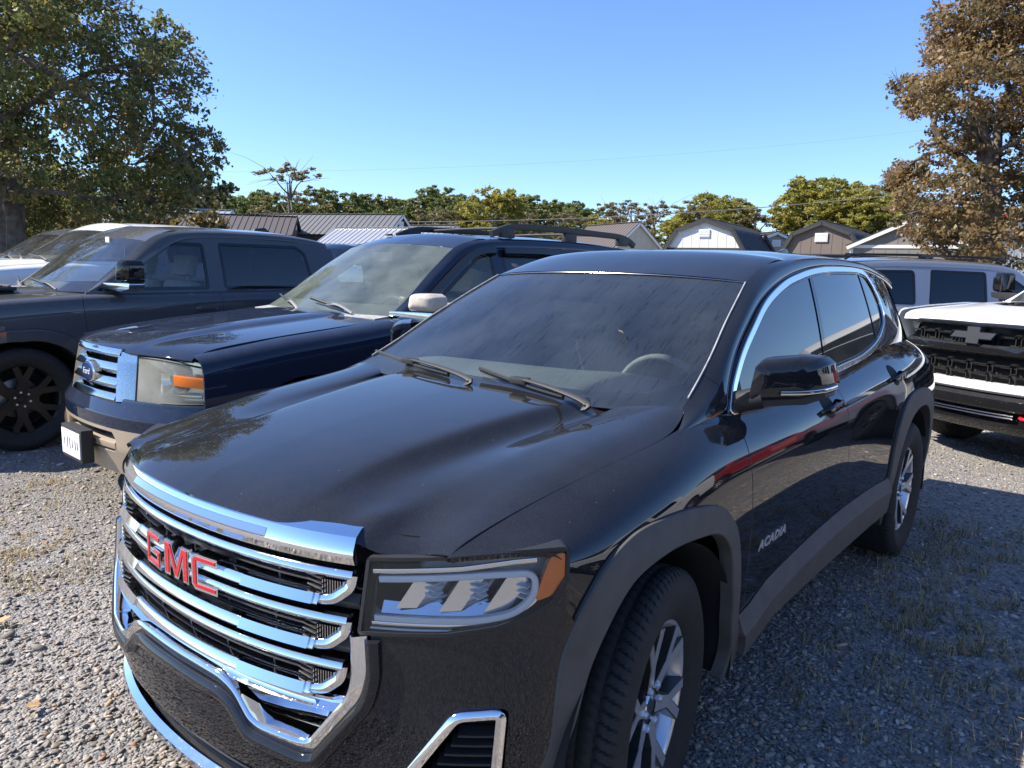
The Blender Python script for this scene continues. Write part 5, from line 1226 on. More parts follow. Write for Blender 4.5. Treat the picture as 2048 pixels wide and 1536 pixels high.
# cowl, rain guards, roof rack
cp = np.array([(-.545-.14*y*y, y, 1.172-.012*y*y) for y in np.linspace(-.80, .80, 30)]); b = MB(); b.add(*sweep(cp, [(-.12,-.004),(.05,-.012),(.05,.0),(-.12,.02)], (1, 0, 0), UP)); b.build('cowl_panel', M['cowl_grey'], nv)
for s in (1, -1):
    gp = curve([(-1.02,.842,1.275),(-1.25,.80,1.43),(-1.45,.762,1.56),(-1.60,.742,1.635),(-1.72,.734,1.66),(-1.82,.732,1.664)], 24); b = MB(); b.add(*sweep((gp+[0, .004, 0])*[1, s, 1], [(-.005,-.035),(.028,-.030),(.022,.02),(-.005,.035)], (0, s, .35))); b.build('rain_guard', M['smoked' if False else 'gloss_black'], nv, 30)
    gp = curve([(-1.93,.732,1.665),(-2.3,.732,1.672),(-2.6,.734,1.665),(-2.70,.748,1.625)], 16); b = MB(); b.add(*sweep((gp+[0, .004, 0])*[1, s, 1], [(-.005,-.035),(.028,-.030),(.022,.02),(-.005,.035)], (0, s, .35))); b.build('rain_guard', M['gloss_black'], nv, 30)
    rk = empty('roof_rack', parent=nv)
    rp_ = np.array([(x, s*.60, z) for x, z in ((-1.92,1.80),(-2.05,1.845),(-2.20,1.872),(-2.40,1.878),(-2.9,1.884),(-3.5,1.872),(-3.85,1.848),(-4.0,1.79))]); b = MB(); b.add(*sweep(curve(rp_, 40), rpoly([(-.024,-.034),(.024,-.034),(.018,.020),(-.018,.020)], .008, 3), (0, 1, 0))); b.build('side_rail', M['black_plastic'], rk, 40)
    for x0 in (-2.10, -2.95, -3.80): MB().box((x0, s*.60, 1.825), (.17, .05, .08)).build('rail_foot', M['black_plastic'], rk, bevel=.012)
b = MB(); b.add(*sweep(np.array([(-2.35, y, 1.872+.012*(1-(y/.6)**2)) for y in np.linspace(-.60, .60, 16)]), rrect(.05, .022, .008, 3, -.025), (1, 0, 0), UP)); b.build('cross_bar', M['black_plastic'], nv)
b = MB(); b.add(*sweep(np.array([(-3.3, y, 1.866+.012*(1-(y/.6)**2)) for y in np.linspace(-.60, .60, 16)]), rrect(.05, .022, .008, 3, -.025), (1, 0, 0), UP)); b.build('cross_bar', M['black_plastic'], nv)
b = MB(); b.lathe([(.035, 0), (.032, .014), (0, .016)], 16, ax='z', c=(-1.70, -.45, 1.795)); b.build('antenna_puck', M['black_plastic'], nv)
b = MB(); b.box((-1.30, -.02, 1.60), (.03, .26, .075)); b.build('rear_view_mirror', M['lamp_dark'], nv, bevel=.01)

# ---- grey crew-cab pickup
RAM = dict(pos=(-.45, -5.82), yaw=0.0, mat='granite_grey', hw=.985, sill=.50, R=.41, tw=.285, rr=.275, axles=(0, -3.60), arch=.49, flare='granite_grey',
  top=[(.85,.86,1.12),(.5,.87,1.16),(0,.87,1.20),(-.35,.86,1.225),(-.60,.87,1.235),(-2.0,.87,1.255),(-3.15,.86,1.27),(-3.22,.93,1.30),(-5.0,.93,1.30)], plan=[(.85,.95),(.6,.98),(.2,1.0),(-5.0,1.0)], side=(.80,-4.98),
  cuts=[[(-.47,.45),(-.48,.9),(-.46,1.15),(-.50,1.30)],[(-1.69,.45),(-1.69,1.3)],[(-2.86,.45),(-2.88,1.3)],[(-3.17,.45),(-3.17,1.35)]], seg_names=['fender','door','door','cab_corner','bed_side'],
  hood=[(.92,1.11,.20,.86,0),(.88,1.15,.20,.86,.01),(.7,1.18,.18,.865,.03),(.3,1.205,.12,.87,.04),(-.1,1.225,.10,.865,.04),(-.4,1.245,.12,.855,.03),(-.50,1.25,.14,.85,.02)],
  E=[(-.55,.83,1.245),(-.68,.80,1.34),(-.82,.765,1.45),(-.97,.73,1.57),(-1.12,.70,1.69),(-1.26,.69,1.765),(-1.5,.685,1.805),(-2.1,.682,1.825),(-2.75,.675,1.805),(-3.06,.66,1.765)],
  C=[(-.56,.875,1.24),(-.72,.855,1.30),(-.92,.83,1.41),(-1.10,.80,1.52),(-1.27,.77,1.63),(-1.40,.755,1.695),(-1.6,.748,1.735),(-2.1,.745,1.75),(-2.75,.738,1.735),(-3.10,.72,1.69)], k_ws=4, roof_rise=.045, ws_bow=.17,
  UB=[(-.52,.878,1.225),(-1.3,.878,1.235),(-2.2,.876,1.25),(-2.9,.872,1.26),(-3.16,.865,1.26)], UT=[(-.62,.735,1.78),(-1.3,.735,1.78),(-2.2,.733,1.78),(-2.85,.728,1.77),(-3.12,.715,1.76)],
  windows=[(glasspoly([(-.60,1.262),(-.62,1.285),(-1.10,1.60),(-1.24,1.665),(-1.40,1.69),(-1.62,1.69),(-1.62,1.272)],[.02,.03,.2,.1,.1,.03,.03]),'clear_blue',0),(glasspoly([(-1.78,1.275),(-1.78,1.70),(-2.66,1.705),(-2.76,1.64),(-2.82,1.285)],[.03,.03,.08,.06,.05]),'side_tint',1)],
  surmat='granite_grey', cabin=(-.72,1.20,.83,'seat_light'), card_end=-2.9, mirror=(-.80,.985,1.33,.17,.19,'gloss_black','dull_chrome'), handles=[(-1.52,1.10),(-2.70,1.12)], bed=(-3.20,-4.98,1.30), mirror_sides=(1,), wface='wheel_black', wback='wheel_black', bars=[((.05,0,.10),(.15,0,.07)),((.14,.05,.05),(.265,.22,.045)),((.14,-.05,.05),(.265,-.22,.045))], nsp=6, steer=.0)
ram, ramS = build_car('pickup_truck', RAM)
tag(ram, 'charcoal grey crew-cab pickup with black wheels and gloss black door mirrors', 'pickup truck')
bumper_face(ram, .98, .97, .55, .80, .16, 'granite_grey'); bumper_face(ram, .95, .95, .40, .54, .16, 'black_plastic', 'bumper_valance')
b = MB(); b.add(*sweep(np.array([(.965-.14*(y/.6)**2, y, .96) for y in np.linspace(-.60, .60, 24)]), rpoly([(-.06,-.15),(.0,-.14),(.02,0),(-.02,.14),(-.06,.15)], .02, 3), (1, 0, 0), UP)); b.build('grille', M['black_plastic'], ram, 40)
for s in (1, -1): MB().add([(.83, s*.62, 1.08), (.70, s*.93, 1.06), (.70, s*.93, .86), (.84, s*.62, .88)], [(0, 1, 2, 3)]).build('headlamp', M['lamp_reflector'], ram)
vt = MB(); 
vt.box((.02, .34, 1.262), (.34, .30, .03)); vt.build('bonnet_vent', M['black_plastic'], ram, bevel=.01)
for k in range(5): MB().box((.14-k*.06, .34, 1.283), (.02, .27, .012), Matrix.Rotation(.5, 3, 'Y')).build('vent_fin', M['black_plastic'], ram)
b = MB(); b.prism(rpoly([(-2.62,1.86),(-2.66,1.90),(-2.78,1.915),(-2.86,1.86)], .02, 3), -.02, .02); b.build('antenna_fin', M['black_plastic'], ram, 40, bevel=.008)
b = MB(); b.box((-1.0, .22, 1.70), (.01, .07, .05)); b.build('toll_tag', M['paper'], ram)

# ------------------------------------------------------------------ further vehicles
import copy
def remap(spec, zf, **kw):
    sp = copy.deepcopy({k: v for k, v in spec.items() if not k.startswith('_')})
    z3 = lambda L: [(a, b_, float(zf(c_))) for a, b_, c_ in L]
    for k in ('top', 'E', 'C', 'UB', 'UT'): sp[k] = z3(sp[k])
    sp['hood'] = [(a, float(zf(z)), c_, d, e) for a, z, c_, d, e in sp['hood']]
    sp['windows'] = [(np.stack([p[:, 0], zf(p[:, 1])], 1), g_, d) for p, g_, d in sp['windows']]
    sp['cuts'] = [[(x, float(zf(z))) for x, z in c_] for c_ in sp['cuts']]
    c_ = sp['cabin']; sp['cabin'] = (c_[0], float(zf(c_[1])), c_[2], c_[3])
    if 'mirror' in sp: m_ = sp['mirror']; sp['mirror'] = (m_[0], m_[1], float(zf(m_[2])), *m_[3:])
    if 'bed' in sp: sp['bed'] = (sp['bed'][0], sp['bed'][1], float(zf(sp['bed'][2])))
    sp['handles'] = [(x, float(zf(z))) for x, z in sp['handles']]
    sp.update(kw); return sp
def recolour(o, old, new):
    for ch in [o]+list(o.children_recursive):
        if ch.type == 'MESH':
            for sl in ch.material_slots:
                if sl.material == M[old]: sl.link = 'OBJECT'; sl.material = M[new]
def plain_front(root, zt, zb, x, hw, gm='black_plastic', bm='dull_chrome'):
    bumper_face(root, x+.03, hw*.98, zb, zb+.24, .14, bm); bumper_face(root, x, hw*.96, zb-.16, zb-.01, .14, 'black_plastic', 'bumper_valance')
    b = MB(); b.add(*sweep(np.array([(x-.02-.12*(y/.62)**2, y, (zt+zb+.26)/2) for y in np.linspace(-.62, .62, 24)]), rpoly([(-.06,-(zt-zb-.28)/2),(.01,-(zt-zb-.3)/2),(.01,(zt-zb-.3)/2),(-.06,(zt-zb-.28)/2)], .02, 3), (1, 0, 0), UP)); g = b.build('grille', M[gm], root, 40)
    for k in range(3): 
        b = MB(); z0 = zb+.34+k*(zt-zb-.36)/2.4; b.add(*sweep(np.array([(x-.012-.12*(y/.6)**2, y, z0) for y in np.linspace(-.60, .60, 24)]), rrect(.02, .03, .006), (1, 0, 0), UP)); b.build('grille_bar', M['dull_chrome'], g, 40)
    for s in (1, -1): MB().add([(x-.13, s*.64, zt-.03), (x-.30, s*hw*.955, zt-.05), (x-.28, s*hw*.965, zb+.32), (x-.12, s*.64, zb+.30)], [(0, 1, 2, 3)]).build('headlamp', M['lamp_reflector'], root)
zf_hd = lambda z: np.interp(z, [0, .4, 1.10, 1.25, 1.87, 2.2], [0, .50, 1.30, 1.485, 2.02, 2.35])
WT = remap(RAM, zf_hd, pos=(-1.55, -9.06), mat='white_paint', surmat='white_paint', flare=None, R=.43, rr=.25, sill=.58, arch=.50, res=.7, cabin=(-.72, 1.42, .83, 'seat_grey'), wface='machined', wback='wheel_dark', mirror=(-.80, .985, 1.58, .20, .24, 'black_plastic', 'black_plastic'), mirror_sides=(), handlemat='white_paint')
wt, _ = build_car('pickup_truck', WT); plain_front(wt, 1.34, .62, .93, .985)
b = MB(); b.tube([(-.42, -.80, 1.45), (-.46, -.80, 2.02)], .004, 6); b.build('mast_antenna', M['black_plastic'], wt)
sc_ = MB(); sc_.box((.15, 0, 1.475), (.85, .62, .05)); sc_.build('bonnet_scoop', M['white_paint'], wt, bevel=.02)
w4 = copy_tree(wt); w4.location = (-2.15, -12.05, 0); recolour(w4, 'white_paint', 'granite_grey')
wd = copy_tree(wt); wd.location = (-7.9, -12.3, 0); recolour(wd, 'white_paint', 'dark_suv')
wo_ = copy_tree(wt); wo_.location = (-3.4, 5.9, 0)
wo2 = copy_tree(wt); wo2.location = (2.6, 6.3, 0); recolour(wo2, 'white_paint', 'gloss_black')
wo3 = copy_tree(wt); wo3.location = (-9.8, 6.4, 0); recolour(wo3, 'white_paint', 'red_paint')
tag(wt, 'white heavy-duty pickup with a long mast antenna beside the charcoal pickup', 'pickup truck')
tag(w4, 'grey heavy-duty pickup parked beyond the white pickup under the oak', 'pickup truck')
tag(wd, 'black pickup with a paper in its window behind the charcoal pickup', 'pickup truck')
tag(wo_, 'white pickup reflected in the side of the black SUV', 'pickup truck')
tag(wo2, 'black pickup reflected in the front wing of the black SUV', 'pickup truck')
tag(wo3, 'red pickup behind the white pickup that mirrors in the black SUV doors', 'pickup truck')
MB().box((-2.25, .835, 1.72), (.22, .004, .20)).build('window_paper', M['paper'], wd)
# ---- white pickup with black bonnet panel facing the black SUV's tail
zf_s = lambda z: np.interp(z, [0, .4, 1.10, 1.25, 1.87, 2.2], [0, .50, 1.21, 1.345, 1.94, 2.27])
SV = remap(RAM, zf_s, pos=(-6.42, 1.29), yaw=-.52, mat='white_paint', surmat='white_paint', flare='black_plastic', R=.415, rr=.24, sill=.55, arch=.50, cabin=(-.72, 1.30, .83, 'seat_grey'), wface='wheel_black', wback='wheel_black', mirror=(-.80, .985, 1.43, .20, .20, 'gloss_black', 'black_plastic'), handlemat='gloss_black', mirror_sides=(1, -1))
SV['hood'] = [(.940,1.190,.20,.86,0),(.935,1.238,.20,.86,0),(.875,1.270,.19,.86,.004),(.65,1.292,.16,.865,.016),(.3,1.318,.12,.87,.024),(-.1,1.343,.10,.865,.026),(-.4,1.358,.12,.855,.02),(-.5,1.362,.14,.85,.01)]
SV['top'] = [(a, b_, c_+(.035 if a > .4 else .03 if a > -.1 else 0)) for a, b_, c_ in SV['top']]
sv, svS = build_car('pickup_truck', SV)
tag(sv, 'white pickup with black grille, dark cross emblem and red tow hooks', 'pickup truck')
sx = lambda y, z: np.interp(z, [.2,.45,.60,.72,1.0,1.2], [.90,.98,1.0,.965,.955,.93])-.16*(np.abs(y)/.8)**2.4
def sweepS(name, ys, z, prof, mat, d=0.0, parent=sv, sm=35, bev=None):
    P = np.array([(sx(y, z)+d, y, z) for y in ys]); T = np.gradient(P, axis=0); O = np.cross(T, (0, 0, 1)); O = O if O[len(O)//2][0] > 0 else -O
    b = MB(); b.add(*sweep(P, prof, O, UP)); return b.build(name, M[mat], parent, sm)
L_ = lambda h, a=.02, bk=-.06: rpoly([(bk,-h),(0,-h),(a,-h*.5),(a*.8,h*.6),(0,h),(bk,h)], .006, 3)
sweepS('grille_top_bar', np.linspace(-.80, .80, 40), 1.175, L_(.022), 'dirty_gloss_black')
sweepS('grille_mid_bar', np.linspace(-.76, .76, 40), .975, L_(.045, .03), 'dirty_gloss_black')
sweepS('grille_backing', np.linspace(-.80, .80, 30), .95, [(-.10,-.25),(-.07,-.25),(-.07,.24),(-.10,.24)], 'matte_black')
def honey(z, n=8, hw_=.74):
    st_ = 2*hw_/n
    for k in range(n):
        y0 = -hw_+k*st_; ys = np.array([y0, y0+.03, y0+.05, y0+st_*.45, y0+st_*.47+.02, y0+st_]); dz = np.array([0, 0, .0, 0, .014, 0])
        pts = np.array([(sx(y, z)-.018+(.006 if d_ > 0 else 0), y, z+d_) for y, d_ in ((y0, 0), (y0+st_*.62, 0), (y0+st_*.70, .022), (y0+st_*.92, .022), (y0+st_, 0))])
        b = MB(); b.add(*sweep(pts, rpoly([(-.03,-.010),(.006,-.008),(.010,.004),(-.03,.010)], .003, 2), (1, 0, 0), UP)); b.build('grille_slat', M['dirty_gloss_black'], sv, 30)
        for yy in (y0+st_*.70, y0+st_*.92): MB().box((sx(yy, z)-.03, yy, z-.03), (.03, .006, .06)).build('grille_rib', M['black_plastic'], sv)
honey(.855); honey(.775); honey(1.085)
bt = np.array([(-.155,-.03),(-.045,-.03),(-.065,-.075),(.065,-.075),(.045,-.03),(.155,-.03),(.215,.03),(.05,.03),(.065,.075),(-.065,.075),(-.05,.03),(-.215,.03)])
bt = np.array([(-.20,-.030),(-.062,-.030),(-.062,-.072),(.062,-.072),(.062,-.030),(.155,-.030),(.215,.034),(.062,.034),(.062,.076),(-.062,.076),(-.062,.034),(-.155,.034)])
bt = np.array([(-.215,-.034),(-.062,-.034),(-.062,-.076),(.062,-.076),(.062,-.034),(.165,-.034),(.215,.034),(.062,.034),(.062,.076),(-.062,.076),(-.062,.034),(-.165,.034)])
em = empty('emblem', parent=sv); o = tri_prism('emblem_border', bt, -.05, .0, M['chrome'], em); place(o, (sx(0, 1.09)+.045, 0, 1.09), basis((1, 0, .12), UP))
o = tri_prism('emblem_face', offset_poly(bt, .008), -.001, .004, M['lamp_dark'], em); place(o, (sx(0, 1.09)+.045, 0, 1.09), basis((1, 0, .12), UP))
sweepS('bumper_strip', np.linspace(-.86, .86, 50), .675, L_(.042, .03, -.12), 'white_paint', .0)
sweepS('front_bumper', np.linspace(-.95, .95, 50), .555, L_(.066, .05, -.15), 'dirty_gloss_black', -.01)
sweepS('bumper_lower', np.linspace(-.90, .90, 50), .375, rpoly([(-.20,-.06),(-.06,-.07),(.02,.0),(.02,.07),(-.20,.09)], .01, 3), 'dirty_gloss_black', -.02)
for k, z0 in enumerate((.475, .452)): sweepS('bumper_slot_trim', np.linspace(-.40, .40, 20), z0, rrect(.03, .010, .003), 'dull_chrome', -.012)
for s in (1, -1):
    b = MB(); t = np.linspace(0, math.pi, 14); pth = np.array([(sx(.5, .5)+.00+.07*math.sin(k), s*.52+.065*math.cos(k), .475) for k in t]); b.tube(pth, .013, 8); b.build('tow_hook', M['tow_red'], sv, 50)
    b = MB(); q = [(.66,1.145),(.80,1.150),(.93,1.12),(.95,1.03),(.82,1.04),(.70,1.06)]; V = [(sx(min(y, .86), z)-.02-(1.6*(y-.80)**2*8 if y > .80 else 0), s*y, z) for y, z in q]; b.add(V, [tuple(range(6))]); b.build('headlamp', M['lens'], sv); b = MB(); b.add([(v[0]-.03, v[1], v[2]) for v in V], [tuple(range(6))]); b.build('lamp_bowl', M['lamp_reflector'], sv)
    b = MB(); q = [(.80,1.02),(.95,1.02),(.96,.62),(.86,.62),(.78,.74)]; V = [(sx(.8, .8)-.05-(2.2*(y-.80)**2*5 if y > .80 else 0), s*y, z) for y, z in q]; b.add(V, [tuple(range(5))]); b.build('corner_panel', M['white_paint'], sv)
HBs = SV['_hood']; blk = off(K(HBs, lambda S: psdf(S['V'][:, :2], rpoly([(-.60,-.1),(-.60,.50),(-.1,.47),(.30,.36),(.42,.18),(.44,-.1)], .04))), .0025); o = sheet('bonnet_panel', blk, M['gloss_black'], sv, fl=.003); link('bonnet_panel', o.data, sv, scale=(1, -1, 1))
b = MB(); b.tube([(-.36, -.80, 1.33), (-.38, -.80, 1.60)], .004, 6); b.build('mast_antenna', M['black_plastic'], sv)
# ---- long silver-blue SUV, side on
SB = copy.deepcopy({k: v for k, v in XV.items() if not k.startswith('_')}); SB.update(pos=(-12.0, 1.06), yaw=2.41, mat='silver_blue', res=.8, mirror_sides=(1, -1), mirror=(-.84,.93,1.215,.24,.16,'silver_blue','black_plastic'), wsmat='clear_blue', cabin=(-.90,1.14,.80,'seat_grey'), dash='dash_grey', handles=[(-1.62,1.02),(-2.55,1.04)],
  windows=[(glasspoly([(-.98,1.195),(-1.62,1.61),(-1.74,1.655),(-1.82,1.655),(-1.82,1.205)],[.03,.10,.05,.03,.03]),'side_tint',0),(glasspoly([(-2.02,1.205),(-1.98,1.655),(-2.78,1.665),(-2.86,1.215)],[.03,.03,.03,.04]),'privacy',1),(glasspoly([(-3.06,1.22),(-3.02,1.655),(-3.86,1.64),(-3.99,1.24)],.05),'privacy',None)])
sb, _ = build_car('suv', SB); plain_front(sb, .98, .50, .86, 1.0, 'black_plastic', 'silver_blue')
tag(sb, 'long silver-blue SUV with dark tinted windows behind the white black-bonneted pickup', 'SUV')
for s in (1, -1):
    rp_ = np.array([(x, s*.615, z) for x, z in ((-1.62,1.79),(-1.75,1.825),(-2.0,1.842),(-2.9,1.852),(-3.6,1.842),(-3.85,1.825),(-3.95,1.78))]); b = MB(); b.add(*sweep(curve(rp_, 40), rpoly([(-.022,-.018),(.022,-.018),(.018,.014),(-.018,.014)], .006, 3), (0, 1, 0))); b.build('roof_bar', M['gloss_black'], sb, 40)
    for x0 in (-1.75, -2.8, -3.85): MB().box((x0, s*.615, 1.83), (.20, .04, .05)).build('rail_foot', M['gloss_black'], sb, bevel=.01)

# ------------------------------------------------------------------ ground
def aim(px, d, py=None):
    """ground position at distance d along the bearing of an image column (2048 px wide frame)"""
    v = _f*1.0+_r2*((px-1024)/FPX); v.z = 0; v.normalize(); return np.array([CAM[0]+v.x*d, CAM[1]+v.y*d])
def vnoise(P, sc, seed=0):
    """smooth value noise 0..1 on 2D points"""
    q = np.asarray(P)*sc+seed*17.13; i = np.floor(q).astype(int); f = q-i; f = f*f*(3-2*f)
    h = lambda a, b: (np.sin(a*127.1+b*311.7+seed*74.7)*43758.5453) % 1.0
    return (h(i[:, 0], i[:, 1])*(1-f[:, 0])+h(i[:, 0]+1, i[:, 1])*f[:, 0])*(1-f[:, 1])+(h(i[:, 0], i[:, 1]+1)*(1-f[:, 0])+h(i[:, 0]+1, i[:, 1]+1)*f[:, 0])*f[:, 1]
def ground_mat():
    m, t, b = newmat('gravel_ground'); setp(b, rough=.95)
    tc = nnode(t, 'ShaderNodeTexCoord'); L = t.links
    cols = []
    def vor(scale, lo, hi):
        v = nnode(t, 'ShaderNodeTexVoronoi'); v.inputs['Scale'].default_value = scale; L.new(tc.outputs['Object'], v.inputs['Vector'])
        s = nnode(t, 'ShaderNodeSeparateColor'); L.new(v.outputs['Color'], s.inputs[0]); return v, s
    v1, s1 = vor(46, 0, 1); v2, s2 = vor(95, 0, 1)
    cr = nnode(t, 'ShaderNodeValToRGB'); L.new(s1.outputs[0], cr.inputs[0]); e = cr.color_ramp.elements
    e[0].position = 0; e[0].color = (.10, .10, .105, 1); e[1].position = 1; e[1].color = (.40, .38, .35, 1)
    for p, c in ((.3, (.20, .187, .175, 1)), (.6, (.265, .245, .22, 1)), (.85, (.33, .30, .26, 1)), (.92, (.36, .27, .19, 1))): k = e.new(p); k.color = c
    cr2 = nnode(t, 'ShaderNodeValToRGB'); L.new(s2.outputs[0], cr2.inputs[0]); e = cr2.color_ramp.elements
    e[0].color = (.09, .09, .092, 1); e[1].color = (.33, .32, .31, 1)
    mx = nnode(t, 'ShaderNodeMix', data_type='RGBA'); mx.inputs['Factor'].default_value = .45; L.new(cr.outputs[0], mx.inputs['A']); L.new(cr2.outputs[0], mx.inputs['B'])
    n = nnode(t, 'ShaderNodeTexNoise'); n.inputs['Scale'].default_value = .35; n.inputs['Detail'].default_value = 5; L.new(tc.outputs['Object'], n.inputs['Vector'])
    r = nnode(t, 'ShaderNodeMapRange'); r.inputs[1].default_value = .35; r.inputs[2].default_value = .7; r.inputs[3].default_value = .8; r.inputs[4].default_value = 1.15; L.new(n.outputs[0], r.inputs[0])
    sc = nnode(t, 'ShaderNodeVectorMath', operation='SCALE'); L.new(mx.outputs['Result'], sc.inputs[0]); L.new(r.outputs[0], sc.inputs['Scale'])
    # dry grass beyond the yard
    g = nnode(t, 'ShaderNodeVectorMath', operation='LENGTH'); L.new(tc.outputs['Object'], g.inputs[0])
    gr = nnode(t, 'ShaderNodeMapRange'); gr.inputs[1].default_value = 26; gr.inputs[2].default_value = 42; L.new(g.outputs['Value'], gr.inputs[0])
    m2 = nnode(t, 'ShaderNodeMix', data_type='RGBA'); m2.inputs['B'].default_value = (.13, .13, .055, 1); L.new(gr.outputs[0], m2.inputs['Factor']); L.new(sc.outputs[0], m2.inputs['A'])
    L.new(m2.outputs['Result'], b.inputs['Base Color'])
    bp = nnode(t, 'ShaderNodeBump'); bp.inputs['Strength'].default_value = .9; bp.inputs['Distance'].default_value = .012; bp.invert = True
    ad = nnode(t, 'ShaderNodeMath', operation='ADD'); L.new(v1.outputs['Distance'], ad.inputs[0]); L.new(v2.outputs['Distance'], ad.inputs[1]); L.new(ad.outputs[0], bp.inputs['Height']); L.new(bp.outputs[0], b.inputs['Normal'])
    return m
gm_ = ground_mat()
R_ = 900.0; nr = [-R_, -200, -60, -25, -12, -6, -3, 0, 3, 6, 12, 25, 60, 200, R_]; gx, gy = np.meshgrid(nr, nr, indexing='ij'); k = len(nr)
idx = np.arange(k*k).reshape(k, k); Q = np.stack([idx[:-1, :-1], idx[1:, :-1], idx[1:, 1:], idx[:-1, 1:]], -1).reshape(-1, 4)
gd = link('ground', mesh_np('ground', np.stack([gx.ravel(), gy.ravel(), np.zeros(k*k)], 1), Q, None, [gm_])); tag(gd, kind='structure')
def vcol_mat(name, rough=.85, sss=0.0, transl=0.0, var=0.0):
    m, t, b = newmat(name); setp(b, rough=rough)
    a = nnode(t, 'ShaderNodeVertexColor'); a.layer_name = 'Col'
    t.links.new(a.outputs[0], b.inputs['Base Color'])
    if var > 0:
        tc = nnode(t, 'ShaderNodeTexCoord'); n = nnode(t, 'ShaderNodeTexNoise'); n.inputs['Scale'].default_value = 60; t.links.new(tc.outputs['Object'], n.inputs['Vector'])
        r = nnode(t, 'ShaderNodeMapRange'); r.inputs[3].default_value = 1-var; r.inputs[4].default_value = 1+var; t.links.new(n.outputs[0], r.inputs[0])
        s = nnode(t, 'ShaderNodeVectorMath', operation='SCALE'); t.links.new(a.outputs[0], s.inputs[0]); t.links.new(r.outputs[0], s.inputs['Scale']); t.links.new(s.outputs[0], b.inputs['Base Color'])
    if transl > 0:
        o = t.nodes['Material Output']; tr = nnode(t, 'ShaderNodeBsdfTranslucent'); t.links.new(a.outputs[0], tr.inputs[0]); mx = nnode(t, 'ShaderNodeMixShader'); mx.inputs[0].default_value = transl
        t.links.new(b.outputs[0], mx.inputs[1]); t.links.new(tr.outputs[0], mx.inputs[2]); t.links.new(mx.outputs[0], o.inputs[0])
    return m
def set_vcol(me, C):
    at_ = me.color_attributes.new('Col', 'FLOAT_COLOR', 'POINT'); d = np.ones((len(C), 4), np.float32); d[:, :3] = C; at_.data.foreach_set('color', d.ravel())
vcol_mat('stone', .9, var=.18); vcol_mat('leaf', .5, transl=.5); vcol_mat('grass_blade', .7, transl=.3)
# loose crushed stone over the yard near the camera
rng = np.random.default_rng(5)
phi = (1+5**.5)/2
ICO = np.array([(-1,phi,0),(1,phi,0),(-1,-phi,0),(1,-phi,0),(0,-1,phi),(0,1,phi),(0,-1,-phi),(0,1,-phi),(phi,0,-1),(phi,0,1),(-phi,0,-1),(-phi,0,1)])/np.sqrt(1+phi*phi)
ICF = np.array([(0,11,5),(0,5,1),(0,1,7),(0,7,10),(0,10,11),(1,5,9),(5,11,4),(11,10,2),(10,7,6),(7,1,8),(3,9,4),(3,4,2),(3,2,6),(3,6,8),(3,8,9),(4,9,5),(2,4,11),(6,2,10),(8,6,7),(9,8,1)])
def stones(n, xy, size, zoff=0.0):
    n = len(xy); s = size
    sc = np.stack([s*rng.uniform(.8, 1.5, n), s*rng.uniform(.6, 1.0, n), s*rng.uniform(.28, .52, n)], 1)
    J = ICO[None]*(1+rng.uniform(-.28, .28, (n, 12, 1)))+rng.uniform(-.14, .14, (n, 12, 3))
    V = J*sc[:, None]
    a = rng.uniform(0, 6.28, n); tl = rng.normal(0, .28, (n, 2))
    ca, sa = np.cos(a)[:, None], np.sin(a)[:, None]
    X = V[..., 0]*ca-V[..., 1]*sa; Y = V[..., 0]*sa+V[..., 1]*ca; Z = V[..., 2]+X*tl[:, :1]+Y*tl[:, 1:]
    P = np.stack([X+xy[:, :1], Y+xy[:, 1:], Z+sc[:, 2:3]*rng.uniform(.15, .75, (n, 1))+zoff], -1)
    F = (ICF[None]+12*np.arange(n)[:, None, None]).reshape(-1, 3)
    u = rng.uniform(0, 1, n); base = np.stack([np.interp(u, [0,.12,.4,.75,.93,1], [.10,.15,.215,.28,.37,.46])]*3, 1)*np.array([1.14, 1.02, .88])
    tan = rng.uniform(0, 1, n) < .10; base[tan] *= np.array([1.20, .98, .74]); red = rng.uniform(0, 1, n) < .02; base[red] = np.array([.33, .17, .10]); blue = rng.uniform(0, 1, n) < .2; base[blue] *= np.array([.93, .98, 1.06])
    return P.reshape(-1, 3), F, np.repeat(base, 12, 0)
def sample_pts(n, xr, yr, keep):
    out = []; tot = 0
    while tot < n:
        p = np.stack([rng.uniform(*xr, n), rng.uniform(*yr, n)], 1); p = p[keep(p)]; out.append(p); tot += len(p)
    return np.vstack(out)[:n]
def near(p, d0):
    d = np.hypot(p[:, 0]-CAM[0], p[:, 1]-CAM[1]); w = np.clip((d0/d)**2, 0, 1); under = (p[:, 0] < .55) & (p[:, 0] > -3.6) & (np.abs(p[:, 1]) < .62)
    v = (p-np.array(CAM[:2])); ahead = v[:, 0]*_f.x+v[:, 1]*_f.y > .3
    return (rng.uniform(0, 1, len(p)) < w) & ~under & ahead
parts_ = []
xy = sample_pts(40000, (-7.5, 2.0), (-6.5, 3.2), lambda p: near(p, 2.3)); parts_.append(stones(0, xy, rng.uniform(.0055, .012, len(xy))))
xy = sample_pts(12500, (-9, 2.0), (-8, 3.4), lambda p: near(p, 3.2)); parts_.append(stones(0, xy, rng.uniform(.009, .0155, len(xy))))
xy = sample_pts(520, (-8, 2.0), (-7, 3.4), lambda p: near(p, 3.0)); parts_.append(stones(0, xy, rng.uniform(.016, .028, len(xy))))
V = np.vstack([p[0] for p in parts_]); C = np.vstack([p[2] for p in parts_]); o = 0; F = []
for p in parts_: F.append(p[1]+o); o += len(p[0])
me = mesh_np('gravel', V, np.vstack(F), None, [M['stone']]); set_vcol(me, C); gv = link('gravel', me); tag(gv, 'loose grey crushed stone spread over the parking yard', 'gravel', kind='stuff')
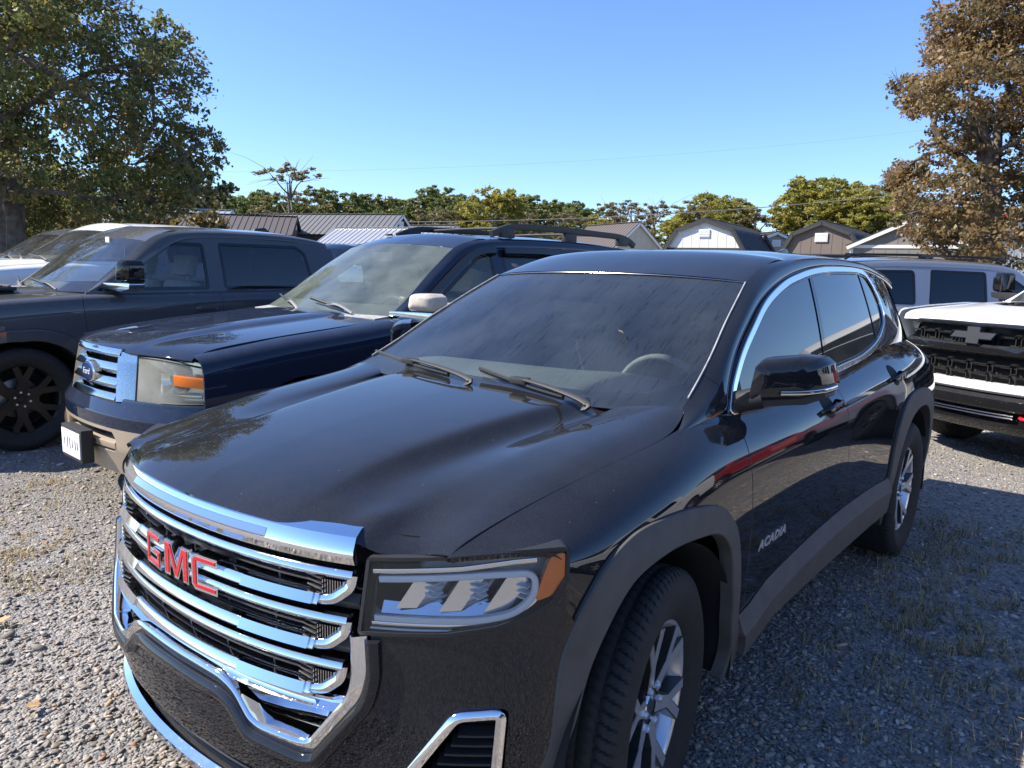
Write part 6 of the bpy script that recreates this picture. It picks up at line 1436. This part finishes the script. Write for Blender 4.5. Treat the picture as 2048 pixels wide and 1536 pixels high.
# thin dry grass and weeds coming through the stone
def grass(n, centres, hgt=(.03, .09)):
    P = []; Cc = []
    for (cx, cy, r, m_, green) in centres:
        k = int(m_); a = rng.uniform(0, 6.28, k); d = r*np.sqrt(rng.uniform(0, 1, k)); x = cx+d*np.cos(a)*1.3; y = cy+d*np.sin(a)
        nn = vnoise(np.stack([x, y], 1), 9, 3); ok = nn > .5; x, y = x[ok], y[ok]; k = len(x)
        h = rng.uniform(*hgt, k)*rng.uniform(.35, 1.1, k)*(.55 if cy < 0 else 1.0); az = rng.uniform(0, 6.28, k); ln = h*rng.uniform(.3, 1.4, k); w = rng.uniform(.0012, .0028, k)
        dx, dy = np.cos(az), np.sin(az); b0 = np.stack([x-dy*w, y+dx*w, 0*x], 1); b1 = np.stack([x+dy*w, y-dx*w, 0*x], 1)
        m0 = np.stack([x+dx*ln*.4, y+dy*ln*.4, h*.7], 1); t0 = np.stack([x+dx*ln, y+dy*ln, h*rng.uniform(.5, 1.0, k)], 1)
        P.append(np.stack([b0, b1, m0+np.stack([dy*w*.6, -dx*w*.6, 0*x], 1), m0-np.stack([dy*w*.6, -dx*w*.6, 0*x], 1), t0], 1))
        g = rng.uniform(0, 1, k)[:, None] < green; c = np.where(g, np.array([.10, .12, .045]), np.array([.46, .36, .19]))*rng.uniform(.6, 1.25, (k, 1)); Cc.append(np.repeat(c, 5, 0))
    P = np.vstack(P); k = len(P); V = P.reshape(-1, 3); b = 5*np.arange(k)[:, None]
    return V, [np.hstack([b, b+1, b+2, b+3]), np.hstack([b+3, b+2, b+4])], np.vstack(Cc)
cen = [(.42,-2.75,.30,1300,.04),(.55,-2.50,.22,700,.04),(.05,-3.55,.40,800,.06),(.72,-2.15,.28,700,.08),(-.40,-3.95,.30,500,.08),(.90,-1.75,.2,350,.1),(.30,-2.15,.22,450,.1),(-.55,-2.7,.2,500,.2),(.62,-3.2,.3,900,.08)]
for i in range(16): cen.append((-3.2+rng.uniform(-.6, 2.4), 1.25+rng.uniform(-.35, .45), rng.uniform(.12, .35), 230, rng.uniform(.1, .5)))
for i in range(12): cen.append((-2.2+rng.uniform(-1.5, 1.4), 1.05+rng.uniform(-.1, .7), rng.uniform(.08, .2), 90, .35))
cen += [(-3.1,1.05,.35,500,.35),(-2.55,1.1,.4,650,.2),(-2.1,1.35,.35,600,.2),(-3.5,1.2,.3,300,.45),(-1.75,1.55,.3,300,.3)]
V, F, C = grass(0, cen); me = mesh_np('dry_grass', V, F, None, [M['grass_blade']]); set_vcol(me, C); gs = link('dry_grass', me); tag(gs, 'thin dry grass and weeds growing through the gravel', 'grass', kind='stuff')
# fallen oak leaves
def oak_leaf(name, loc, rot, size, label, mat='dead_leaf'):
    out = [(0,0),(.18,.12),(.14,.3),(.34,.36),(.2,.52),(.32,.66),(.14,.78),(.06,1.0),(-.06,1.0),(-.15,.78),(-.32,.68),(-.2,.52),(-.34,.34),(-.14,.3),(-.18,.12)]
    P = np.array(out)*size; n = len(P); V = np.vstack([np.stack([P[:, 0], P[:, 1]-size*.5, .25*P[:, 0]**2/size+.3*(P[:, 1]-size*.5)**2/size], 1), [[0, 0, .0]]])
    me = bpy.data.meshes.new(name); me.from_pydata(V.tolist(), [], [(i, (i+1) % n, n) for i in range(n)]); me.materials.append(M[mat]); o = link(name, me, None, loc, rot)
    sm = o.modifiers.new('thick', 'SOLIDIFY'); sm.thickness = .0008; tag(o, label, 'leaf'); return o
oak_leaf('dead_leaf', (-.632, .372, 1.312), (0, .56, 1.9), .032, 'small dry brown leaf stuck on the black SUV windscreen')
oak_leaf('dead_leaf', (.72, -1.72, .028), (.2, .1, 1.0), .085, 'reddish brown fallen leaf on gravel beside the dry grass patch')
oak_leaf('dead_leaf', (.86, -.95, .028), (-.2, .2, 2.4), .07, 'brown curled fallen leaf on gravel by the black SUV bumper corner')

# ------------------------------------------------------------------ trees
simple('bark', (.12, .098, .08), .95, noise=.6, nscale=7, bump=1.0, bscale=14)
simple('bark_pine', (.10, .065, .045), .95, noise=.3, nscale=9)
def leaf_cloud(cl, per, size, cols, seed, flat=.6):
    """leaves gathered in ragged clumps: cl = (x, y, z, rx, ry, rz)"""
    rg = np.random.default_rng(seed); P = []; C = []; 
    for c in cl:
        c = np.array(c); vol = (c[3]*c[4]*c[5])**(1/3); n = int(per*vol**2.2)
        # sub-clumps hung through the volume
        ns = max(4, int(n/42)); d = rg.normal(0, 1, (ns, 3)); d /= np.linalg.norm(d, axis=1)[:, None]; rr = rg.uniform(.25, 1.0, ns)**.55
        sub = c[:3]+d*rr[:, None]*c[3:6]
        k = rg.integers(0, ns, n); spread = .065*vol+.055
        p = sub[k]+rg.normal(0, 1, (n, 3))*np.array([spread, spread, spread*.7])
        tone = rg.uniform(0, 1, ns)[k]*.6+rg.uniform(0, 1, n)*.4
        P.append(p); i = np.minimum((tone*len(cols)).astype(int), len(cols)-1); C.append(np.array(cols)[i]*rg.uniform(.75, 1.25, (n, 1)))
    P = np.vstack(P); C = np.vstack(C); n = len(P); s = size*rg.uniform(.6, 1.35, n)[:, None]
    a = rg.normal(0, 1, (n, 3)); a /= np.linalg.norm(a, axis=1)[:, None]; b = rg.normal(0, 1, (n, 3)); b -= (b*a).sum(1)[:, None]*a; b /= np.linalg.norm(b, axis=1)[:, None]; w = np.cross(a, b)
    V = np.stack([P-a*s*.5, P+b*s*.30+w*s*.08, P+a*s*.5, P-b*s*.30+w*s*.08], 1).reshape(-1, 3)
    F = (np.array([[0, 1, 2, 3]])+4*np.arange(n)[:, None]); return V, F, np.repeat(C, 4, 0)
def limb(mb, p0, p1, r0, r1, rg, bend=.12, n=7, sides=7):
    p0 = np.array(p0, float); p1 = np.array(p1, float); L = np.linalg.norm(p1-p0); m = (p0+p1)/2+rg.normal(0, bend*L*.5, 3)+np.array([0, 0, .08*L])
    t = np.linspace(0, 1, n)[:, None]; pts = (1-t)**2*p0+2*t*(1-t)*m+t*t*p1; pts[1:-1] += rg.normal(0, .012*L, (n-2, 3)); mb.tube(pts, np.linspace(r0, r1, n), sides); return pts
def oak(name, base, trunk_top, r0, clumps, cols, per, leaf, seed, label, forks=3, mat='leaf'):
    root = empty(name, (base[0], base[1], 0)); rg = np.random.default_rng(seed); B = np.array([base[0], base[1], 0.0])
    mb = MB(); tt = np.array(trunk_top)-B; tp = limb(mb, (0, 0, -.1), tt, r0, r0*.62, rg, .05, 10, 12)
    cl = [np.array(c) for c in clumps]; rel = [np.concatenate([c[:3]-B, c[3:]]) for c in cl]
    mains = []
    for k in range(forks):
        q = tt+np.array([rg.normal(0, .9), rg.normal(0, .9), rg.uniform(1.2, 2.8)]); mains.append(limb(mb, tt-np.array([0, 0, .15]), q, r0*.5, r0*.28, rg, .12, 8, 9))
    nodes = np.vstack([tp[3:]]+mains)
    tw = MB()
    for c in rel:
        d = np.linalg.norm(nodes-c[:3]-np.array([0, 0, -.8]), axis=1); s = nodes[np.argmin(d)]; L = np.linalg.norm(c[:3]-s); r1 = min(r0*.32, .03+.022*L)
        bp = limb(mb, s, c[:3], r1, .022, rg, .18, 9, 6); nodes = np.vstack([nodes, bp[2:]])
        for j in range(9):
            e = c[:3]+np.clip(rg.normal(0, 1, 3), -1.5, 1.5)*c[3:6]*.52; s2 = bp[rg.integers(3, 9)]; b2 = limb(mb, s2, e, .02, .005, rg, .2, 5, 4)
            for q in range(3): limb(mb, b2[rg.integers(1, 5)], e+np.clip(rg.normal(0, 1, 3), -1.3, 1.3)*c[3:6]*.22, .008, .003, rg, .2, 4, 3)
    mb.build('trunk', M['bark'], root, 60)
    V, F, C = leaf_cloud(rel, per, leaf, cols, seed); me = mesh_np('crown', V, F, None, [M[mat]]); set_vcol(me, C); link('crown', me, root)
    tag(root, label, 'tree'); return root
def px3(px, py, d):
    """a point seen in the photograph's column and row, d metres away horizontally"""
    g = aim(px, d); v = _f+_r2*((px-1024)/FPX)+_u2*((768-py)/FPX); return np.array([g[0], g[1], CAM[2]+v.z/math.hypot(v.x, v.y)*d])
def clump(px, py, rp, d, f=(1, 1, .8)): p = px3(px, py, d); r = rp*d/FPX; return (*p, r*f[0], r*f[1], r*f[2])
GREEN = [(.09,.12,.034),(.115,.14,.04),(.145,.16,.048),(.175,.175,.054),(.22,.185,.058),(.27,.19,.062)]
dL = 17.5
lc = [(60,-60,120,0),(190,20,95,.6),(290,130,80,-.6),(370,150,70,.4),(330,240,85,0),(230,220,90,-1),(420,290,50,.3),(380,330,60,-.4),(290,330,75,.7),(150,130,85,1),(60,110,90,-1.2),(120,250,80,.5),(40,330,80,-.7),(140,370,75,.9),(240,400,70,-.5),(340,400,60,.2),(60,440,80,1.2),(-60,200,130,.3),(-40,20,140,-.5),(200,440,60,1.5),(400,380,40,-.8),(150,-40,90,1.5),(-60,400,120,.8),(330,80,55,.5),(110,30,70,-1.5)]
clL = [clump(a, b_, r, dL+dd*1.6, (1, 1.1, .8)) for a, b_, r, dd in lc]
oak('oak_tree', aim(32, dL+.3), px3(36, 300, dL+.3), .40, clL, GREEN, 2250, .10, 11, 'large spreading oak with olive-brown leaves and drooping limbs behind the pickups')
BROWN = [(.13,.115,.05),(.17,.14,.062),(.23,.16,.07),(.28,.18,.08),(.32,.21,.10),(.20,.165,.07)]
dR = 22.0
rc = [(1880,60,80,.5),(1960,-10,95,-.4),(1830,140,60,0),(1785,190,50,.3),(1760,180,30,.6),(1745,365,28,.2),(1835,75,45,.4),(1870,170,75,-.8),(1960,110,65,.9),(2050,90,90,0),(2060,230,80,-.6),(1990,240,45,.2),(1880,260,55,.8),(1850,300,45,-.3),(1800,380,55,.2),(1770,350,35,.6),(1870,400,70,-.6),(1895,425,40,1.1),(2030,340,70,.6),(1840,450,60,.8),(1930,470,60,-.9),(2010,440,55,.4),(2120,200,120,.3),(2130,380,90,0),(2080,-20,110,.7),(1880,500,45,.5),(1980,510,50,.9),(1790,430,40,-.4)]
clR = [clump(a, b_, r, dR+dd*1.6, (1, 1.1, .85)) for a, b_, r, dd in rc]
oak('oak_tree', aim(1940, dR), px3(1945, 395, dR), .29, clR, BROWN, 2350, .115, 23, 'tall rust-brown oak with a forked trunk behind the silver-blue SUV', forks=4)
# ---- distant trees: a few kinds, each copy its own thing
def proto_tree(kind, seed):
    rg = np.random.default_rng(seed); root = empty({'pine': 'pine_tree', 'round': 'broadleaf_tree', 'airy': 'broadleaf_tree'}[kind]); mb = MB(); H = 10.0
    if kind == 'pine':
        mb.tube([(0, 0, -.2), (.1, 0, H*.5), (0, .1, H*.93)], [.22, .16, .04], 7); cl = []
        for k in range(13):
            z = H*rg.uniform(.48, .97); rr = 2.1*math.sqrt(max(.1, 1-((z/H-.72)/.30)**2)); a = rg.uniform(0, 6.28); c = (rr*.62*math.cos(a), rr*.62*math.sin(a), z); cl.append((*c, 1.0, 1.0, .65)); limb(mb, (0, 0, z-.5), c, .06, .02, rg)
        V, F, C = leaf_cloud(cl, 620, .24, [(.11,.15,.045),(.14,.175,.054),(.18,.20,.06),(.22,.23,.07)], seed)
    elif kind == 'round':
        mb.tube([(0, 0, -.2), (.1, 0, H*.3), (0, .1, H*.7)], [.24, .18, .06], 7); cl = []
        for k in range(17):
            z = H*rg.uniform(.18, .95); rr = 2.6*math.sqrt(max(.08, 1-((z/H-.5)/.5)**2)); a = rg.uniform(0, 6.28); c = (rr*.7*math.cos(a), rr*.7*math.sin(a), z); cl.append((*c, 1.15, 1.15, .95)); limb(mb, (0, 0, max(.8, z-1.2)), c, .07, .02, rg)
        V, F, C = leaf_cloud(cl, 700, .23, [(.21,.22,.046),(.27,.26,.056),(.33,.30,.064),(.40,.33,.07)], seed)
    else:
        mb.tube([(0, 0, -.2), (.2, 0, H*.4), (0, .2, H*.9)], [.20, .14, .03], 7); cl = []
        for k in range(15):
            z = H*rg.uniform(.25, 1.0); rr = 2.2*math.sqrt(max(.1, 1-((z/H-.6)/.5)**2)); a = rg.uniform(0, 6.28); c = (rr*.8*math.cos(a), rr*.8*math.sin(a), z); cl.append((*c, .9, .9, .75)); b2 = limb(mb, (0, 0, max(1, z-2)), c, .07, .015, rg)
            for q in range(5): limb(mb, b2[4], np.array(c)+rg.normal(0, .8, 3), .02, .006, rg, n=4, sides=4)
        V, F, C = leaf_cloud(cl, 380, .20, [(.17,.155,.07),(.21,.18,.08),(.25,.20,.095),(.20,.185,.075)], seed)  # leaf tones desaturated, distance haze put into the colour
    mb.build('trunk', M['bark_pine' if kind == 'pine' else 'bark'], root, 60); me = mesh_np('crown', V, F, None, [M['leaf']]); set_vcol(me, C); link('crown', me, root); return root
PT = {k: [proto_tree(k, s) for s in ss] for k, ss in (('pine', (31, 32, 33)), ('round', (41, 42, 43)), ('airy', (51, 52, 53)))}
used = set()
def put_tree(kind, px, py_top, d, wf, label, group=None, i=0):
    src = PT[kind][i % len(PT[kind])]; g = aim(px, d); H = px3(px, py_top, d)[2]
    o = src if src.name not in used else copy_tree(src); used.add(src.name)
    reg = [(460, 'behind the shed with the white metal roof'), (605, 'behind the shed with the brown ribbed roof'), (800, 'behind the long shed with the dark grey roof'), (930, 'behind the shed with the silver ribbed roof'), (1240, 'over the roof rack of the navy SUV'), (1330, 'behind the cream shed'), (1485, 'behind the white gambrel shed'), (1550, 'behind the small tan shed'), (1700, 'behind the brown gambrel shed'), (9999, 'behind the grey shed with white trim')]
    where = next(w for p_, w in reg if px < p_); label = label+' '+where; group = group+' '+where
    o.location = (g[0], g[1], 0); s = H/{'pine': 9.1, 'round': 9.6, 'airy': 9.8}[kind]; o.scale = (s*wf, s*wf, s); o.rotation_euler = (0, 0, (px*.37) % 6.28); tag(o, label, 'tree', group); return o
G1 = 'far pines'; l1 = 'far dark green pine'
for i, (px, py) in enumerate(((440,398),(475,395),(510,390),(545,402),(650,380),(620,410),(712,400),(770,396),(835,397),(870,388),(915,390),(1010,402),(1045,404),(1078,405),(1120,412),(1150,430),(680,425),(745,430),(805,430),(960,425))): put_tree('pine', px, py, 75+(i*7) % 17, 1.15 if py < 415 else 1.4, l1, G1, i)
for i, (px, py) in enumerate(((425,415),(458,408),(492,405),(528,408),(575,418),(605,425),(640,412),(665,408),(700,418),(730,415),(755,412),(790,412),(820,415),(850,408),(890,404),(930,408),(945,415),(995,412),(1028,414),(1062,412),(1098,418),(1135,422))): put_tree('pine', px, py, 94+(i*5) % 12, 1.5, l1, G1, i+1)
G2 = 'far brownish trees'; l2 = 'far thin brownish autumn tree'
for i, (px, py) in enumerate(((588,345),(560,400),(860,430),(895,425),(935,432),(1030,435),(1100,430),(1250,398),(1225,418),(1290,410),(1330,425),(1385,415),(1180,440),(1490,398),(1720,400),(1750,420))): put_tree('airy', px, py, 62+(i*5) % 13, 1.45, l2, G2, i)
G3 = 'far yellow-green trees'; l3 = 'far yellow-green leafy tree'
for i, (px, py) in enumerate(((980,382),(955,402),(1410,390),(1440,405),(1365,420),(1600,362),(1570,385),(1640,380),(1665,362),(1690,385),(1540,420),(1720,410),(1770,400),(1200,430),(1320,440),(1460,440))): put_tree('round', px, py, 58+(i*5) % 11, 1.3, l3, G3, i)
# low scrub closing the far edge and the wood behind the oak
def scrub(name, pts, seed, cols, label, per=420, leaf=.3):
    V, F, C = leaf_cloud(pts, per, leaf, cols, seed); me = mesh_np(name, V, F, None, [M['leaf']]); set_vcol(me, C); o = link(name, me); tag(o, label, 'undergrowth', kind='stuff')
rg = np.random.default_rng(3)
scrub('far_undergrowth', [(*aim(px, rg.uniform(92, 100)), rg.uniform(.5, 5.8), 2.8, 2.8, 2.2) for px in range(380, 2150, 17)], 61, GREEN[1:]+[(.22,.22,.06),(.26,.24,.07)], 'far band of mixed brush closing the horizon', 75, .55)
scrub('near_undergrowth', [(*aim(px, rg.uniform(24, 30)), rg.uniform(.6, 2.6), 1.5, 1.5, 1.2) for px in range(-160, 460, 26)], 62, [(.05,.05,.018),(.075,.065,.02),(.12,.09,.025),(.16,.12,.03)], 'tangled autumn brush and vines behind the parked pickups', 420, .2)
scrub('pine_wood', [(*aim(px, rg.uniform(36, 44)), rg.uniform(2.5, 5.5), 2.0, 2.0, 1.6) for px in range(-100, 420, 34)], 63, [(.03,.045,.016),(.045,.06,.02),(.06,.07,.025)], 'dense dark wood seen through the oak', 260, .3)
# ------------------------------------------------------------------ sheds
def siding(name, base, groove=.3):
    m, t, b = newmat(name); setp(b, base=base, rough=.75)
    tc = nnode(t, 'ShaderNodeTexCoord'); n = nnode(t, 'ShaderNodeTexNoise'); n.inputs['Scale'].default_value = 3; n.inputs['Detail'].default_value = 6; t.links.new(tc.outputs['Object'], n.inputs['Vector'])
    r = nnode(t, 'ShaderNodeMapRange'); r.inputs[3].default_value = .88; r.inputs[4].default_value = 1.1; t.links.new(n.outputs[0], r.inputs[0]); s = nnode(t, 'ShaderNodeVectorMath', operation='SCALE'); s.inputs[0].default_value = base; t.links.new(r.outputs[0], s.inputs['Scale']); t.links.new(s.outputs[0], b.inputs['Base Color'])
    return m
for nme, c in (('siding_white', (.62,.63,.62)), ('siding_brown', (.155,.125,.105)), ('siding_grey', (.20,.185,.175)), ('siding_tan', (.34,.30,.25)), ('siding_cream', (.48,.44,.36)), ('siding_umber', (.09,.07,.055)), ('trim_white', (.72,.72,.70)), ('trim_dark', (.035,.035,.037))): siding(nme, c)
simple('roof_dark', (.035,.037,.042), .45, .2); simple('roof_silver', (.50,.51,.52), .38, .6); simple('roof_brown', (.13,.11,.10), .5, .2); simple('roof_grey', (.15,.15,.155), .5, .2); simple('roof_red', (.35,.03,.03), .45, .1)
def shed(px, d, yaw_off, w, dep, hw_, hr, kind, wall, roof, trim, label, vent=True, name='shed', ribs=.23):
    """front gable faces the camera turned by yaw_off; local +x = front normal"""
    g = aim(px, d); ang = math.atan2(CAM[1]-g[1], CAM[0]-g[0])+yaw_off; root = empty(name, (g[0], g[1], 0), ang); tag(root, label, 'building' if name == 'building' else 'shed')
    prof = [(-w/2, hw_), (0, hr), (w/2, hw_)] if kind == 'gable' else [(-w/2, hw_), (-w*.36, hw_+(hr-hw_)*.64), (0, hr), (w*.36, hw_+(hr-hw_)*.64), (w/2, hw_)]
    for x, nm in ((0, 'gable_wall'), (-dep, 'gable_wall')):
        b = MB(); b.prism([(-w/2, 0)]+prof+[(w/2, 0)], x-.05, x, 'x'); b.build(nm, M[wall], root)
    for s in (1, -1): MB().box((-dep/2, s*(w/2-.03), hw_/2), (dep-.1, .05, hw_)).build('side_wall', M[wall], root)
    nb = int(w/.31)
    gr_ = MB()
    for k in range(1, nb):
        y = -w/2+k*w/nb; zt = np.interp(y, [p[0] for p in prof], [p[1] for p in prof]); gr_.box((.004, y, zt/2), (.008, .018, zt-.02))
    gr_.build('battens', M[wall], root)['kind'] = 'stuff'
    ov = .12
    for a, c_ in zip(prof[:-1], prof[1:]):
        a = np.array(a); c_ = np.array(c_); dd = (c_-a)/np.linalg.norm(c_-a); nrm = np.array([-dd[1], dd[0]]); nrm = nrm if nrm[1] > 0 else -nrm
        a2 = a-dd*(ov if a[1] <= hw_ else .0); c2 = c_+dd*(ov if c_[1] <= hw_ else .0); L = np.linalg.norm(c2-a2)
        b = MB(); b.prism([tuple(a2+nrm*.005), tuple(c2+nrm*.005), tuple(c2+nrm*.03), tuple(a2+nrm*.03)], -dep-ov, ov, 'x')
        k = int(dep/ribs)
        for j in range(k+1):
            x = -dep-ov+.02+j*(dep+2*ov-.04)/k; m_ = (a2+c2)/2+nrm*.04; R3 = Matrix.Rotation(math.atan2(dd[1], dd[0]), 3, 'X'); b.box((x, m_[0], m_[1]), (.035, L, .022), R3)
        b.build('roof_panel', M[roof], root)
        b = MB(); b.prism([tuple(a2-nrm*.10), tuple(c2-nrm*.10), tuple(c2+nrm*.004), tuple(a2+nrm*.004)], ov-.02, ov+.015, 'x'); b.build('barge_board', M[trim], root)
    if kind == 'gambrel' or name == 'shed':
        MB().box((.012, 0, hw_*.985), (.025, w, .10)).build('trim_board', M[trim], root)
    for s in (1, -1): MB().box((.012, s*(w/2-.05), hw_/2-.05), (.025, .10, hw_-.1)).build('corner_board', M[trim], root)
    MB().box((-dep/2, 0, hr+.035), (dep+2*ov, .22, .02)).build('ridge_cap', M[roof if trim != 'trim_white' or kind == 'gambrel' else roof], root)
    if vent:
        v = empty('vent', parent=root); zc = hw_+(hr-hw_)*.52; MB().box((.03, 0, zc), (.03, .42, .30)).build('vent_frame', M['trim_white'], v)
        for j in range(4): MB().box((.05, 0, zc-.10+j*.065), (.012, .36, .03)).build('vent_slat', M['siding_white'], v)
    return root
shed(1390, 30, -.34, 3.05, 4.2, 2.55, 3.62, 'gambrel', 'siding_white', 'roof_dark', 'trim_dark', 'white gambrel shed with dark trim and black ribbed roof')
shed(1618, 28.5, -.26, 2.75, 4.2, 2.35, 3.45, 'gambrel', 'siding_brown', 'roof_dark', 'trim_dark', 'brown gambrel shed with black roof and a white gable vent')
shed(1790, 27, -.08, 3.4, 4.5, 2.62, 3.42, 'gable', 'siding_grey', 'roof_dark', 'trim_white', 'grey gabled shed with white trim boards beside the rust-brown oak', vent=False)
shed(1530, 36, .5, 2.6, 3.6, 2.5, 3.5, 'gambrel', 'siding_tan', 'roof_brown', 'trim_white', 'small tan gambrel shed between the white and the brown shed')
shed(1505, 33, .75, 1.6, 3.4, 2.3, 3.2, 'gable', 'siding_grey', 'roof_grey', 'trim_dark', 'narrow grey gabled shed beside the white gambrel shed')
shed(1262, 38, .62, 3.0, 4.5, 2.7, 4.0, 'gable', 'siding_cream', 'roof_brown', 'trim_white', 'cream gabled shed with brown roof behind the roof rack', vent=False)
shed(893, 30, 1.02, 2.5, 5.4, 2.42, 3.08, 'gable', 'siding_umber', 'roof_silver', 'trim_white', 'dark brown shed with silver ribbed roof and white eaves')
shed(905, 34, 1.05, 2.6, 5.6, 2.70, 3.40, 'gable', 'siding_tan', 'roof_grey', 'trim_white', 'tan shed with grey ribbed roof right behind the silver-roofed shed')
shed(800, 33, 1.12, 2.8, 7.5, 2.85, 3.72, 'gable', 'siding_umber', 'roof_grey', 'trim_white', 'long shed with dark grey roof and bright ridge behind the silver-roofed shed')
shed(595, 33, 1.42, 2.8, 6.0, 2.70, 3.45, 'gable', 'siding_brown', 'roof_brown', 'trim_dark', 'long shed with brown ribbed roof behind the charcoal pickup')
shed(470, 34, 1.2, 2.8, 5.5, 2.85, 3.65, 'gable', 'siding_white', 'roof_silver', 'trim_white', 'shed with white metal roof under the edge of the big oak')
shed(2110, 40, .5, 9.0, 14, 3.6, 4.9, 'gable', 'siding_white', 'roof_red', 'trim_white', 'white metal building with red roof edge behind the rust-brown oak', vent=False, name='building')
# ------------------------------------------------------------------ wires and pole
def wire(p, q, sag, label, r=.012):
    t = np.linspace(0, 1, 40)[:, None]; P = p*(1-t)+q*t; P[:, 2] -= sag*4*(t*(1-t))[:, 0]; b = MB(); b.tube(P-p, r, 5); o = b.build('power_line', M['siding_grey'], None); o.location = p; tag(o, label, 'wire')
wire(px3(-200, 395, 45), px3(2090, 348, 45), 1.65, 'pale overhead cable sagging in front of the far trees', .020)
wire(px3(-200, 330, 55), px3(2090, 225, 55), 1.6, 'faint overhead wire crossing the clear sky', .0035)
pl_ = empty('utility_pole', (*aim(2041, 44), 0)); tag(pl_, 'grey wooden utility pole behind the rust-brown oak', 'utility pole')
b = MB(); b.tube([(0, 0, 0), (0, 0, 6.9)], [.15, .11], 10); b.build('shaft', M['siding_grey'], pl_, 60); MB().box((0, 0, 6.5), (.09, 1.8, .11)).build('cross_arm', M['siding_grey'], pl_)
for y in (-.75, .75): MB().lathe([(0, .0), (.04, .0), (.045, .06), (.02, .12), (0, .13)], 10, ax='z', c=(0, y, 6.55)).build('insulator', M['dull_chrome'], pl_)
